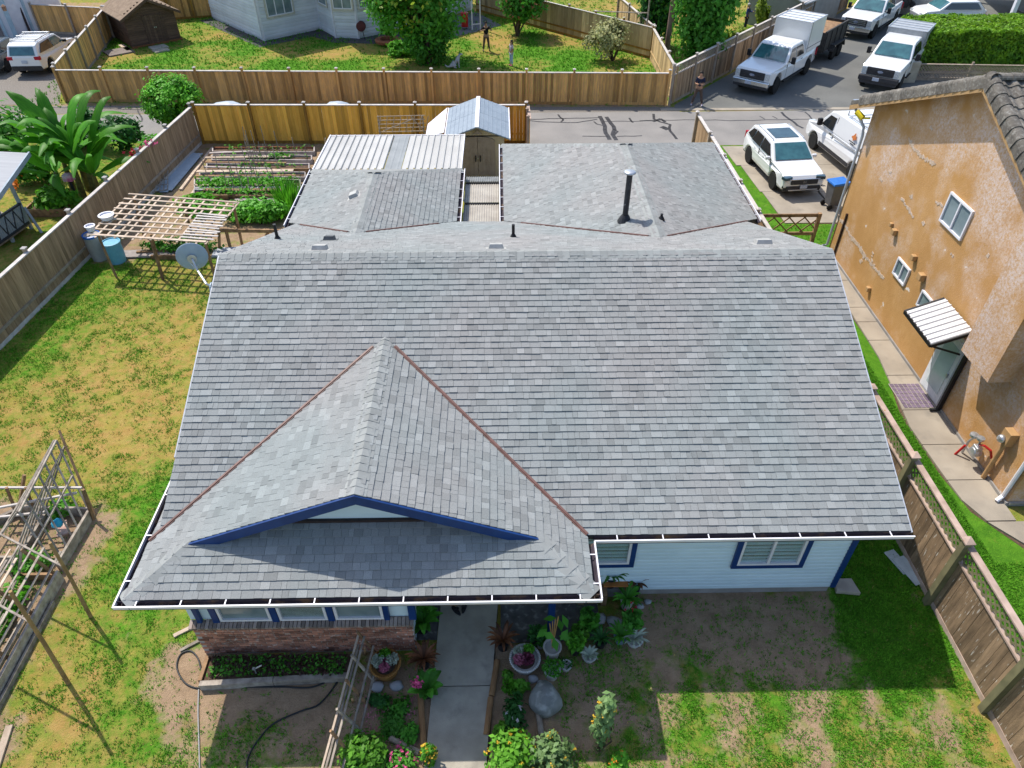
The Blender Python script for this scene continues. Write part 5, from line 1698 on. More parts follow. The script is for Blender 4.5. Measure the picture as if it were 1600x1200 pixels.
def trailer(label, pos, heading, L_=3.6):
    t = thing('dump_trailer', label, 'trailer', (pos[0], pos[1], .01), heading)
    M_tr = mat('black_trailer_steel', (.05, .048, .045), (.03, .03, .03), sc=5, rough=.7, c3=(.14, .09, .06), sc3=6, lo3=.62, hi3=.8)
    b = lambda n, c, d, m=M_tr, p=None, **k: MB().box(c, d, **k).build(n, m, p or t, local=True)
    b('bed_floor', (0, 0, .72), (L_, 1.8, .1))
    for sg in (-1, 1):
        s = b('side_wall', (0, sg * .9, 1.25), (L_, .06, 1.0))
        for k in range(5): b('stake', (-L_ / 2 + .15 + k * (L_ - .3) / 4, sg * .95, 1.2), (.07, .05, 1.05), M_tr, s)
        b('top_rail', (0, sg * .9, 1.78), (L_, .09, .07))
        fd = b('fender', (-.3, sg * 1.06, .86), (1.7, .3, .06))
        b('fender_end', (.58, sg * 1.06, .7), (.06, .3, .34), M_tr, fd, ry=R(-30)); b('fender_end', (-1.18, sg * 1.06, .7), (.06, .3, .34), M_tr, fd, ry=R(30))
    b('front_wall', (L_ / 2, 0, 1.25), (.06, 1.8, 1.0)); b('tailgate', (-L_ / 2, 0, 1.25), (.06, 1.8, 1.0))
    b('load', (-.2, 0, 1.45), (L_ - .3, 1.6, .3), M_woodbrown)
    b('tool_box', (L_ / 2 + .35, 0, 1.0), (.45, .9, .6), mat('rusty_box', (.12, .06, .05), (.07, .04, .035), rough=.7))
    MB().bar((L_ / 2 + .1, -.6, .62), (L_ / 2 + 1.3, 0, .55), .08).bar((L_ / 2 + .1, .6, .62), (L_ / 2 + 1.3, 0, .55), .08).bar((L_ / 2 + .95, 0, .1), (L_ / 2 + .95, 0, 1.0), .07).build('drawbar', M_tr, t, local=True)
    for k in range(4):
        MB().bar((L_ / 2 + .1 + .02 * k, -.5 + k * .12, .7), (L_ / 2 + .25, -.4 + k * .14, 1.9 - .1 * k), .03).build('rake_handle', M_woodpale, t, local=True)
    for x in (.15, -.75):
        for sg in (-1, 1):
            q = MB().lathe((x, sg * 1.06, .36), [(.2, -.1), (.34, -.1), (.36, -.06), (.36, .06), (.34, .1), (.2, .1)], 18, Matrix.Rotation(R(90), 3, 'X')).build('wheel', M_rubber, t, local=True)
            MB().lathe((x, sg * 1.06, .36), [(0, -.06), (.21, -.08), (.21, .08), (0, .06)], 14, Matrix.Rotation(R(90), 3, 'X')).build('rim', M_rim, q, local=True)
    return t
back = lambda c, d: Vector(c.t.location) - Vector((math.cos(hd), math.sin(hd), 0)) * d
trailer('black dump trailer hitched behind the white truck with the cargo box', back(pk1, 6.1), hd)
trailer('dark trailer behind the farther white pickup at the top edge', back(pk2, 6.2), hd)

# pale vehicle roof and a cart beyond the hedge
c = Car('parked_car', 'pale grey parked car roof and hood showing just above the trimmed hedge', 'car', G(1480, 40) + V(.0, .6, 0), R(180), .95, tumble=.14, belt=1.0, zr=1.5)
c.x0, c.x1 = -2.2, 2.2
c.shell('body', [(-2.2, .5), (-2.1, .35)] + arch(-1.3, .36, .35) + arch(1.35, .36, .35) + [(2.1, .4), (2.2, .7), (1.9, .9), (1.0, 1.0), (-2.2, 1.0)], M_carw)
c.shell('cabin', [(1.1, .98), (.4, 1.5), (-1.5, 1.52), (-2.1, .98)], M_carw)
c.across('windshield', (1.02, 1.04), (.45, 1.45), M_carglass, .1, .03)
c.across('rear_window', (-2.03, 1.05), (-1.58, 1.44), M_sideglass, .12, .03)
c.side('side_window', [(.8, 1.05), (.4, 1.42), (-1.4, 1.43), (-1.75, 1.05)], M_sideglass)
c.wheel(1.35, .32); c.wheel(-1.3, .32)
for sg in (-1, 1):
    c.box('headlight', (2.1, sg * .68, .72), (.16, .3, .14), M_lamp); c.box('taillight', (-2.16, sg * .72, .8), (.08, .26, .16), M_tail)

# white crossover on the drive, facing the camera
hc = R(-84)
c = Car('parked_car', 'white crossover with a dark sunroof parked facing the camera on the driveway', 'car', (11.9, 28.75), hc, .93, .97, tumble=.2, belt=1.02, zr=1.66)
c.x0, c.x1 = -2.3, 2.3
r = .355
c.shell('body', [(-2.25, .55), (-2.15, .34)] + arch(-1.38, .42, .34) + arch(1.32, .42, .34) + [(2.15, .34), (2.27, .5), (2.28, .72), (2.12, .9), (1.9, .96), (1.05, 1.08), (-2.2, 1.08), (-2.28, .95)], M_carw, .07, seg=4)
c.shell('cabin', [(1.08, 1.03), (.3, 1.58), (.05, 1.65), (-1.1, 1.68), (-1.75, 1.6), (-2.2, 1.05)], M_carw, .06, seg=4)
c.shell('lower_trim', [(-2.24, .34), (-2.2, .26), (2.2, .26), (2.26, .36), (2.24, .42), (-2.24, .42)], M_trim, .02, .955)
c.across('windshield', (1.0, 1.11), (.33, 1.56), M_carglass, .1, .03)
c.across('rear_window', (-2.1, 1.15), (-1.78, 1.56), M_sideglass, .14, .03)
b = MB(); b.box((-.5, 0, 1.676), (1.0, 1.05, .02), ry=R(1.3)); b.build('sunroof', M_glass, c.t, local=True)
c.side('side_window', [(.72, 1.12), (.22, 1.5), (-.42, 1.54), (-.42, 1.12)], M_sideglass)
c.side('side_window', [(-.5, 1.12), (-.5, 1.54), (-1.2, 1.55), (-1.35, 1.12)], M_sideglass)
c.side('side_window', [(-1.42, 1.14), (-1.3, 1.54), (-1.6, 1.5), (-1.9, 1.2)], M_sideglass)
c.wheel(1.32, r); c.wheel(-1.38, r)
g = c.box('grille', (2.3, 0, .7), (.06, 1.15, .2), M_trim, bevel=.02)
c.box('grille_bar', (2.31, 0, .82), (.05, 1.3, .035), M_chrome, g)
b = MB(); b.bar((2.34, -.045, .66), (2.34, -.055, .78), .02); b.bar((2.34, .045, .66), (2.34, .055, .78), .02); b.bar((2.34, -.05, .72), (2.34, .05, .72), .02); b.build('badge', M_chrome, g, local=True)
lb = c.box('lower_grille', (2.285, 0, .44), (.06, 1.45, .16), M_trim)
c.box('skid_plate', (2.31, 0, .37), (.06, 1.25, .05), M_steel, lb)
c.box('licence_plate', (2.34, 0, .5), (.02, .31, .15), M_plate)
for sg in (-1, 1):
    c.box('headlight', (2.16, sg * .72, .84), (.26, .38, .13), M_glass, bevel=.03, rz=R(-18) * sg)
    c.box('fog_light', (2.2, sg * .76, .48), (.06, .22, .1), M_trim)
    c.box('taillight', (-2.22, sg * .76, 1.0), (.14, .18, .34), M_tail, bevel=.03)
    m = c.box('mirror', (.72, sg * 1.03, 1.12), (.13, .2, .14), M_carw, bevel=.04)
    c.box('mirror_arm', (.75, sg * .92, 1.08), (.06, .12, .05), M_black, m)
    c.box('roof_rail', (-.65, sg * .68, 1.69), (1.6, .035, .035), M_steel)
    c.box('door_handle', (.0, sg * .935, .95), (.16, .02, .03), M_carw); c.box('door_handle', (-.95, sg * .935, .95), (.16, .02, .03), M_carw)
    c.side('door_seam', [(-.46, .42), (-.445, .42), (-.445, 1.06), (-.46, 1.06)], M_trim, .003, both=(sg,))
    c.side('door_seam', [(.78, .42), (.795, .42), (.795, 1.06), (.78, 1.06)], M_trim, .003, both=(sg,))

# white cargo van, nose away from the camera
hv = R(98)
c = Car('cargo_van', 'white cargo van with a roof rack parked beside the orange house', 'van', (15.45, 29.9), hv, 1.0, 1.0, tumble=.13, belt=1.25, zr=2.05)
c.x0, c.x1 = -2.75, 2.75
c.shell('body', [(-2.7, .5), (-2.65, .36)] + arch(-1.65, .43, .36) + arch(1.75, .43, .36) + [(2.6, .4), (2.7, .7), (2.6, 1.0), (1.75, 1.22), (-2.7, 1.25)], M_carw, .06, seg=4)
c.shell('cargo_body', [(1.75, 1.2), (1.05, 1.95), (.7, 2.05), (-2.55, 2.05), (-2.72, 1.9), (-2.72, 1.2)], M_carw, .08, seg=4)
c.across('windshield', (1.66, 1.3), (1.1, 1.9), M_carglass, .1, .03)
c.side('side_window', [(1.4, 1.3), (.98, 1.8), (.5, 1.82), (.5, 1.3)], M_sideglass)
c.across('rear_window', (-2.72, 1.4), (-2.72, 1.85), M_sideglass, .2, .03)
c.wheel(1.75, .35, .24); c.wheel(-1.65, .35, .24)
for sg in (-1, 1):
    c.box('taillight', (-2.7, sg * .9, 1.2), (.1, .14, .6), M_tail, bevel=.02)
    c.box('headlight', (2.55, sg * .75, .9), (.2, .3, .25), M_lamp, bevel=.03)
    c.box('mirror', (1.3, sg * 1.16, 1.42), (.16, .2, .3), M_black, bevel=.03)
    c.box('side_rail', (0, sg * .995, .5), (2.5, .03, .18), M_trim)
    c.side('side_groove', [(.3, 1.12), (-2.5, 1.12), (-2.5, 1.15), (.3, 1.15)], M_steel, .006, both=(sg,))
    c.side('door_seam', [(.38, .5), (.4, .5), (.4, 1.9), (.38, 1.9)], M_trim, .003, both=(sg,))
    c.box('door_handle', (.55, sg * 1.0, 1.15), (.16, .03, .05), M_trim)
# orange diamond emblem and small print on the left flank
y = lambda x, z: c.f(x, z) + .016
b = MB()
for (dx, dz, s) in ((0, 0, .14), (.0, .12, .05), (-.13, -.02, .05), (.13, -.02, .05)):
    pts = [(-1.1 + dx - s, 1.62 + dz), (-1.1 + dx, 1.62 + dz - s), (-1.1 + dx + s, 1.62 + dz), (-1.1 + dx, 1.62 + dz + s)]
    b.prism([(x, y(x, z), z) for x, z in pts], (0, -.012, 0))
b.build('orange_emblem', mat('orange_vinyl', (.6, .2, .06), (.5, .15, .04), rough=.4), c.t, local=True)
b = MB()
for (z, w) in ((1.4, .5), (1.33, .34)):
    for k in range(int(w / .05)):
        x = -1.1 - w / 2 + k * .05
        b.prism([(x, y(x, z), z), (x + .032, y(x, z), z), (x + .032, y(x, z + .04), z + .04), (x, y(x, z + .04), z + .04)], (0, -.012, 0))
b.build('small_print', M_trim, c.t, local=True)
rk = c.box('roof_rack', (-.1, 0, 2.13), (.05, 1.5, .04), M_steel)
for x in (-1.0, -1.9): c.box('rack_bar', (x, 0, 2.13), (.05, 1.5, .04), M_steel, rk)
for sg in (-1, 1):
    c.box('rack_rail', (-.95, sg * .74, 2.14), (2.1, .04, .04), M_steel, rk)
    for x in (.05, -1.0, -1.9): c.box('rack_upright', (x, sg * .74, 2.2), (.04, .04, .22), M_steel, rk)

# white wagon with a roof rack at the left, and the dark car beside it
hw_ = R(92)
c = Car('parked_car', 'white wagon with a roof rack seen from behind by the brown fence', 'car', (-26.6, 44.6), hw_, .94, 1.0, tumble=.18, belt=1.05, zr=1.7)
c.x0, c.x1 = -2.3, 2.3
c.shell('body', [(-2.28, .6), (-2.2, .4)] + arch(-1.35, .43, .38) + arch(1.35, .43, .38) + [(2.2, .4), (2.28, .7), (2.1, .95), (1.1, 1.1), (-2.28, 1.1)], M_carw, .06)
c.shell('cabin', [(1.1, 1.06), (.4, 1.62), (.1, 1.68), (-1.7, 1.7), (-2.0, 1.62), (-2.28, 1.06)], M_carw, .06)
c.shell('lower_trim', [(-2.3, .62), (-2.26, .34), (2.2, .3), (2.24, .42), (-2.1, .46)], M_trim, .02, .96)
c.across('rear_window', (-2.24, 1.14), (-2.04, 1.54), M_carglass, .16, .03)
c.across('windshield', (1.02, 1.13), (.45, 1.58), M_carglass, .1, .03)
c.side('side_window', [(.75, 1.14), (.32, 1.55), (-.4, 1.58), (-.4, 1.14)], M_carglass)
c.side('side_window', [(-.48, 1.14), (-.48, 1.58), (-1.5, 1.58), (-1.95, 1.2)], M_sideglass)
c.wheel(1.35, .36); c.wheel(-1.35, .36)
for sg in (-1, 1):
    c.box('taillight', (-2.2, sg * .74, 1.0), (.18, .34, .2), M_tail, bevel=.04)
    c.box('headlight', (2.12, sg * .7, .82), (.2, .34, .16), M_lamp, bevel=.03)
    c.box('mirror', (.78, sg * 1.02, 1.15), (.13, .2, .15), M_black, bevel=.03)
    c.box('roof_rail', (-.75, sg * .66, 1.76), (1.9, .05, .05), M_steel)
for x in (.0, -.75, -1.5): c.box('rack_bar', (x, 0, 1.8), (.06, 1.5, .05), M_steel)
c.box('licence_plate', (-2.31, 0, .82), (.02, .32, .15), M_plate)
c = Car('parked_car', 'dark grey car cut off by the left edge beside the white wagon', 'car', (-29.2, 44.6), R(95), .9, 1.0, tumble=.2, belt=.98, zr=1.5)
c.x0, c.x1 = -2.2, 2.2
c.shell('body', [(-2.2, .5), (-2.1, .34)] + arch(-1.3, .38, .34) + arch(1.35, .38, .34) + [(2.1, .36), (2.2, .65), (2.0, .88), (1.0, 1.0), (-1.6, 1.02), (-2.2, 1.0)], M_cargrey, .06)
c.shell('cabin', [(1.05, .98), (.3, 1.46), (.0, 1.5), (-1.0, 1.5), (-1.8, .99)], M_cargrey, .06)
c.across('rear_window', (-1.72, 1.06), (-1.08, 1.46), M_carglass, .12, .03)
c.across('windshield', (.96, 1.05), (.35, 1.43), M_carglass, .1, .03)
c.side('side_window', [(.7, 1.06), (.25, 1.4), (-.9, 1.41), (-1.4, 1.06)], M_sideglass)
c.wheel(1.35, .33); c.wheel(-1.3, .33)
for sg in (-1, 1):
    c.box('taillight', (-2.14, sg * .7, .88), (.14, .3, .16), M_tail, bevel=.03); c.box('headlight', (2.06, sg * .68, .75), (.16, .3, .14), M_lamp, bevel=.03)
    c.box('mirror', (.7, sg * .98, 1.05), (.13, .18, .13), M_black, bevel=.03)

# recycling bin
bp_ = V(13.1, 25.7, .03)
bn = thing('wheeled_bin', 'grey wheeled bin with a bright blue lid at the end of the driveway', 'bin', bp_, R(-80))
b = MB(); vs = []
for z, w, d in ((.12, .4, .46), (1.0, .56, .64)):
    vs += [(-w / 2, -d / 2, z), (w / 2, -d / 2, z), (w / 2, d / 2, z), (-w / 2, d / 2, z)]
b.add(vs, [(3, 2, 1, 0), (4, 5, 6, 7), (0, 1, 5, 4), (1, 2, 6, 5), (2, 3, 7, 6), (3, 0, 4, 7)])
b.build('tub', mat('grey_bin', (.13, .13, .135), (.1, .1, .105), rough=.55), bn, local=True, bevel=.03)
MB().add([(-.31, -.36, 1.0), (.31, -.36, 1.0), (.31, .36, 1.0), (-.31, .36, 1.0), (-.29, -.34, 1.08), (.29, -.34, 1.08), (.29, .34, 1.12), (-.29, .34, 1.12)], [(3, 2, 1, 0), (4, 5, 6, 7), (0, 1, 5, 4), (1, 2, 6, 5), (2, 3, 7, 6), (3, 0, 4, 7)]).build('lid', mat('blue_lid', (.03, .16, .5), (.02, .12, .42), rough=.4), bn, local=True, bevel=.02)
for x in (-.24, .24):
    MB().lathe((x, -.25, .11), [(0, -.03), (.11, -.03), (.11, .03), (0, .03)], 14, Matrix.Rotation(R(90), 3, 'Y')).build('wheel', M_rubber, bn, local=True)
MB().box((0, .4, .98), (.5, .04, .04)).build('handle', M_black, bn, local=True)
# a pale car roof low behind the yellow fence
# ------------------------------------------------------------------ trees and shrubs
def leafm(name, a, b, tr=.4, tone=.45, rough=.55):
    return mat(name, a, b, sc=3, rough=rough, tone=tone, translucent=tr, spec=.3)
M_leaf = leafm('green_leaves', (.11, .37, .035), (.06, .24, .022))
M_leaf2 = leafm('bright_leaves', (.16, .45, .03), (.09, .32, .02))
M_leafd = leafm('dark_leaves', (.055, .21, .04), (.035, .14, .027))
M_leafr = leafm('red_tip_leaves', (.38, .16, .08), (.28, .12, .06))
M_leafp = leafm('pale_leaves', (.48, .47, .24), (.34, .36, .15))
M_leafy = leafm('yellow_green_leaves', (.3, .4, .04), (.2, .32, .03))
M_hedge = leafm('hedge_leaves', (.22, .4, .02), (.11, .26, .016))
def cloud(c, r, n, clumps=26, spread=.32, size=(.1, .18), shell=.55, up=.6, flat=None):
    """leaf positions gathered in clumps through an ellipsoid"""
    c, r = np.array(c, float), np.array(r, float)
    d = rng.normal(size=(clumps, 3)); d /= np.linalg.norm(d, axis=1, keepdims=True)
    rad = shell + (1 - shell) * rng.random(clumps) ** .7
    cc = d * rad[:, None] * .82
    i = rng.integers(0, clumps, n)
    off = rng.normal(size=(n, 3)) * spread * (.6 + .8 * rng.random(clumps))[i][:, None]
    p = cc[i] + off * .62
    l = np.linalg.norm(p, axis=1, keepdims=True)
    lim = 1.0 + .16 * rng.random((n, 1))
    p = np.where(l > lim, p / l * lim, p)
    P = c + p * r
    N_ = p + rng.normal(size=(n, 3)) * .6 + np.array([0, 0, up])
    ct = rng.uniform(-.7, .7, clumps)
    tone = ct[i] + rng.uniform(-.45, .45, n)
    s = rng.uniform(size[0], size[1], n)
    return P, N_, s, tone
def trunk(t, base, tips, r=.12, name='trunk'):
    b = MB()
    base = Vector(base)
    for k, (tip, rr) in enumerate(tips):
        tip = Vector(tip)
        m = base.lerp(tip, .5) + V(random.uniform(-.15, .15), random.uniform(-.15, .15), .1)
        b.tube([base + V(random.uniform(-.5, .5) * r, random.uniform(-.5, .5) * r, -.05), m, tip], [rr, rr * .75, rr * .35], 8)
    return b.build(name, M_bark, t)
def tree(name, label, base, c, r, n, m, clumps=30, size=(.1, .18), tips=6, tr=.12, spread=.3, group=None, extra=None, cat='tree', shell=.5):
    t = thing(name, label, cat, (base[0], base[1], 0), group=group)
    c = Vector(c)
    tl = [(c + V(random.uniform(-.6, .6) * r[0], random.uniform(-.6, .6) * r[1], random.uniform(-.3, .5) * r[2]), tr * random.uniform(.5, 1)) for _ in range(tips)]
    trunk(t, (base[0], base[1], 0), tl)
    P, N_, s, tone = cloud(c, r, n, clumps, spread, size, shell)
    k = P[:, 2] > .08
    leafobj('crown', P[k], N_[k], s[k], m, t, tone=tone[k])
    if extra:
        em, en = extra
        P, N_, s, tone = cloud(c + V(0, -.2 * r[1], .25 * r[2]), [q * 1.02 for q in r], en, clumps, spread, size, .85)
        leafobj('crown_tips', P, N_, s, em, t, tone=tone, kind='stuff')
    return t
tree('leafy_tree', 'big leafy green tree standing by the brown lane fence near the white house', (-4.1, 44.3), (-4.35, 44.9, 3.7), (3.05, 2.5, 3.0), 15000, M_leaf, 44, (.1, .2), 9, .13, .28, extra=(M_leafy, 1200))
_bt = [o for o in col.objects if o.name.startswith('leafy_tree')][0]
P, N_, s, tone = cloud((-4.15, 44.5, 1.35), (1.25, 1.0, 1.4), 3200, 18, .3, (.09, .17), .4)
leafobj('low_crown', P, N_, s, M_leaf, _bt, tone=tone)
q = GY(817, 8, 50.6)
tree('red_tip_tree', 'small round tree with red leaf tips on the lawn behind the people', (1.2, 50.3), q + V(0, 0, .35), (1.65, 1.5, 1.3), 5500, M_leaf, 24, (.09, .17), 6, .08, .3, extra=(M_leafr, 230))
q = GY(950, 56, 44.9)
tree('pale_tree', 'thin pale leaved little tree beside the tan panel fence', (6.85, 44.9), q, (1.45, 1.2, 1.15), 2600, M_leafp, 22, (.07, .13), 7, .06, .24)
q = GY(1112, 40, 41.6)
tree('leafy_tree', 'dense dark green conical tree behind the lattice fence next to the white truck', (11.4, 42.1), (11.35, 42.2, 5.3), (1.95, 1.5, 5.2), 18000, M_leaf, 70, (.1, .19), 5, .14, .26)
tree('leafy_tree', 'dark green shrubby tree between the utility pole and the thin post', (10.0, 47.9), (10.0, 48.0, 4.0), (1.5, 1.3, 4.2), 9000, M_leafd, 36, (.1, .19), 5, .12, .28, extra=(M_leaf, 1800))
tree('leafy_tree', 'green tree at the top edge behind the conical tree and the man', (13.6, 50.0), (13.4, 50.2, 3.0), (1.8, 1.5, 2.6), 6000, M_leaf, 26, (.1, .19), 5, .12, .28)
tree('shrub', 'pale green leafy shrub beside the man in the blue jacket', (17.3, 51.0), (17.3, 51.0, 1.1), (.55, .5, 1.2), 1200, M_leafy, 12, (.08, .15), 3, .04, .3, cat='shrub')
tree('shrub', 'low yellow green bush in the grass left of the big tree trunk', (-5.9, 46.2), (-5.9, 46.2, .35), (1.0, .6, .45), 1500, M_leaf2, 14, (.07, .13), 3, .03, .3, cat='shrub')
tree('shrub', 'yellow green weedy bush behind the lattice fence at the tree foot', (14.6, 46.8), (14.6, 46.8, .7), (1.0, .8, .7), 1100, M_leafy, 12, (.07, .14), 3, .03, .3, cat='shrub')
q = GY(268, 156, 33.7)
tree('round_bush', 'round clipped bright green bush at the corner of the grey and yellow fences', (-15.4, 33.7), (q.x, 33.7, q.z), (1.35, 1.25, 1.05), 9000, M_leaf2, 60, (.06, .11), 6, .06, .2, cat='bush', shell=.8)
for (lab, x, y, z, r, n, m) in (('leafy green shrub at the left edge above the grey deck roof', -22.6, 31.6, 1.1, (2.0, 1.3, 1.2), 4500, M_leaf), ('dark shrub behind the banana plant beside the lane', -18.7, 32.2, .9, (1.0, .8, .9), 2200, M_leafd),
                                ('grey green shrub behind the banana plant near the round bush', -16.9, 31.9, .8, (.9, .7, .8), 1800, M_leafd), ('low flowering shrub along the grey fence by the banana plant', -15.2, 30.2, .6, (.6, 1.1, .6), 1500, M_leaf),
                                ('leafy low plants filling the wooden bed under the banana plant', -17.4, 26.0, .5, (.9, .6, .45), 1400, M_leaf2), ('trailing green shrub left of the banana plant by the deck', -19.5, 28.6, .7, (1.0, .8, .7), 2000, M_leaf)):
    tree('shrub', lab, (x, y), (x, y, z), r, n, m, 20, (.08, .15), 3, .03, .3, cat='shrub')
def flowers(name, label, pts, m, s=.07, cat='flowers', n=14):
    P = np.array([Vector(p) + V(random.gauss(0, .1), random.gauss(0, .1), random.gauss(0, .08)) for p in pts for _ in range(n)])
    return leafobj(name, P, rng.normal(size=P.shape) + np.array([0, -.3, .8]), np.full(len(P), s), m, label=label, cat=cat, tone=rng.uniform(-.5, .5, len(P)), aspect=.8)
M_fred = mat('red_petals', (.6, .03, .05), (.45, .02, .04), rough=.6, tone=.3, translucent=.2)
M_fpinkp = mat('pink_petals', (.75, .12, .3), (.55, .06, .2), rough=.6, tone=.3, translucent=.2)
M_fwhite = mat('white_petals', (.75, .72, .75), (.6, .55, .62), rough=.6, tone=.2, translucent=.2)
M_fyell = mat('yellow_petals', (.75, .5, .05), (.6, .36, .03), rough=.6, tone=.3, translucent=.2)
M_forng = mat('orange_petals', (.75, .25, .03), (.6, .18, .02), rough=.6, tone=.3, translucent=.2)
flowers('red_flowers', 'red flowers over the grey fence beside the banana plant', [G(206, 240, 1.6), G(212, 238, 1.6)], M_fred, .08)
flowers('pink_flowers', 'pink and white flowers over the grey fence near its lane end', [G(228, 228, 1.7), G(236, 222, 1.7), G(222, 232, 1.6)], M_fpinkp, .07)
flowers('orange_flowers', 'orange flowers in front of the grey deck roof', [G(20, 272, .6), G(24, 290, .5)], M_forng, .1)

# trimmed hedge, right
def hedge(label, x0, x1, y0, y1, h, n):
    W_, D_ = x1 - x0, y1 - y0
    t = thing('trimmed_hedge', label, 'hedge', ((x0 + x1) / 2, (y0 + y1) / 2, 0))
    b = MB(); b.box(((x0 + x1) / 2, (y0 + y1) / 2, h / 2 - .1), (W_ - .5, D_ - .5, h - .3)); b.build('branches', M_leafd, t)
    fr = [('t', W_ * D_ * 1.3), ('f', W_ * h), ('l', D_ * h), ('b', W_ * h * .3), ('r', D_ * h * .3)]
    tot = sum(a for _, a in fr)
    Ps, Ns = [], []
    for k, a in fr:
        m = int(n * a / tot)
        u, v = rng.random(m), rng.random(m)
        dep = rng.random(m) ** 1.5 * .3
        bump = (vnoise(u * W_ * 1.4, v * h * 2.2, 33) - .5) * .3
        if k == 't': P = np.stack([x0 + u * W_, y0 + v * D_, h - dep + bump], 1); nn = (0, 0, 1)
        elif k == 'f': P = np.stack([x0 + u * W_, y0 + dep + bump * .7, v * h], 1); nn = (0, -1, .3)
        elif k == 'b': P = np.stack([x0 + u * W_, y1 - dep, v * h], 1); nn = (0, 1, .3)
        elif k == 'l': P = np.stack([x0 + dep + bump * .7, y0 + u * D_, v * h], 1); nn = (-1, 0, .3)
        else: P = np.stack([x1 - dep, y0 + u * D_, v * h], 1); nn = (1, 0, .3)
        Ps.append(P); Ns.append(np.array(nn) + rng.normal(size=(m, 3)) * .55)
    P = np.concatenate(Ps); N_ = np.concatenate(Ns)
    # rounded left end
    cut = (P[:, 0] - x0) + (h - P[:, 2]) * .55
    P[:, 2] -= np.clip(.7 - cut, 0, 1) * .6
    leafobj('foliage', P, N_, rng.uniform(.06, .12, len(P)), M_hedge, t, tone=rng.uniform(-.8, .8, len(P)) + (vnoise(P[:, 0] * 3, P[:, 1] * 3 + P[:, 2] * 3, 8) - .5))
hedge('tall square trimmed bright green hedge behind the orange house roof', 23.8, 36.0, 42.6, 46.4, 2.1, 42000)

# banana plant with big leaves
M_ban = mat('banana_leaf', (.1, .34, .02), (.06, .24, .015), sc=4, stretch=(1, 14, 1), rough=.5, rnd=.3, translucent=.45, spec=.3)
M_banstem = mat('banana_stem', (.2, .19, .06), (.1, .09, .035), sc=6, rough=.8)
def banana_leaf(Ln, W_, rise, droop, fold):
    b = MB()
    n = 12
    vs = []
    for k in range(n + 1):
        t = k / n
        x = Ln * (t * .9 + .05 * math.sin(t * 3))
        z = rise * math.sin(min(1, t * 1.1) * math.pi * .5) - droop * t ** 2.4
        w = W_ * (math.sin(math.pi * min(1, max(0, (t - .1) / .9)) ** .75) if t > .1 else 0) + .025
        e = 1 + .08 * math.sin(k * 2.3)
        vs += [(x, -w * e, z - abs(w) * fold), (x, 0, z + .02), (x, w * (2 - e), z - abs(w) * fold)]
    fs = []
    for k in range(n):
        a = 3 * k
        fs += [(a, a + 3, a + 4, a + 1), (a + 1, a + 4, a + 5, a + 2)]
    b.add(vs, fs)
    return b.mesh('leaf', M_ban)
me_bl = [banana_leaf(2.4, .22, 1.0, .8, .45), banana_leaf(2.1, .24, 1.6, .5, .55), banana_leaf(2.5, .2, .7, .9, .4), banana_leaf(1.8, .21, 1.8, .15, .7)]
bt = thing('banana_plant', 'large clump of banana plants with long arching leaves beside the grey fence', 'plant', (-16.9, 27.2, 0))
random.seed(5)
stems = [(-16.9, 27.1, 1.5), (-16.5, 27.3, 1.3), (-17.4, 27.4, 1.3), (-17.0, 27.8, 1.6), (-16.2, 27.0, .9), (-17.6, 26.9, 1.0)]
b = MB()
for (x, y, h) in stems: b.tube([(x, y, 0), (x + .05, y, h * .6), (x + .08, y + .03, h + .15)], [.13, .11, .07], 9)
b.build('stems', M_banstem, bt)
for i, (x, y, h) in enumerate(stems):
    n = 8
    for k in range(n):
        a = k * 2 * math.pi / n + i * .9 + random.uniform(-.3, .3)
        me = me_bl[(k + i) % 4] if k else me_bl[3]
        s = random.uniform(.85, 1.25) * (.85 if h < 1.1 else 1)
        M = Matrix.Translation((x + .08, y + .03, h)) @ Matrix.Rotation(a, 4, 'Z') @ Matrix.Rotation(R(random.uniform(-25, 5)), 4, 'Y') @ Matrix.Rotation(R(random.uniform(-25, 25)), 4, 'X') @ Matrix.Scale(s, 4)
        o = piece('leaf', me, bt, M)
for me in me_bl: me.polygons.foreach_set('use_smooth', [True] * len(me.polygons))
random.seed(12)

# ------------------------------------------------------------------ neighbour's deck at the left edge
dk = thing('covered_deck', 'grey blue covered deck with a braced railing cut off by the left edge', 'deck', (-19.5, 25, 0))
M_dk = mat('blue_grey_deck_paint', (.3, .36, .42), (.24, .29, .34), sc=4, rough=.6)
M_dkd = mat('dark_deck_frame', (.035, .045, .06), (.025, .03, .042), rough=.6)
M_dkr = mat('grey_deck_roof', (.34, .35, .37), (.28, .29, .31), sc=2, stretch=(.3, 3, 1), rough=.7)
zr_ = 2.5
a, c = G(45, 239, zr_), G(-4, 308, zr_)
b = MB(); b.prism([(a.x, a.y, zr_), (c.x, c.y, zr_), (c.x - 4, c.y, zr_ + .25), (a.x - 4, a.y, zr_ + .25)], (0, 0, -.1)); b.build('roof', M_dkr, dk)
MB().bar(a + V(.02, 0, -.03), c + V(.02, 0, -.03), .06, .16).build('fascia', M_dk, dk)
ra, rc = G(34, 314, 1.1), G(-12, 338, 1.1)
A0, A1 = G(31, 318, 1.05), G(-20, 352, 1.05)
B0 = V(A0.x, A0.y, .3); B1 = V(A1.x, A1.y, .3)
MB().bar(A0, A1, .09, .07).build('top_rail', M_dkd, dk)
MB().bar(B0, B1, .06, .09).build('bottom_rail', M_dkd, dk)
b = MB(); n_ = 16
for k in range(n_): 
    p = A0.lerp(A1, (k + .5) / n_); b.bar(p + V(0, .03, 0), V(p.x, p.y + .03, .32), .1, .02)
b.build('railing_boards', M_dk, dk)
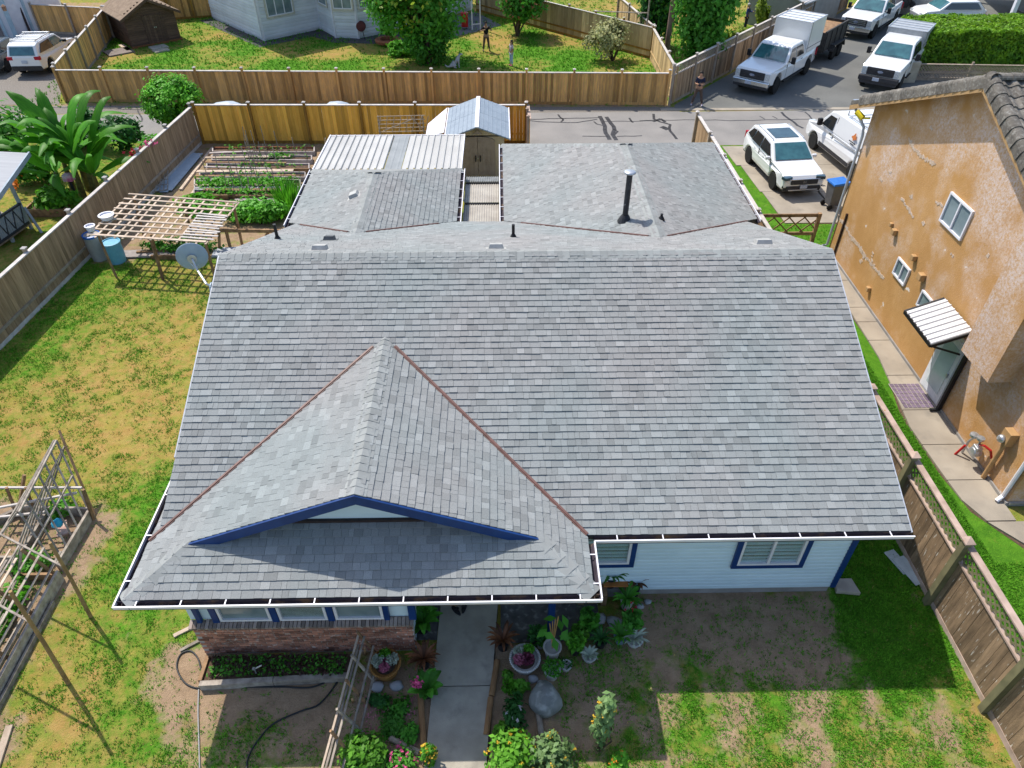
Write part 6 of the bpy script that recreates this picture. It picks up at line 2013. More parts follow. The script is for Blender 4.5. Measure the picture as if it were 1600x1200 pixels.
for k in range(4):
    p, q = A0.lerp(A1, k / 4), A0.lerp(A1, (k + .5) / 4)
    for (u_, w_) in ((p, q), (A0.lerp(A1, (k + 1) / 4), q)):
        MB().bar(V(u_.x, u_.y - .03, 1.0), V(w_.x, w_.y - .03, .36), .035).build('brace', M_dkd, dk)
b = MB(); b.prism([(B0.x, B0.y, .18), (B1.x, B1.y, .18), (B1.x - 4, B1.y + 1, .18), (B0.x - 4, B0.y + 2.4, .18)], (0, 0, .1)); b.build('deck_floor', M_woodold, dk)
for p in (A0, A0.lerp(A1, .6)):
    MB().box((p.x - .05, p.y + .05, 1.25), (.1, .1, 2.5)).build('post', M_dk, dk)
MB().bar((A0.x + .5, A0.y - .3, .0), (A0.x + .1, A0.y, .9), .08).build('stair_rail', M_dk, dk)
pl = thing('planter_bed', 'brown wooden planter bed at the foot of the banana plant', 'planter', (-17.6, 25.6, 0))
for (c_x, c_y, w, d) in ((-17.6, 25.45, 1.5, .06), (-17.6, 26.5, 1.5, .06), (-18.35, 25.97, .06, .98), (-16.85, 25.97, .06, .98)):
    MB().box((c_x, c_y, .16), (w, d, .32)).build('board', M_woodbrown, pl)
MB().box((-17.6, 25.97, .1), (1.42, .96, .2)).build('soil', M_soil, pl)
fo = G(107, 277, 1.0)
b = MB(); b.box(fo, (.36, .3, .26)); b.build('pink_box', mat('pink_paint', (.6, .12, .3), (.7, .65, .75), sc=4, rough=.5), label='small pink and white box on a dark post among the banana leaves', cat='box', bevel=.02)
b = MB(); b.bar((fo.x, fo.y, 0), (fo.x, fo.y, fo.z - .13), .07); b.build('dark_post', M_dkd, label='dark post holding the small pink and white box', cat='post')
# ------------------------------------------------------------------ back garden: pergola, barrels, vegetable beds
zp = 1.52
A, B_, C, D = G(139, 367, zp), G(203, 304, zp), G(372, 317, zp), G(322, 379, zp)
pg = thing('pergola', 'rough pergola of thin crossed wooden slats at the end of the dry lawn', 'pergola', ((A.x + C.x) / 2, (A.y + C.y) / 2, 0))
Q = lambda s, t: A.lerp(D, s).lerp(B_.lerp(C, s), t)
for k in range(14):
    s = k / 13 + random.uniform(-.008, .008)
    MB().bar(Q(s, -.03 + random.uniform(-.02, .01)) + V(0, 0, .0), Q(s + random.uniform(-.015, .015), 1.02 if k % 5 else .8), .065, .025).build('slat', M_woodpale, pg)
for k in range(9):
    t = k / 8
    e = 1.0 if k not in (2, 4) else .72
    MB().bar(Q(-.01, t) + V(0, 0, .025), Q(e, t + random.uniform(-.02, .02)) + V(0, 0, .025), .075 if k % 3 else .095, .03).build('slat', M_woodpale, pg)
for k in range(10):
    t = .06 + k * .064
    MB().bar(Q(.78 - t * .05, t) + V(0, 0, .05), Q(1.06 - t * .1 + .02 * (k % 2), t + random.uniform(-.03, .02)) + V(0, 0, .05), .07, .02).build('slat', M_fcap, pg)
for (s, t) in ((.08, .0), (.52, .02), (.98, .03), (.05, .95), (.5, .97), (.97, .95)):
    p = Q(s, t)
    MB().bar((p.x + random.uniform(-.15, .15), p.y - .12, 0), p, .07).build('post', M_woodbrown, pg)
MB().bar(G(253, 428), Q(.5, .1), .06).build('prop', M_woodbrown, pg)
def barrel(label, p, r, h, m, lid=None, taper=.9):
    t = thing('barrel', label, 'barrel', p)
    b = MB(); b.lathe(p, [(r * taper, 0), (r * .97, h * .25), (r, h * .5), (r * .98, h * .8), (r, h)], 20); b.build('body', m, t, smooth=False)
    b = MB(); b.lathe(p + V(0, 0, h), [(r * 1.05, -.05), (r * 1.05, .02), (r * .9, .03), (r * .88, -.03), (0, -.03)], 20); b.build('rim', lid or m, t)
    return t
M_bgrey = mat('grey_barrel', (.38, .37, .37), (.3, .29, .29), sc=3, rough=.6)
M_bblue = mat('pale_blue_barrel', (.16, .42, .58), (.12, .34, .48), sc=3, rough=.5)
M_bdblue = mat('blue_plastic', (.03, .15, .5), (.02, .11, .4), rough=.4)
barrel('grey barrel with a blue rim under the pergola corner by the grey fence', G(158, 404), .28, .95, M_bgrey, M_bdblue)
barrel('pale blue barrel standing next to the grey barrel under the pergola', G(185, 408), .3, .75, M_bblue)
for (px, py, r, h, lab) in ((168, 342, .23, .14, 'white round basin lying on the pergola slats'), (143, 360, .15, .16, 'small white bucket on the pergola corner by the fence')):
    p = G(px, py, 1.56)
    b = MB(); b.lathe(p, [(r * .8, 0), (r, h), (r * 1.12, h), (r * 1.12, h + .02), (r * .9, h + .02), (r * .9, h * .8), (0, h * .8)], 18); b.build('basin', M_white, label=lab, cat='basin')
gr = thing('garden_rail', 'low brown timber rail with two legs between pergola and roof', 'rail', G(350, 392))
a, c = G(337, 360, .75), G(438, 361, .75)
MB().bar(a, c, .07, .12).build('rail', M_woodbrown, gr)
for (px, py) in ((343, 390), (360, 388)):
    p = G(px, py); tpt = a.lerp(c, .05 if px < 350 else .16); MB().bar(p, tpt, .09).build('leg', M_woodbrown, gr)
MB().bar(G(412, 378), a.lerp(c, .82), .08).build('leg', M_woodbrown, gr)

M_rust = mat('rusty_board', (.36, .13, .065), (.25, .09, .05), sc=5, rough=.9)
M_gboard = mat('grey_garden_board', (.44, .39, .37), (.28, .25, .235), sc=5, stretch=(1, 4, 1), rough=.95, rnd=.2)
M_wboard = mat('white_board', (.62, .6, .62), (.52, .5, .52), sc=4, rough=.7)
M_veg = leafm('vegetable_leaves', (.12, .4, .02), (.07, .28, .015))
ml = {'r': M_rust, 'g': M_gboard, 'w': M_wboard, 'b': M_woodbrown, 'p': M_woodpale}
def bed(label, x0, x1, yn, yf, front, back, plants=0, h=.2, ends=True):
    """raised bed between two pixel rows"""
    a, c, d, e = G(x0, yn), G(x1, yn), G(x1, yf), G(x0, yf)
    t = thing('raised_bed', label, 'garden bed', (a + d) / 2, group='timber edged vegetable beds')
    up = V(0, 0, h / 2)
    n = 3
    for (p, q, m) in ((a, c, front), (e, d, back)):
        for k in range(n):
            u_, w_ = p.lerp(q, k / n + (.004 if k else 0)), p.lerp(q, (k + 1) / n)
            MB().bar(u_ + up + V(0, random.uniform(-.04, .04), 0), w_ + up + V(0, random.uniform(-.04, .04), random.uniform(-.03, .02)), .05, h).build('board', ml[m], t)
    if ends:
        MB().bar(a + up, e + up, .05, h).build('board', M_gboard, t); MB().bar(c + up, d + up, .05, h).build('board', M_gboard, t)
    b = MB(); b.prism([p + V(0, 0, .01) for p in (a, c, d, e)], (0, 0, h * .55)); b.build('soil', M_soil, t)
    if plants:
        P = np.array([tuple(a.lerp(c, random.random()).lerp(e.lerp(d, random.random()), random.random()) + V(0, 0, h * .6 + random.random() * .22)) for _ in range(plants)])
        leafobj('plants', P, rng.normal(size=P.shape) * .6 + np.array([0, 0, 1]), rng.uniform(.05, .1, len(P)), M_veg, t, tone=rng.uniform(-.7, .7, len(P)), kind='stuff')
    for k in range(6):
        p = a.lerp(c, (k + .5) / 6 + random.uniform(-.05, .05)).lerp(e.lerp(d, .5), random.random())
        MB().bar(p, p + V(random.uniform(-.1, .1), random.uniform(-.1, .1), random.uniform(.7, 1.3)), .022).build('stake', M_woodold, t)
bed('vegetable bed with a long rusty red back board by the yellow fence', 334, 492, 243, 236, 'g', 'r', 60)
bed('narrow vegetable bed with dark grey boards, second from the yellow fence', 333, 488, 256, 249, 'g', 'g', 60)
bed('narrow vegetable bed with brown and grey boards, third from the yellow fence', 325, 484, 270, 262, 'b', 'g', 90)
bed('vegetable bed with a wide pale grey front board, fourth from the yellow fence', 314, 478, 283, 276, 'g', 'g', 90)
bed('vegetable bed with green growth behind a long white board', 306, 470, 299, 287, 'w', 'g', 1500)
bed('vegetable bed with bare soil and a brown front board nearest the pergola', 305, 462, 312, 303, 'b', 'w', 260)
def board(label, p, q, w, m, h=.04, name='plank', z=.03):
    p, q = Vector(p), Vector(q)
    MB().bar(p + V(0, 0, z), q + V(0, 0, z), w, h).build(name, m, label=label, cat='plank')
board('long pale diagonal plank running up beside the timber vegetable beds', G(283, 298), G(332, 233), .12, M_woodpale, .1)
board('weathered diagonal plank, inner one at the left ends of the vegetable beds', G(300, 305), G(344, 243), .1, M_woodpale, .08)
for k, (px, py, qx, qy) in enumerate(((250, 300, 300, 240), (256, 302, 305, 246), (263, 300, 312, 242))):
    board(('pale blue grey sheet on the ground against the grey fence', 'middle pale sheet of three on the ground by the grey fence', 'outer pale sheet of three on the ground by the grey fence')[k], G(px, py), G(qx, qy), .34, mat('pale_blue_sheet', (.42, .5, .56), (.36, .43, .49), sc=3, rough=.6), .02, 'metal_sheet', .03 + .022 * k)
for k in range(9):
    y0 = 246 + k * 7.2
    p, q = G(322 - k * 2 + random.uniform(-6, 14), y0), G(470 - random.uniform(0, 90), y0 + random.uniform(-3, 3))
    board('loose weathered plank lying on the vegetable beds, %s from the yellow fence' % ('first', 'second', 'third', 'fourth', 'fifth', 'sixth', 'seventh', 'eighth', 'ninth')[k], p, q, random.uniform(.1, .22), (M_gboard, M_woodpale, M_woodbrown)[k % 3], .04, 'plank', .2)
for k, (px, w, h) in enumerate(((385, 1.3, .42), (545, .9, .3))):
    q = G(px, 170)
    b = MB(); b.blob((q.x, 34.6, .5), (w, .6, .75), k, 2, .08); b.build('tarp_heap', mat('pale_blue_tarp', (.4, .46, .52), (.33, .38, .44), rough=.4), smooth=True, label=('pale blue rounded heap just showing above the yellow fence, left one', 'smaller pale blue rounded heap just showing above the yellow fence')[k], cat='heap')
# wire trellis by the fence
wt = thing('wire_trellis', 'bent wire and stick trellis leaning on the grey fence behind the pergola', 'trellis', G(240, 300))
a, c, d, e = G(224, 302, .1), G(262, 296, .1), GY(262, 250, 29.8), GY(232, 240, 29.8)
for k in range(7):
    MB().bar(a.lerp(c, k / 6), e.lerp(d, k / 6) + V(0, 0, .1 * math.sin(k)), .03).build('stick', M_woodold, wt)
    MB().bar(a.lerp(e, k / 6), c.lerp(d, k / 6), .025).build('stick', M_woodold, wt)
# leafy vegetables
def clump(name, label, p, r, h, n, m, size=(.05, .1), cat='plants', clumps=14):
    P, N_, s, tone = cloud((p[0], p[1], h * .5), (r[0], r[1], h * .55), n, clumps, .34, size, .4, .9)
    P[:, 2] = np.maximum(P[:, 2], .03)
    return leafobj(name, P, N_, s, m, label=label, cat=cat, tone=tone)
clump('vegetable_plants', 'bright leafy vegetables in the plot between pergola and grey roof', G(392, 338), (1.1, .9), .6, 2600, M_veg, (.06, .12))
clump('vegetable_plants', 'leafy vegetables with yellowing leaves nearest the grey roof edge', G(424, 343), (.7, .7), .8, 1700, M_veg, (.06, .12))
clump('vegetable_plants', 'green leafy patch seen through the pergola slats', G(310, 330), (1.0, .8), .5, 1500, M_veg, (.06, .12))
clump('vegetable_plants', 'dark green climbers along the front timber under the pergola', G(290, 392), (1.5, .3), .5, 1300, M_leaf, (.05, .1))
clump('vegetable_plants', 'two small bright plants in front of the rusty board', G(440, 250), (.5, .2), .35, 240, M_veg, (.06, .12))
b = MB(); p = G(452, 322)
for k in range(260):
    a = random.uniform(0, 6.28); r = random.random() ** .5 * .55
    q = p + V(math.cos(a) * r, math.sin(a) * r, 0); l = random.uniform(.1, .35); h = random.uniform(.6, 1.05)
    d = V(math.cos(a), math.sin(a), 0)
    s = V(-d.y, d.x, 0) * .018
    b.tone = random.uniform(-1, 1)
    b.add([q - s, q + s, q + d * l * .5 + V(0, 0, h * .7) + s, q + d * l * .5 + V(0, 0, h * .7) - s, q + d * l + V(0, 0, h)], [(0, 1, 2, 3), (3, 2, 4)])
b.build('chive_clump', M_veg, label='tall clump of bright grassy leaves by the left wing gutter', cat='plant')
for (px, py, w, d, rz_, m, lab) in ((392, 316, 1.3, .5, .1, M_gboard, 'grey board lying flat in front of the vegetable beds'), (425, 314, .9, .45, -.4, M_gboard, 'tilted grey board beside the tall grassy clump'), (365, 395, 1.4, .6, .1, mat('grey_tarp', (.4, .42, .46), (.3, .32, .36), sc=4, rough=.7), 'grey sheet on the ground below the timber rail'),
                               (232, 398, 1.9, .5, .05, M_gboard, 'grey boards lying in the shade under the pergola'), (440, 296, .3, .25, .3, M_black, 'black pot lying by the white bed board')):
    MB().box(G(px, py) + V(0, 0, .05), (w, d, .06), rz=rz_).build('sheet_board' if 'pot' not in lab else 'black_pot', m, label=lab, cat='board' if 'pot' not in lab else 'pot', bevel=.01)
board('brown timber edge in the shade along the front of the pergola plot', G(238, 405), G(318, 405), .1, M_woodbrown, .16, 'timber_edge', .08)
board('second brown timber behind the front edge of the pergola plot', G(215, 398), G(300, 393), .1, M_woodbrown, .14, 'timber_edge', .07)

# ------------------------------------------------------------------ trellised beds at the lower left
def ladder(t, a, b_, c, d, n1, n2, m, w=.03):
    """open frame between four corners a-b (bottom) and d-c (top)"""
    for k in range(n1):
        MB().bar(a.lerp(b_, k / (n1 - 1)), d.lerp(c, k / (n1 - 1)), w).build('slat', m, t)
    for k in range(n2):
        MB().bar(a.lerp(d, k / (n2 - 1)), b_.lerp(c, k / (n2 - 1)), w).build('slat', m, t)
tA = thing('trellis', 'open wooden A shaped trellis frame over the upper timber bed', 'trellis', (-10.3, 10.3, 0))
def PZ(px, py, z): return G(px, py, z)
b0, b1 = G(147, 806), G(96, 893)
MB().bar(b0 + V(0, 0, .14), b1 + V(0, 0, .14), .06, .28).build('board', M_woodold, tA)
b2, b3 = V(-11.3, 10.75, 0), V(-11.25, 9.4, 0)
MB().bar(b2 + V(0, 0, .14), V(b0.x - .04, b0.y, .14), .06, .28).build('board', M_woodold, tA)
MB().bar(V(-10.5, 10.7, .1), V(-10.5, 9.0, .1), .06, .2).build('board', M_woodold, tA)
MB().bar(b3 + V(0, 0, .1), V(-10.55, 9.4, .1), .05, .2).build('board', M_woodold, tA)
MB().bar(V(-12.6, 9.6, .1), V(-10.9, 11.0, .1), .08, .2).build('board', M_woodold, tA)
T0, T1 = PZ(88, 688, 1.5), PZ(30, 800, 1.35)
ladder(tA, b0 + V(-.05, 0, .2), b1 + V(-.05, 0, .2), T1, T0, 7, 3, M_woodold, .04)
F0, F1 = V(-11.2, 10.6, .2), V(-11.2, 9.3, .2)
ladder(tA, V(-10.55, 10.6, .15), V(-10.55, 9.1, .15), T1 + V(.1, 0, -.2), T0 + V(.1, 0, -.2), 6, 2, M_woodold, .03)
MB().bar(T0 + V(.02, .2, .12), b0 + V(.02, 0, 0), .05).build('post', M_woodbrown, tA)
ladder(tA, F0, F1, T1 + V(-.05, 0, 0), T0 + V(-.05, 0, 0), 5, 3, M_woodold, .035)
for (p, q) in ((PZ(128, 762, .75), PZ(0, 762, .75)), (PZ(120, 770, .6), PZ(0, 793, .6)), (PZ(70, 800, .3), PZ(0, 808, .2))):
    MB().bar(p, q, .045).build('rail', M_fcap, tA)
for (px, py, qx, qy) in ((10, 762, 28, 800), (38, 742, 28, 800), (40, 762, 58, 800), (130, 765, 146, 806)):
    MB().bar(PZ(px, py, .9), G(qx, qy + 6), .06).build('post', M_woodbrown, tA)
q = PZ(89, 818, .5)
b = MB(); b.blob(q, .11, 3, 2, .4); b.build('blue_rag', mat('blue_cloth', (.05, .4, .6), (.03, .3, .5), rough=.9), label='crumpled blue rag hanging in the upper trellis', cat='rag')
MB().box(G(97, 826, .25), (.22, .42, .04), rz=.5).build('pink_brick', mat('pink_concrete', (.5, .36, .3), (.35, .2, .17), sc=9, rough=.9), label='pink stained paver lying inside the upper trellis bed', cat='paver')
clump('bed_plants', 'small green plants inside the upper trellis bed', G(95, 800), (.35, .35), .35, 320, M_veg, (.04, .08))
clump('bed_plants', 'green plants between the two trellised beds', G(50, 885), (.5, .35), .3, 500, M_veg, (.04, .08))
tB = thing('trellis', 'long low ladder of slats over the lower timber bed at the left edge', 'trellis', (-10, 7.6, 0))
e0, e1 = G(99, 905), G(0, 1092)
d_ = (e1 - e0).normalized()
MB().bar(e0 + V(0, 0, .16), e1 + d_ * 2 + V(0, 0, .16), .06, .32).build('board', M_woodold, tB)
MB().bar(e0 + V(.1, -.6, .06), e1 + d_ * 2 + V(.1, -.6, .06), .05, .12).build('board', M_woodold, tB)
MB().bar(e0 + V(0, 0, .1), e0 + V(-.9, 0, .1), .06, .22).build('board', M_woodbrown, tB)
for k, (dx, z) in enumerate(((-.05, .45), (-.12, .62), (-.2, .78), (-.32, .92), (-.45, 1.0), (-.6, .95), (-.75, .85), (-.9, .75))):
    o = random.uniform(-.5, .3)
    MB().bar(e0 + V(dx, -o, z), e1 + d_ * 2 + V(dx, 0, z - .05), .035 if k % 2 else .05, .02).build('slat', M_woodpale if k % 3 == 1 else M_woodold, tB)
for k in range(12):
    s_ = random.uniform(0, .5)
    MB().bar(e0.lerp(e1, s_) + V(-.05 - .08 * k, 0, .15 + .07 * (k % 7)), e1 + d_ * random.uniform(.2, 2) + V(-.05 - .075 * k, 0, .2 + .07 * (k % 6)), .028, .018).build('slat', (M_woodold, M_fgreen, M_woodold)[k % 3], tB)
for k in range(5):
    p = e0.lerp(e1 + d_ * 1.2, k / 4)
    MB().bar(p + V(-.03, 0, 0), p + V(-.42, 0, 1.05), .05).build('post', M_woodbrown, tB)
    MB().bar(p + V(-.95, 0, 0), p + V(-.42, 0, 1.05), .045).build('post', M_woodold, tB)
clump('bed_plants', 'bright green plants under the lower slat trellis at the left edge', G(10, 960), (.35, .8), .35, 900, M_veg, (.04, .08))
for (lab, bp, tp_) in (('upper tall brown pole leaning over the trellised beds', G(142, 964), (78, 848)), ('lower tall brown pole leaning over the trellised beds', G(107, 1068), (16, 924))):
    tq = GY(tp_[0], tp_[1], bp.y + .15)
    b = MB(); b.tube([bp, bp.lerp(tq, .5) + V(.02, 0, 0), tq], [.04, .036, .03], 8)
    b.build('wooden_pole', mat('pole_brown', (.36, .23, .1), (.24, .15, .065), sc=5, rough=.85), label=lab, cat='pole')
    MB().bar(tq.lerp(bp, .3), tq.lerp(bp, .3) + V(-1.9, .9, .1), .035).build('cross_stick', M_woodold, label=lab.split(' tall')[0] + ' thin cross stick tied to the tall brown pole', cat='stick')
    for k in range(3):
        p = tq.lerp(bp, .12 + .2 * k)
board('pale plank lying on the straw at the lower left corner', G(16, 1135), G(-8, 1210), .12, M_woodpale)
board('thin brown plank on the grass left of the brick wall', G(302, 980), G(272, 995), .08, M_woodpale, .03)
board('second thin brown plank beside the brick wall corner', G(312, 1002), G(282, 1018), .06, M_woodold, .03)

# ------------------------------------------------------------------ front garden
rb = thing('raised_bed', 'low grey timber bed of ground cover along the brick wall', 'garden bed', (-4.4, 6.8, 0))
a, c = V(-5.72, 6.5, 0), V(-3.0, 6.62, 0)
for k in range(2):
    MB().bar(a.lerp(c, k / 2 + .005) + V(0, 0, .09), a.lerp(c, (k + 1) / 2) + V(0, 0, .09), .1, .18).build('board', M_woodold, rb)
MB().bar((-5.72, 6.56, .09), (-5.72, 7.06, .09), .07, .18).build('board', M_woodbrown, rb)
b = MB(); b.prism([(-5.66, 6.55, .01), (-3.0, 6.66, .01), (-3.0, 7.07, .01), (-5.66, 7.07, .01)], (0, 0, .12)); b.build('soil', M_soil, rb)
P = np.stack([rng.uniform(-5.6, -3.05, 1500), rng.uniform(6.62, 7.04, 1500), rng.uniform(.14, .24, 1500)], 1)
leafobj('ground_cover', P[:800], rng.normal(size=(800, 3)) * .5 + np.array([0, 0, 1]), rng.uniform(.02, .045, 800), leafm('dark_red_leaves', (.1, .05, .04), (.05, .035, .025)), rb, tone=rng.uniform(-.7, .7, 800), kind='stuff')
leafobj('green_sprouts', P[800:], rng.normal(size=(700, 3)) * .5 + np.array([0, 0, 1]), rng.uniform(.02, .05, 700), M_leaf, rb, tone=rng.uniform(-.7, .7, 700), kind='stuff')

# hoses
M_hose = mat('black_hose', (.025, .027, .03), (.018, .02, .022), rough=.5)
def hose(label, pts, m, r=.016):
    P = [G(x, y) + V(0, 0, r + .005) for x, y in pts]
    out = []
    for i in range(len(P) - 1):
        p0, p1, p2, p3 = P[max(i - 1, 0)], P[i], P[i + 1], P[min(i + 2, len(P) - 1)]
        for k in range(8):
            t = k / 8
            out.append(.5 * ((2 * p1) + (p2 - p0) * t + (2 * p0 - 5 * p1 + 4 * p2 - p3) * t * t + (3 * p1 - p0 - 3 * p2 + p3) * t ** 3))
    out.append(P[-1])
    b = MB(); b.tube(out, r, 7); b.build('garden_hose', m, smooth=True, label=label, cat='hose')
hose('black garden hose curving across the shaded earth to the bottom edge', [(540, 1040), (528, 1065), (500, 1100), (470, 1112), (430, 1130), (405, 1155), (388, 1185), (386, 1215)], M_hose)
hose('black hose looped at the left corner of the brick wall bed', [(352, 1056), (330, 1068), (312, 1076), (290, 1068), (277, 1045), (282, 1024), (298, 1018), (310, 1030), (316, 1050), (326, 1064), (335, 1072), (380, 1074), (440, 1074), (490, 1074), (530, 1054)], M_hose)
hose('pale grey hose running straight down from the brick bed corner', [(311, 1078), (310, 1110), (311, 1150), (313, 1215)], mat('grey_hose', (.3, .3, .29), (.24, .24, .23), rough=.5), .014)
tap = G(400, 1052, .2)
b = MB(); b.tube([tap, tap + V(0, .02, .18)], .012, 6); b.tube([tap + V(-.02, 0, .14), tap + V(.14, .05, .2)], .014, 6); b.box(tap + V(.0, 0, .17), (.05, .04, .04)); b.build('sprinkler', M_steel, label='small metal sprinkler on a stake in the brick wall bed', cat='sprinkler')

# leaning stick fence beside the path bed
sf = thing('stick_fence', 'rough fence of leaning sticks and wire left of the front garden bed', 'fence', (-2.75, 5.9, 0))
f0, f1 = V(-2.72, 7.02, 0), V(-2.98, 4.2, 0)
for k, (dx, z, m) in enumerate(((.0, .88, M_woodpale), (.1, .8, M_woodold), (.22, .45, M_woodold), (-.05, .5, M_woodold), (.3, .2, M_woodold))):
    MB().bar(f0 + V(dx, .0, z + .05), f1 + V(dx - .04, 0, z), .035, .03).build('rail', m, sf)
for k in range(7):
    p = f0.lerp(f1, k / 6)
    MB().bar(p + V(.3, 0, 0), p + V(.0, random.uniform(-.06, .06), 1.0 + random.uniform(-.08, .12)), .04).build('stick', (M_woodbrown, M_woodold)[k % 2], sf)
    if k % 2 == 0: MB().bar(p + V(-.02, .1, 0), p + V(.16, -.3, .95), .035).build('stick', M_woodbrown, sf)

def pot(name, label, p, r, h, m, plants, soil=True, taper=.72, rim=.02, group=None, n=22, wavy=0.0):
    """round pot; plants = [(part name, material, P, N, size, tone)]"""
    p = Vector(p)
    t = thing(name, label, 'plant pot', p, group=group)
    b = MB(); b.lathe(p, [(r * taper, 0), (r * .95, h * .7), (r, h), (r + rim, h), (r + rim, h + .02), (r - .015, h + .02), (r - .02, h - .05)], n); o = b.build('pot', m, t)
    if wavy:
        b = MB()
        for k in range(n * 2):
            a = 2 * math.pi * k / (n * 2)
            q = p + V(math.cos(a) * (r + rim * .5), math.sin(a) * (r + rim * .5), h + .02)
            b.blob(q, (wavy, wavy, wavy * .8), k, 1, .2)
        b.build('wavy_rim', m, t)
    if soil: MB().lathe(p + V(0, 0, h - .06), [(r - .02, 0), (r * .6, .015), (0, .02)], n).build('soil', M_soil, t)
    for (pn, pm, P, N_, s, tn) in plants: leafobj(pn, P, N_, s, pm, t, tone=tn)
    return t
def tuft(c, r, n, size, up=1.0, h=.1):
    c = np.array(c)
    a = rng.random(n) * 6.283; q = rng.random(n) ** .5 * r
    P = c + np.stack([np.cos(a) * q, np.sin(a) * q, rng.random(n) * h], 1)
    N_ = rng.normal(size=(n, 3)) * .6 + np.array([0, 0, up])
    return P, N_, rng.uniform(size * .6, size * 1.2, n), rng.uniform(-.8, .8, n)
def straps(c, n, Ln, w, rise=.6, m=None, parent=None, name='leaves', spread=1.0):
    """strap leaves arching out of one centre"""
    c = Vector(c); b = MB()
    for k in range(n):
        a = 2 * math.pi * k / n + random.uniform(-.3, .3)
        l = Ln * random.uniform(.75, 1.1); ri = rise * random.uniform(.6, 1.2)
        d = V(math.cos(a), math.sin(a), 0); s = V(-d.y, d.x, 0)
        pts = []
        for i in range(6):
            t = i / 5
            q = c + d * (l * t * spread) + V(0, 0, l * ri * math.sin(t * 2.0) * .9 + .02)
            ww = w * (math.sin(math.pi * (t * .85 + .12)) + .05)
            pts += [q - s * ww, q + V(0, 0, -ww * .3), q + s * ww]
        b.tone = random.uniform(-1, 1)
        b.add(pts, [f for i in range(5) for f in ((3 * i, 3 * i + 3, 3 * i + 4, 3 * i + 1), (3 * i + 1, 3 * i + 4, 3 * i + 5, 3 * i + 2))])
    return b.build(name, m, parent)
M_terra = mat('ochre_pot', (.34, .17, .045), (.24, .11, .03), sc=7, rough=.8)
M_potw = mat('white_pot', (.55, .54, .52), (.44, .43, .41), sc=6, rough=.6)
M_potb = mat('black_pot', (.025, .026, .03), (.018, .018, .02), rough=.5)
M_silver = leafm('silver_succulent', (.42, .46, .36), (.3, .36, .27), .1)
M_burg = leafm('burgundy_succulent', (.2, .035, .07), (.12, .02, .045), .15)
M_pinks = leafm('pink_succulent', (.5, .17, .24), (.36, .1, .16), .15)
M_bronze = leafm('bronze_leaves', (.26, .1, .04), (.14, .06, .03), .25)
p = G(605, 1050); z = .34
c0 = V(p.x, p.y, z)
pot('round_planter', 'round ochre pot of pale and pink succulents left of the path', p, .27, .32, M_terra,
    [('silver_plant', M_silver, *tuft(c0 + V(-.13, .02, 0), .12, 220, .035)), ('silver_plant', M_silver, *tuft(c0 + V(.13, .05, 0), .11, 200, .035)), ('pink_plant', M_pinks, *tuft(c0 + V(.0, -.12, 0), .09, 150, .035)), ('green_plant', M_leaf2, *tuft(c0 + V(-.02, .15, 0), .1, 160, .045)), ('dark_plant', M_burg, *tuft(c0 + V(0, .0, 0), .06, 60, .03))], wavy=.025)
p = G(820, 1040); c0 = V(p.x, p.y, .3)
pot('round_planter', 'round pot with a wavy white rim and dark red succulents', p, .27, .27, M_potw,
    [('dark_red_plant', M_burg, *tuft(c0 + V(.04, -.04, 0), .13, 240, .035)), ('pink_plant', M_pinks, *tuft(c0 + V(-.12, -.06, 0), .1, 170, .035)), ('silver_plant', M_silver, *tuft(c0 + V(-.12, .1, 0), .09, 130, .035)), ('green_plant', M_leaf2, *tuft(c0 + V(.08, .15, 0), .1, 150, .04))], wavy=.026)
t = thing('tall_pot', 'tall pale grey pot with a thin stemmed leafy plant under the eave', 'plant pot', G(862, 1028))
p = G(862, 1028)
MB().lathe(p, [(.11, 0), (.165, .4), (.18, .41), (.18, .43), (.15, .43), (.145, .37), (0, .37)], 22).build('pot', mat('grey_pot', (.4, .38, .36), (.33, .31, .29), sc=5, rough=.6), t)
b = MB()
for k in range(4): b.tube([p + V(0, 0, .36), p + V(.02 * k - .03, .02, .8), p + V(.05 * (k - 1.5), .05, 1.15 + .08 * k)], .012, 6)
b.build('stems', mat('tan_stem', (.4, .25, .1), (.3, .18, .07), rough=.8), t)
for k in range(9):
    a = k * 2.4
    P = np.array([tuple(p + V(math.cos(a) * .22, math.sin(a) * .2, .75 + .055 * k))])
    leafobj('leaf', P, np.array([[math.cos(a) * .4, math.sin(a) * .4 - .3, 1]]), np.array([.13]), M_leaf, t, tone=np.array([random.uniform(-.5, .5)]))
def potted(label, px, py, r, h, m, lm, kind='tuft', L_=.3, n=120, size=.06, cat_h=.25):
    p = G(px, py)
    t = thing('potted_plant', label, 'potted plant', p)
    MB().lathe(p, [(r * .72, 0), (r, h), (r + .015, h), (r + .015, h + .015), (r - .015, h + .015), (r - .02, h - .04), (0, h - .04)], 18).build('pot', m, t)
    if kind == 'tuft':
        P, N_, s, tn = tuft(p + V(0, 0, h), r * 1.35, n, size, .8, cat_h); leafobj('leaves', P, N_, s, lm, t, tone=tn)
    else:
        straps(p + V(0, 0, h - .02), n, L_, size, .75, lm, t)
    return t
potted('bronze red rosette plant in a black pot at the left path edge', 664, 1040, .12, .26, M_potb, M_bronze, 'straps', .36, 22, .032)
potted('bronze green rosette plant in a black pot at the right path edge', 786, 1012, .13, .28, M_potb, M_bronze, 'straps', .33, 22, .032)
potted('large leaved green plant in a black pot against the brick wall end', 662, 985, .14, .3, M_potb, M_leaf, 'straps', .42, 16, .075)
t = potted('hydrangea with broad green leaves and a pink flower by the path', 668, 1085, .13, .2, M_potb, M_leaf, 'straps', .33, 12, .085)
p = G(652, 1068, .45); P = np.array([tuple(p + V(random.gauss(0, .045), random.gauss(0, .03), random.gauss(0, .075))) for _ in range(90)])
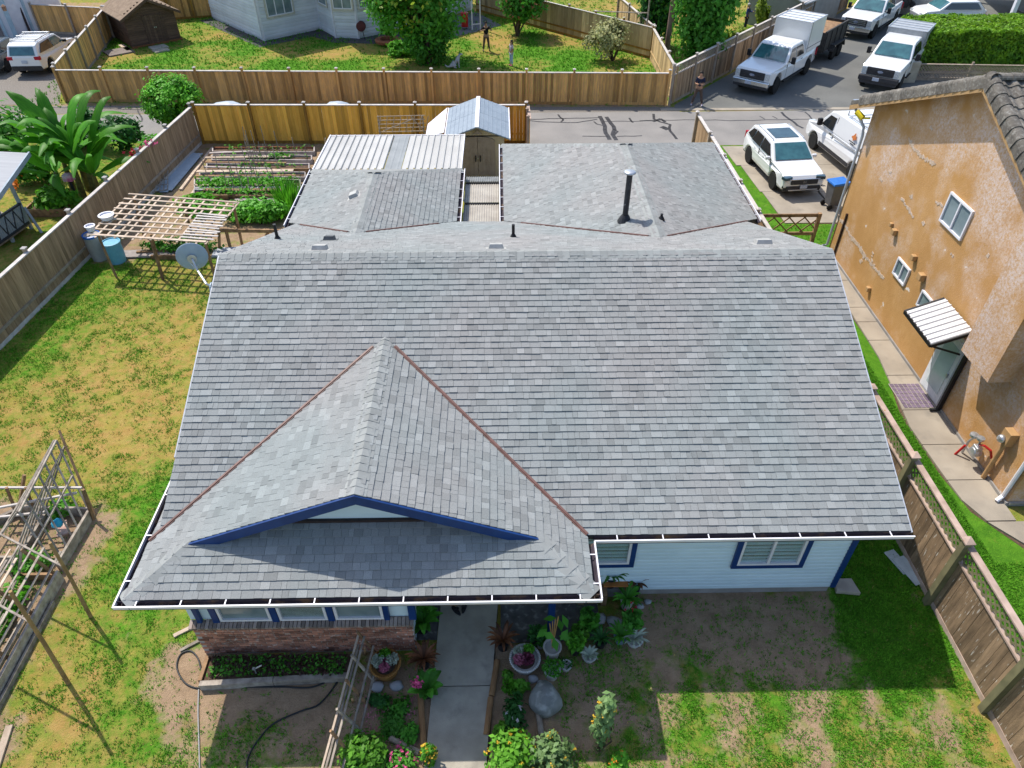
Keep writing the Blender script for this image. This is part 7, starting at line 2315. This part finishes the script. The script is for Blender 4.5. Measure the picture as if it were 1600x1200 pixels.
leafobj('pink_flower', P, rng.normal(size=P.shape) + np.array([0, -.5, .6]), np.full(90, .028), M_fpinkp, t, tone=rng.uniform(-.6, .6, 90), aspect=.9)
potted('small grassy plant in a scalloped white pot beside the boulder', 862, 1056, .15, .24, M_potw, M_leaf, 'tuft', n=200, size=.04, cat_h=.12)
potted('leafy yellow green plant in a dark pot right of the tall grey pot', 898, 1018, .13, .25, M_potb, M_leaf2, 'tuft', n=260, size=.06)
potted('spiky plant in a dark pot in the row by the wall', 938, 1008, .12, .2, M_potb, M_leafd, 'straps', .26, 20, .022)
potted('broad leaved plant in a dark pot close to the eave corner', 918, 985, .14, .25, M_potb, M_leaf, 'tuft', n=180, size=.09, cat_h=.3)
potted('dark palm like plant on the orange stand under the corner gutter', 951, 925, .12, .55, M_potb, M_leafd, 'straps', .34, 18, .03)
potted('green fern like plant in a grey pot beside the wall corner', 978, 948, .14, .3, M_potw, M_leaf, 'straps', .34, 18, .035)
potted('leafy plant with a red bloom in a grey pot by the stones', 985, 985, .14, .25, M_potw, M_leaf, 'tuft', n=200, size=.08, cat_h=.25)
potted('pale grey green spiky plant in a flat pot at the row end', 990, 1005, .16, .15, M_potw, M_silver, 'straps', .28, 24, .02)
potted('red tipped leafy plant against the pale siding', 992, 928, .1, .4, M_potb, M_bronze, 'straps', .26, 12, .03)
potted('silvery flat plant in a white pot in front of the row', 920, 1030, .13, .14, M_potw, M_silver, 'straps', .2, 16, .03)
flowers('red_bloom', 'small red bloom among the pots by the pale siding', [G(993, 948, .5)], M_fred, .03, n=8)
st = thing('plant_stand', 'orange brown wooden plant stand under the corner gutter', 'stand', G(957, 925))
p = G(957, 925)
for dx in (-.2, .2):
    for dy in (-.15, .15): MB().box(p + V(dx, dy, .24), (.06, .06, .48)).build('leg', M_woodbrown, st)
MB().box(p + V(0, 0, .5), (.5, .4, .04)).build('top', mat('orange_wood', (.42, .16, .04), (.3, .11, .03), rough=.7), st)
bnch = thing('bench', 'brown wooden bench legs showing under the porch gutter', 'bench', (1.5, 8.3, 0))
for (px) in (908, 943): MB().box(G(px, 950) + V(0, .1, .2), (.12, .1, .4)).build('leg', M_woodbrown, bnch)
p0, p1 = G(905, 950), G(946, 950)
b = MB(); b.bar(p0 + V(0, .2, .43), p1 + V(0, .2, .43), .35, .05); b.build('seat', M_woodbrown, bnch)
b = MB(); b.tube([G(882, 992), G(876, 945, .0) + V(0, 0, .0), G(872, 935) + V(0, .1, .5)], .014, 6); b.build('pink_stick', M_fpinkp, label='thin magenta stick standing beside the blue porch post', cat='stick')
# boulder and stones
p = G(850, 1098)
b = MB(); b.blob(p + V(0, 0, .12), (.3, .33, .24), 4, 3, .28, 1.0); b.build('boulder', mat('grey_boulder', (.3, .31, .29), (.2, .21, .2), sc=3, rough=.9, bump=.4, bsc=30, c3=(.42, .43, .41), sc3=5, lo3=.52, hi3=.7), smooth=True, label='large smooth grey boulder beside the scalloped white pot', cat='boulder')
M_stone = mat('pale_stone', (.42, .42, .43), (.3, .3, .31), sc=5, rough=.9)
for k, (px, py, r, lab) in enumerate(((833, 1062, .1, 'tan stone behind the boulder'), (845, 1068, .08, 'grey stone between boulder and white pot'), (985, 962, .13, 'pale stone by the wall at the pots'), (1000, 948, .09, 'small pale stone against the foundation'), (1012, 941, .08, 'tiny pale stone farthest along the foundation'), (960, 975, .17, 'flat grey stone among the wall pots'), (935, 968, .15, 'grey slab stone behind the spiky plant'), (590, 1075, .13, 'flat stone left under the ochre pot'), (620, 1072, .13, 'flat stone right under the ochre pot'))):
    b = MB(); b.blob(G(px, py) + V(0, 0, r * .3), (r, r * .8, r * .5), k + 20, 2, .4); b.build('stone', M_stone, smooth=True, label=lab, cat='stone', group='loose stones among the pots')
# edging logs
M_log2 = mat('edging_log', (.34, .19, .085), (.24, .13, .06), sc=5, stretch=(3, 1, 3), rough=.85)
for (a, c, lab) in (((657, 1082), (663, 1180), 'round timber edging along the left of the path'), ((777, 1034), (768, 1090), 'upper round timber edging along the right of the path'), ((767, 1092), (760, 1150), 'lower round timber edging along the right of the path'), ((610, 1155), (655, 1178), 'grey timber crossing the left front bed'), ((840, 1110), (846, 1150), 'short grey timber below the boulder')):
    b = MB(); b.tube([G(*a) + V(0, 0, .05), G(*c) + V(0, 0, .05)], .055, 10); b.build('edging_timber', M_log2 if 'round' in lab else M_woodold, label=lab, cat='timber')
# beds and bushes
M_bushb = leafm('bright_bush_leaves', (.15, .38, .03), (.085, .26, .02))
def bush(label, p, r, h, n, m, size=(.04, .08), extra=None, cat='bush', stems=True):
    p = Vector(p)
    t = thing('bush', label, cat, p)
    P, N_, s, tone = cloud((p.x, p.y, h * .55), (r, r, h * .5), n, 26, .42, size, .35, .9)
    P[:, 2] = np.maximum(P[:, 2], .04)
    leafobj('leaves', P, N_, s, m, t, tone=tone)
    if stems: trunk(t, p, [(p + V(random.uniform(-.5, .5) * r, random.uniform(-.5, .5) * r, h * .7), .018) for _ in range(6)], .03, 'stems')
    if extra:
        em, en, es = extra
        d = rng.normal(size=(en, 3)); d[:, 2] = abs(d[:, 2]); d /= np.linalg.norm(d, axis=1, keepdims=True)
        c = np.array([p.x, p.y, h * .55]) + d * np.array([r, r, h * .5]) * 1.02
        P = np.repeat(c, 7, 0) + rng.normal(size=(en * 7, 3)) * es
        leafobj('blossoms', P, rng.normal(size=P.shape) + np.array([0, 0, .8]), np.full(len(P), es * 1.2), em, t, tone=rng.uniform(-.6, .6, len(P)), aspect=.8)
    return t
bush('bright green leafy bush in the left front bed by the stick fence', G(570, 1190), .38, .55, 2600, M_bushb, (.03, .07))
bush('green and yellow flowering vine bush at the bottom edge right of the path', G(798, 1195), .42, .7, 1100, M_bushb, (.03, .075), (M_fyell, 14, .016))
bush('pale leaved bush with a few yellow blossoms below the boulder', G(860, 1200), .4, .75, 1000, leafm('pale_weed_leaves', (.2, .32, .12), (.12, .22, .07)), (.03, .075), (M_fyell, 10, .016))
bush('small bush with red blossoms at the bottom edge left of the path', G(628, 1200), .28, .35, 900, M_leaf, (.025, .05), (M_fpinkp, 16, .018))
bush('yellow tipped sprig bush at the left bottom edge of the path', G(672, 1192), .13, .6, 500, M_leaf2, (.025, .05), (M_fyell, 12, .02))
bush('tall pale green sunflower like weed standing alone on the front lawn', G(935, 1172), .17, 1.9, 520, leafm('pale_weed_leaves', (.2, .32, .12), (.12, .22, .07)), (.04, .08), (M_fyell, 18, .018), cat='weed')
clump('bed_flowers', 'low mixed green plants filling the left front bed', G(615, 1115), (.32, .45), .14, 1300, M_leaf, (.02, .05))
clump('bed_flowers', 'dark green plants in the bed right of the path', G(805, 1130), (.25, .45), .3, 900, M_leafd, (.03, .07))
clump('bed_flowers', 'white striped leafy plant in the bed near the boulder', G(805, 1078), (.25, .14), .22, 260, M_leaf2, (.04, .08))
clump('bed_flowers', 'small bright plant at the upper end of the right bed', G(792, 1058), (.1, .1), .16, 140, M_bushb, (.03, .06))
flowers('white_lily', 'white lily flower in the dark bed right of the path', [G(803, 1112, .3)], M_fwhite, .045, n=7)
P = np.array([tuple(G(random.uniform(570, 650), random.uniform(1090, 1170)) + V(0, 0, .06)) for _ in range(260)])
leafobj('pink_ground_flowers', P, rng.normal(size=P.shape) * .4 + np.array([0, 0, 1]), np.full(260, .022), M_pinks, label='tiny pinkish ground flowers scattered through the left front bed', cat='flowers', tone=rng.uniform(-.6, .6, 260), kind='stuff')
# slippers on the path
for (px, py, a, lab) in ((713, 955, .7, 'left black slipper lying on the path under the gutter'), (725, 950, -.15, 'right black slipper lying on the path under the gutter')):
    p = G(px, py, .05); b = MB()
    n = 16
    pts = [(p.x + (math.cos(t) * .05 * (1 + .2 * math.sin(t))) * math.cos(a) - math.sin(t) * .14 * math.sin(a), p.y + (math.cos(t) * .05 * (1 + .2 * math.sin(t))) * math.sin(a) + math.sin(t) * .14 * math.cos(a), .052) for t in [2 * math.pi * k / n for k in range(n)]]
    b.prism(pts, (0, 0, .03)); b.bar((p.x - .05, p.y + .03, .09), (p.x + .05, p.y + .03, .09), .07, .04)
    b.build('slipper', M_potb, label=lab, cat='slipper', group='pair of black slippers', bevel=.01)
# metal sheets on the grass strip by the right fence
for k, (px, py, w, l) in enumerate(((1403, 879, .26, .6), (1420, 893, .3, .7))):
    p = G(px, py) + V(0, 0, .03 + .015 * k)
    MB().box(p, (w, l, .012), rz=R(18)).build('metal_sheet', mat('pale_metal_strip', (.45, .52, .54), (.36, .42, .44), sc=4, rough=.5), label=('short pale metal strip on the grass by the right fence', 'longer pale metal strip overlapping on the grass by the right fence')[k], cat='sheet')
board('grey timber lying along the foot of the right lattice fence', G(1408, 850), G(1470, 955), .07, M_woodold, .06)
board('bleached timber along the fence foot at the lower right corner', G(1568, 1150), G(1600, 1215), .09, M_fcap, .08)
b = MB(); p = G(1320, 928); b.prism([(p.x - .2, p.y, .02), (p.x + .28, p.y - .06, .02), (p.x + .22, p.y + .3, .02), (p.x - .15, p.y + .3, .02)], (0, 0, .1)); b.build('splash_block', M_concrete, label='concrete splash block at the right corner of the pale siding', cat='block', bevel=.01)
pl2 = thing('ring_planter', 'terracotta ring planter with a small shrub beside the big tree', 'planter', G(607, 68))
p = G(607, 68); b = MB(); b.lathe(p, [(.5, 0), (.8, .1), (.85, .25), (.75, .3), (.5, .28), (.45, .1), (0, .1)], 22); b.build('ring', mat('terracotta', (.33, .12, .06), (.25, .09, .045), rough=.85), pl2)
P, N_, s, tn = cloud((p.x, p.y, .95), (.5, .5, .85), 900, 12, .34, (.06, .12), .4)
leafobj('shrub', P, N_, s, M_leaf2, pl2, tone=tn)

# ------------------------------------------------------------------ people and the dog
M_skin = mat('skin', (.42, .24, .16), (.36, .2, .13), rough=.6)
M_hair = mat('dark_hair', (.02, .014, .01), (.012, .009, .007), rough=.7)
def skinobj(name, verts, edges, radii, m, parent, sub=2, root=0, local=True):
    me = bpy.data.meshes.new(name)
    me.from_pydata([tuple(v) for v in verts], edges, [])
    me.materials.append(m)
    o = bpy.data.objects.new(name, me)
    o.parent = parent
    WM[o.name] = WM[parent.name]
    col.objects.link(o)
    sk = o.modifiers.new('skin', 'SKIN')
    lay = me.skin_vertices[0].data if me.skin_vertices else None
    if lay is None:
        bm = bmesh.new(); bm.from_mesh(me); bm.verts.layers.skin.verify(); bm.to_mesh(me); bm.free()
        lay = me.skin_vertices[0].data
    for i, r_ in enumerate(radii):
        lay[i].radius = r_ if isinstance(r_, tuple) else (r_, r_)
        lay[i].use_root = (i == root)
    sk.use_smooth_shade = True
    s = o.modifiers.new('sub', 'SUBSURF'); s.levels = sub; s.render_levels = sub
    return o
def person(label, p, heading, H_, shirt, pants, arms='down', hair=M_hair, shoes=M_black, long_hair=False, sleeve=True, stance=.1, cat='person', fem=.95):
    """standing figure, faces local -y"""
    t = thing('person', label, cat, (p[0], p[1], .012), heading, scale=H_ / 1.75)
    hipz, kneez, shz = .92, .5, 1.43
    sw, hw = .185 * fem, .095
    if arms == 'down': ar = lambda s: [(s * (sw + .07), -.0, 1.14), (s * (sw + .08), -.08, .9), (s * (sw + .08), -.1, .82)]
    elif arms == 'phone': ar = lambda s: [(s * (sw + .05), -.04, 1.13), (s * .09, -.27, 1.16), (s * .04, -.33, 1.2)]
    elif arms == 'hips': ar = lambda s: [(s * (sw + .2), .02, 1.2), (s * (sw + .1), -.17, 1.28) if s > 0 else (s * .16, -.2, 1.3), (s * (sw + .02), -.22, 1.32) if s > 0 else (s * .07, -.23, 1.34)]
    else: ar = lambda s: [(s * (sw + .07), 0, 1.15), (s * (sw + .06), -.08, .92), (s * (sw + .05), -.1, .83)] if s < 0 else [(s * (sw + .12), -.08, 1.18), (s * (sw + .05), -.3, 1.2), (s * (sw + .03), -.38, 1.22)]
    V_ = [(0, 0, hipz + .06), (0, 0, 1.15), (0, .0, shz - .06), (0, -.005, shz + .07), (0, -.02, 1.58), (0, -.025, 1.68)]
    E_ = [(0, 1), (1, 2), (2, 3), (3, 4), (4, 5)]
    Rd = [(.15 * fem, .1), (.14 * fem, .1), (.165 * fem, .1), (.055, .055), (.082, .1), (.07, .085)]
    for s in (-1, 1):
        b0 = len(V_)
        V_ += [(s * sw, 0, shz - .03)] + ar(s); E_ += [(2, b0), (b0, b0 + 1), (b0 + 1, b0 + 2), (b0 + 2, b0 + 3)]; Rd += [.055, .042, .034, .038]
        b1 = len(V_)
        V_ += [(s * hw, 0, hipz - .08), (s * (hw + stance * .5), -.01, kneez), (s * (hw + stance), .02, .09), (s * (hw + stance * 1.2), -.1, .04)]
        E_ += [(0, b1), (b1, b1 + 1), (b1 + 1, b1 + 2), (b1 + 2, b1 + 3)]; Rd += [.085, .055, .04, .035]
    skinobj('body', V_, E_, Rd, M_skin, t)
    # shirt over torso and upper arms
    S = [(0, 0, hipz + .02), (0, 0, 1.15), (0, 0, shz - .06)]; Es = [(0, 1), (1, 2)]; Rs = [(.17 * fem, .125), (.158 * fem, .118), (.178 * fem, .115)]
    for s in (-1, 1):
        a = ar(s); b0 = len(S)
        S += [(s * sw, 0, shz - .03), tuple(Vector((s * sw, 0, shz - .03)).lerp(Vector(a[0]), .85)) if sleeve is True else a[0]]
        Es += [(2, b0), (b0, b0 + 1)]; Rs += [.072, .062]
        if sleeve == 'long': S += [a[1]]; Es += [(b0 + 1, b0 + 2)]; Rs += [.05]
    skinobj('shirt', S, Es, Rs, shirt, t)
    S = [(0, 0, hipz + .04)]; Es = []; Rs = [(.165 * fem, .12)]
    for s in (-1, 1):
        b0 = len(S)
        S += [(s * hw, 0, hipz - .08), (s * (hw + stance * .5), -.01, kneez), (s * (hw + stance), .02, .12)]; Es += [(0, b0), (b0, b0 + 1), (b0 + 1, b0 + 2)]; Rs += [.105, .075, .065]
    skinobj('trousers', S, Es, Rs, pants, t)
    for s in (-1, 1):
        b = MB(); b.blob((s * (hw + stance * 1.15), -.05, .045), (.05, .13, .05), 1, 2, .05); b.build('shoe', shoes, t, local=True, smooth=True)
    b = MB(); b.blob((0, .02, 1.665), (.092, .105, .1), 2, 2, .12)
    if long_hair: b.blob((0, .07, 1.52), (.09, .06, .17), 3, 2, .1)
    b.build('hair', hair, t, local=True, smooth=True)
    b = MB(); b.blob((0, -.135, 1.615), (.013, .02, .02), 1, 1, 0); b.build('nose', M_skin, t, local=True, smooth=True)
    for s in (-1, 1):
        b = MB(); b.blob((s * .035, -.118, 1.64), (.012, .008, .008), 1, 1, 0); b.build('eye', M_black, t, local=True, smooth=True)
    return t
M_shblk = mat('black_shirt', (.014, .014, .016), (.01, .01, .011), rough=.9)
M_shnavy = mat('navy_shirt', (.018, .025, .055), (.013, .018, .04), rough=.9)
M_jkt = mat('blue_jacket', (.03, .06, .2), (.02, .045, .15), rough=.9)
M_pbrown = mat('brown_trousers', (.12, .085, .07), (.08, .055, .045), rough=.9)
M_pjean = mat('pale_blue_trousers', (.42, .56, .7), (.34, .47, .62), rough=.9)
M_shlil = mat('pale_lilac_shirt', (.52, .46, .55), (.45, .4, .48), rough=.9)
M_pdark = mat('dark_trousers', (.03, .035, .05), (.02, .025, .035), rough=.9)
q = G(760, 80); person('person in a black shirt and brown trousers with raised elbows on the back lawn', q, R(10), 1.68, M_shblk, M_pbrown, 'hips')
q = G(799, 103); person('child in a pale lilac top and light blue trousers standing on the back lawn', q, R(-60), 1.42, M_shlil, M_pjean, 'down', long_hair=True, shoes=mat('pink_shoe', (.6, .15, .2), (.5, .1, .16), rough=.6), stance=.01, fem=.85)
q = G(1088, 165); t = person('person in a dark t shirt looking at a phone beside the corner fence', q, R(-15), 1.7, M_shnavy, M_pbrown, 'phone', shoes=M_shlil, stance=.16)
MB().box((0, -.37, 1.24), (.075, .012, .15), rx=R(-40)).build('phone', M_black, t, local=True)
q = G(1163, 48); person('grey haired person in a blue jacket seen behind the lattice fence', q, R(60), 1.66, M_jkt, M_pdark, 'reach', hair=mat('grey_hair', (.5, .48, .46), (.42, .4, .38), rough=.8), sleeve='long')
# sitting dog, looks to the right
q = G(712, 106)
dg = thing('dog', 'pale grey dog sitting on the grass behind the brown lane fence', 'dog', (q.x, q.y, .01), R(15), scale=.85)
M_fur = mat('pale_grey_fur', (.5, .5, .5), (.36, .36, .37), sc=14, rough=.95, bump=.4, bsc=60)
Vd = [(-.28, 0, .2), (-.05, 0, .34), (.18, 0, .56), (.27, 0, .74), (.33, 0, .86), (.45, 0, .84), (.54, 0, .82)]
Ed = [(0, 1), (1, 2), (2, 3), (3, 4), (4, 5), (5, 6)]
Rd = [(.17, .15), (.17, .15), (.15, .14), (.09, .09), (.095, .095), (.06, .06), (.035, .04)]
for s in (-1, 1):
    b0 = len(Vd)
    Vd += [(.2, s * .1, .42), (.21, s * .11, .2), (.22, s * .11, .04), (.28, s * .11, .025)]; Ed += [(2, b0), (b0, b0 + 1), (b0 + 1, b0 + 2), (b0 + 2, b0 + 3)]; Rd += [.07, .045, .035, .035]
    b0 = len(Vd)
    Vd += [(-.2, s * .15, .18), (.02, s * .2, .22), (-.16, s * .2, .07), (.06, s * .2, .03)]; Ed += [(0, b0), (b0, b0 + 1), (b0 + 1, b0 + 2), (b0 + 2, b0 + 3)]; Rd += [.1, .075, .045, .035]
b0 = len(Vd); Vd += [(-.45, 0, .08), (-.62, .05, .12), (-.72, .12, .22)]; Ed += [(0, b0), (b0, b0 + 1), (b0 + 1, b0 + 2)]; Rd += [.06, .05, .03]
skinobj('body', Vd, Ed, Rd, M_fur, dg)
for s in (-1, 1):
    b = MB(); b.add([(.3, s * .05, .93), (.35, s * .09, .92), (.31, s * .1, .85), (.3, s * .075, 1.0)], [(0, 1, 3), (1, 2, 3), (2, 0, 3), (0, 2, 1)]); b.build('ear', mat('dark_fur', (.12, .12, .125), (.08, .08, .085), rough=.95), dg, local=True)
b = MB(); b.blob((.585, 0, .83), (.02, .022, .018), 1, 1, 0); b.build('nose', M_black, dg, local=True)

# more of the crowded planting by the porch
potted('small leafy plant in a white cup pot at the foot of the tall grey pot', 845, 1010, .09, .16, M_potw, M_leaf, 'tuft', n=110, size=.05, cat_h=.15)
potted('dark leafy plant in a black pot behind the round white rimmed pot', 838, 1005, .12, .25, M_potb, M_leafd, 'tuft', n=150, size=.07, cat_h=.25)
potted('green strap leaved plant in a blue pot under the eave corner', 968, 1002, .12, .2, mat('blue_grey_pot', (.16, .22, .3), (.12, .17, .24), rough=.5), M_leaf, 'straps', .27, 16, .03)
potted('mounded bright plant in a dark pot left of the spiky plant', 905, 1002, .12, .22, M_potb, M_bushb, 'tuft', n=200, size=.06, cat_h=.22)
potted('empty looking white handled pot with sparse sprigs right of the scalloped pot', 884, 1045, .1, .14, M_potw, M_leafd, 'tuft', n=30, size=.04, cat_h=.1)
potted('tall leafy plant rising above the brick wall end by the path', 668, 968, .12, .45, M_potb, M_leaf, 'tuft', n=160, size=.09, cat_h=.4)
clump('bed_flowers', 'ferny green plants at the foot of the hydrangea by the path', G(640, 1150), (.16, .2), .2, 420, M_leaf, (.025, .06))
clump('bed_flowers', 'bluish green rosettes in the upper left front bed', G(590, 1095), (.22, .16), .14, 420, M_leafd, (.025, .05))
clump('bed_flowers', 'leafy growth along the right edging timber near the vine', G(785, 1155), (.18, .25), .3, 520, M_bushb, (.03, .07))
bush('second pale sprig plant in front of the tall weed at the bottom edge', G(962, 1215), .13, .9, 420, M_leaf2, (.035, .07), (M_forng, 8, .015), cat='weed')
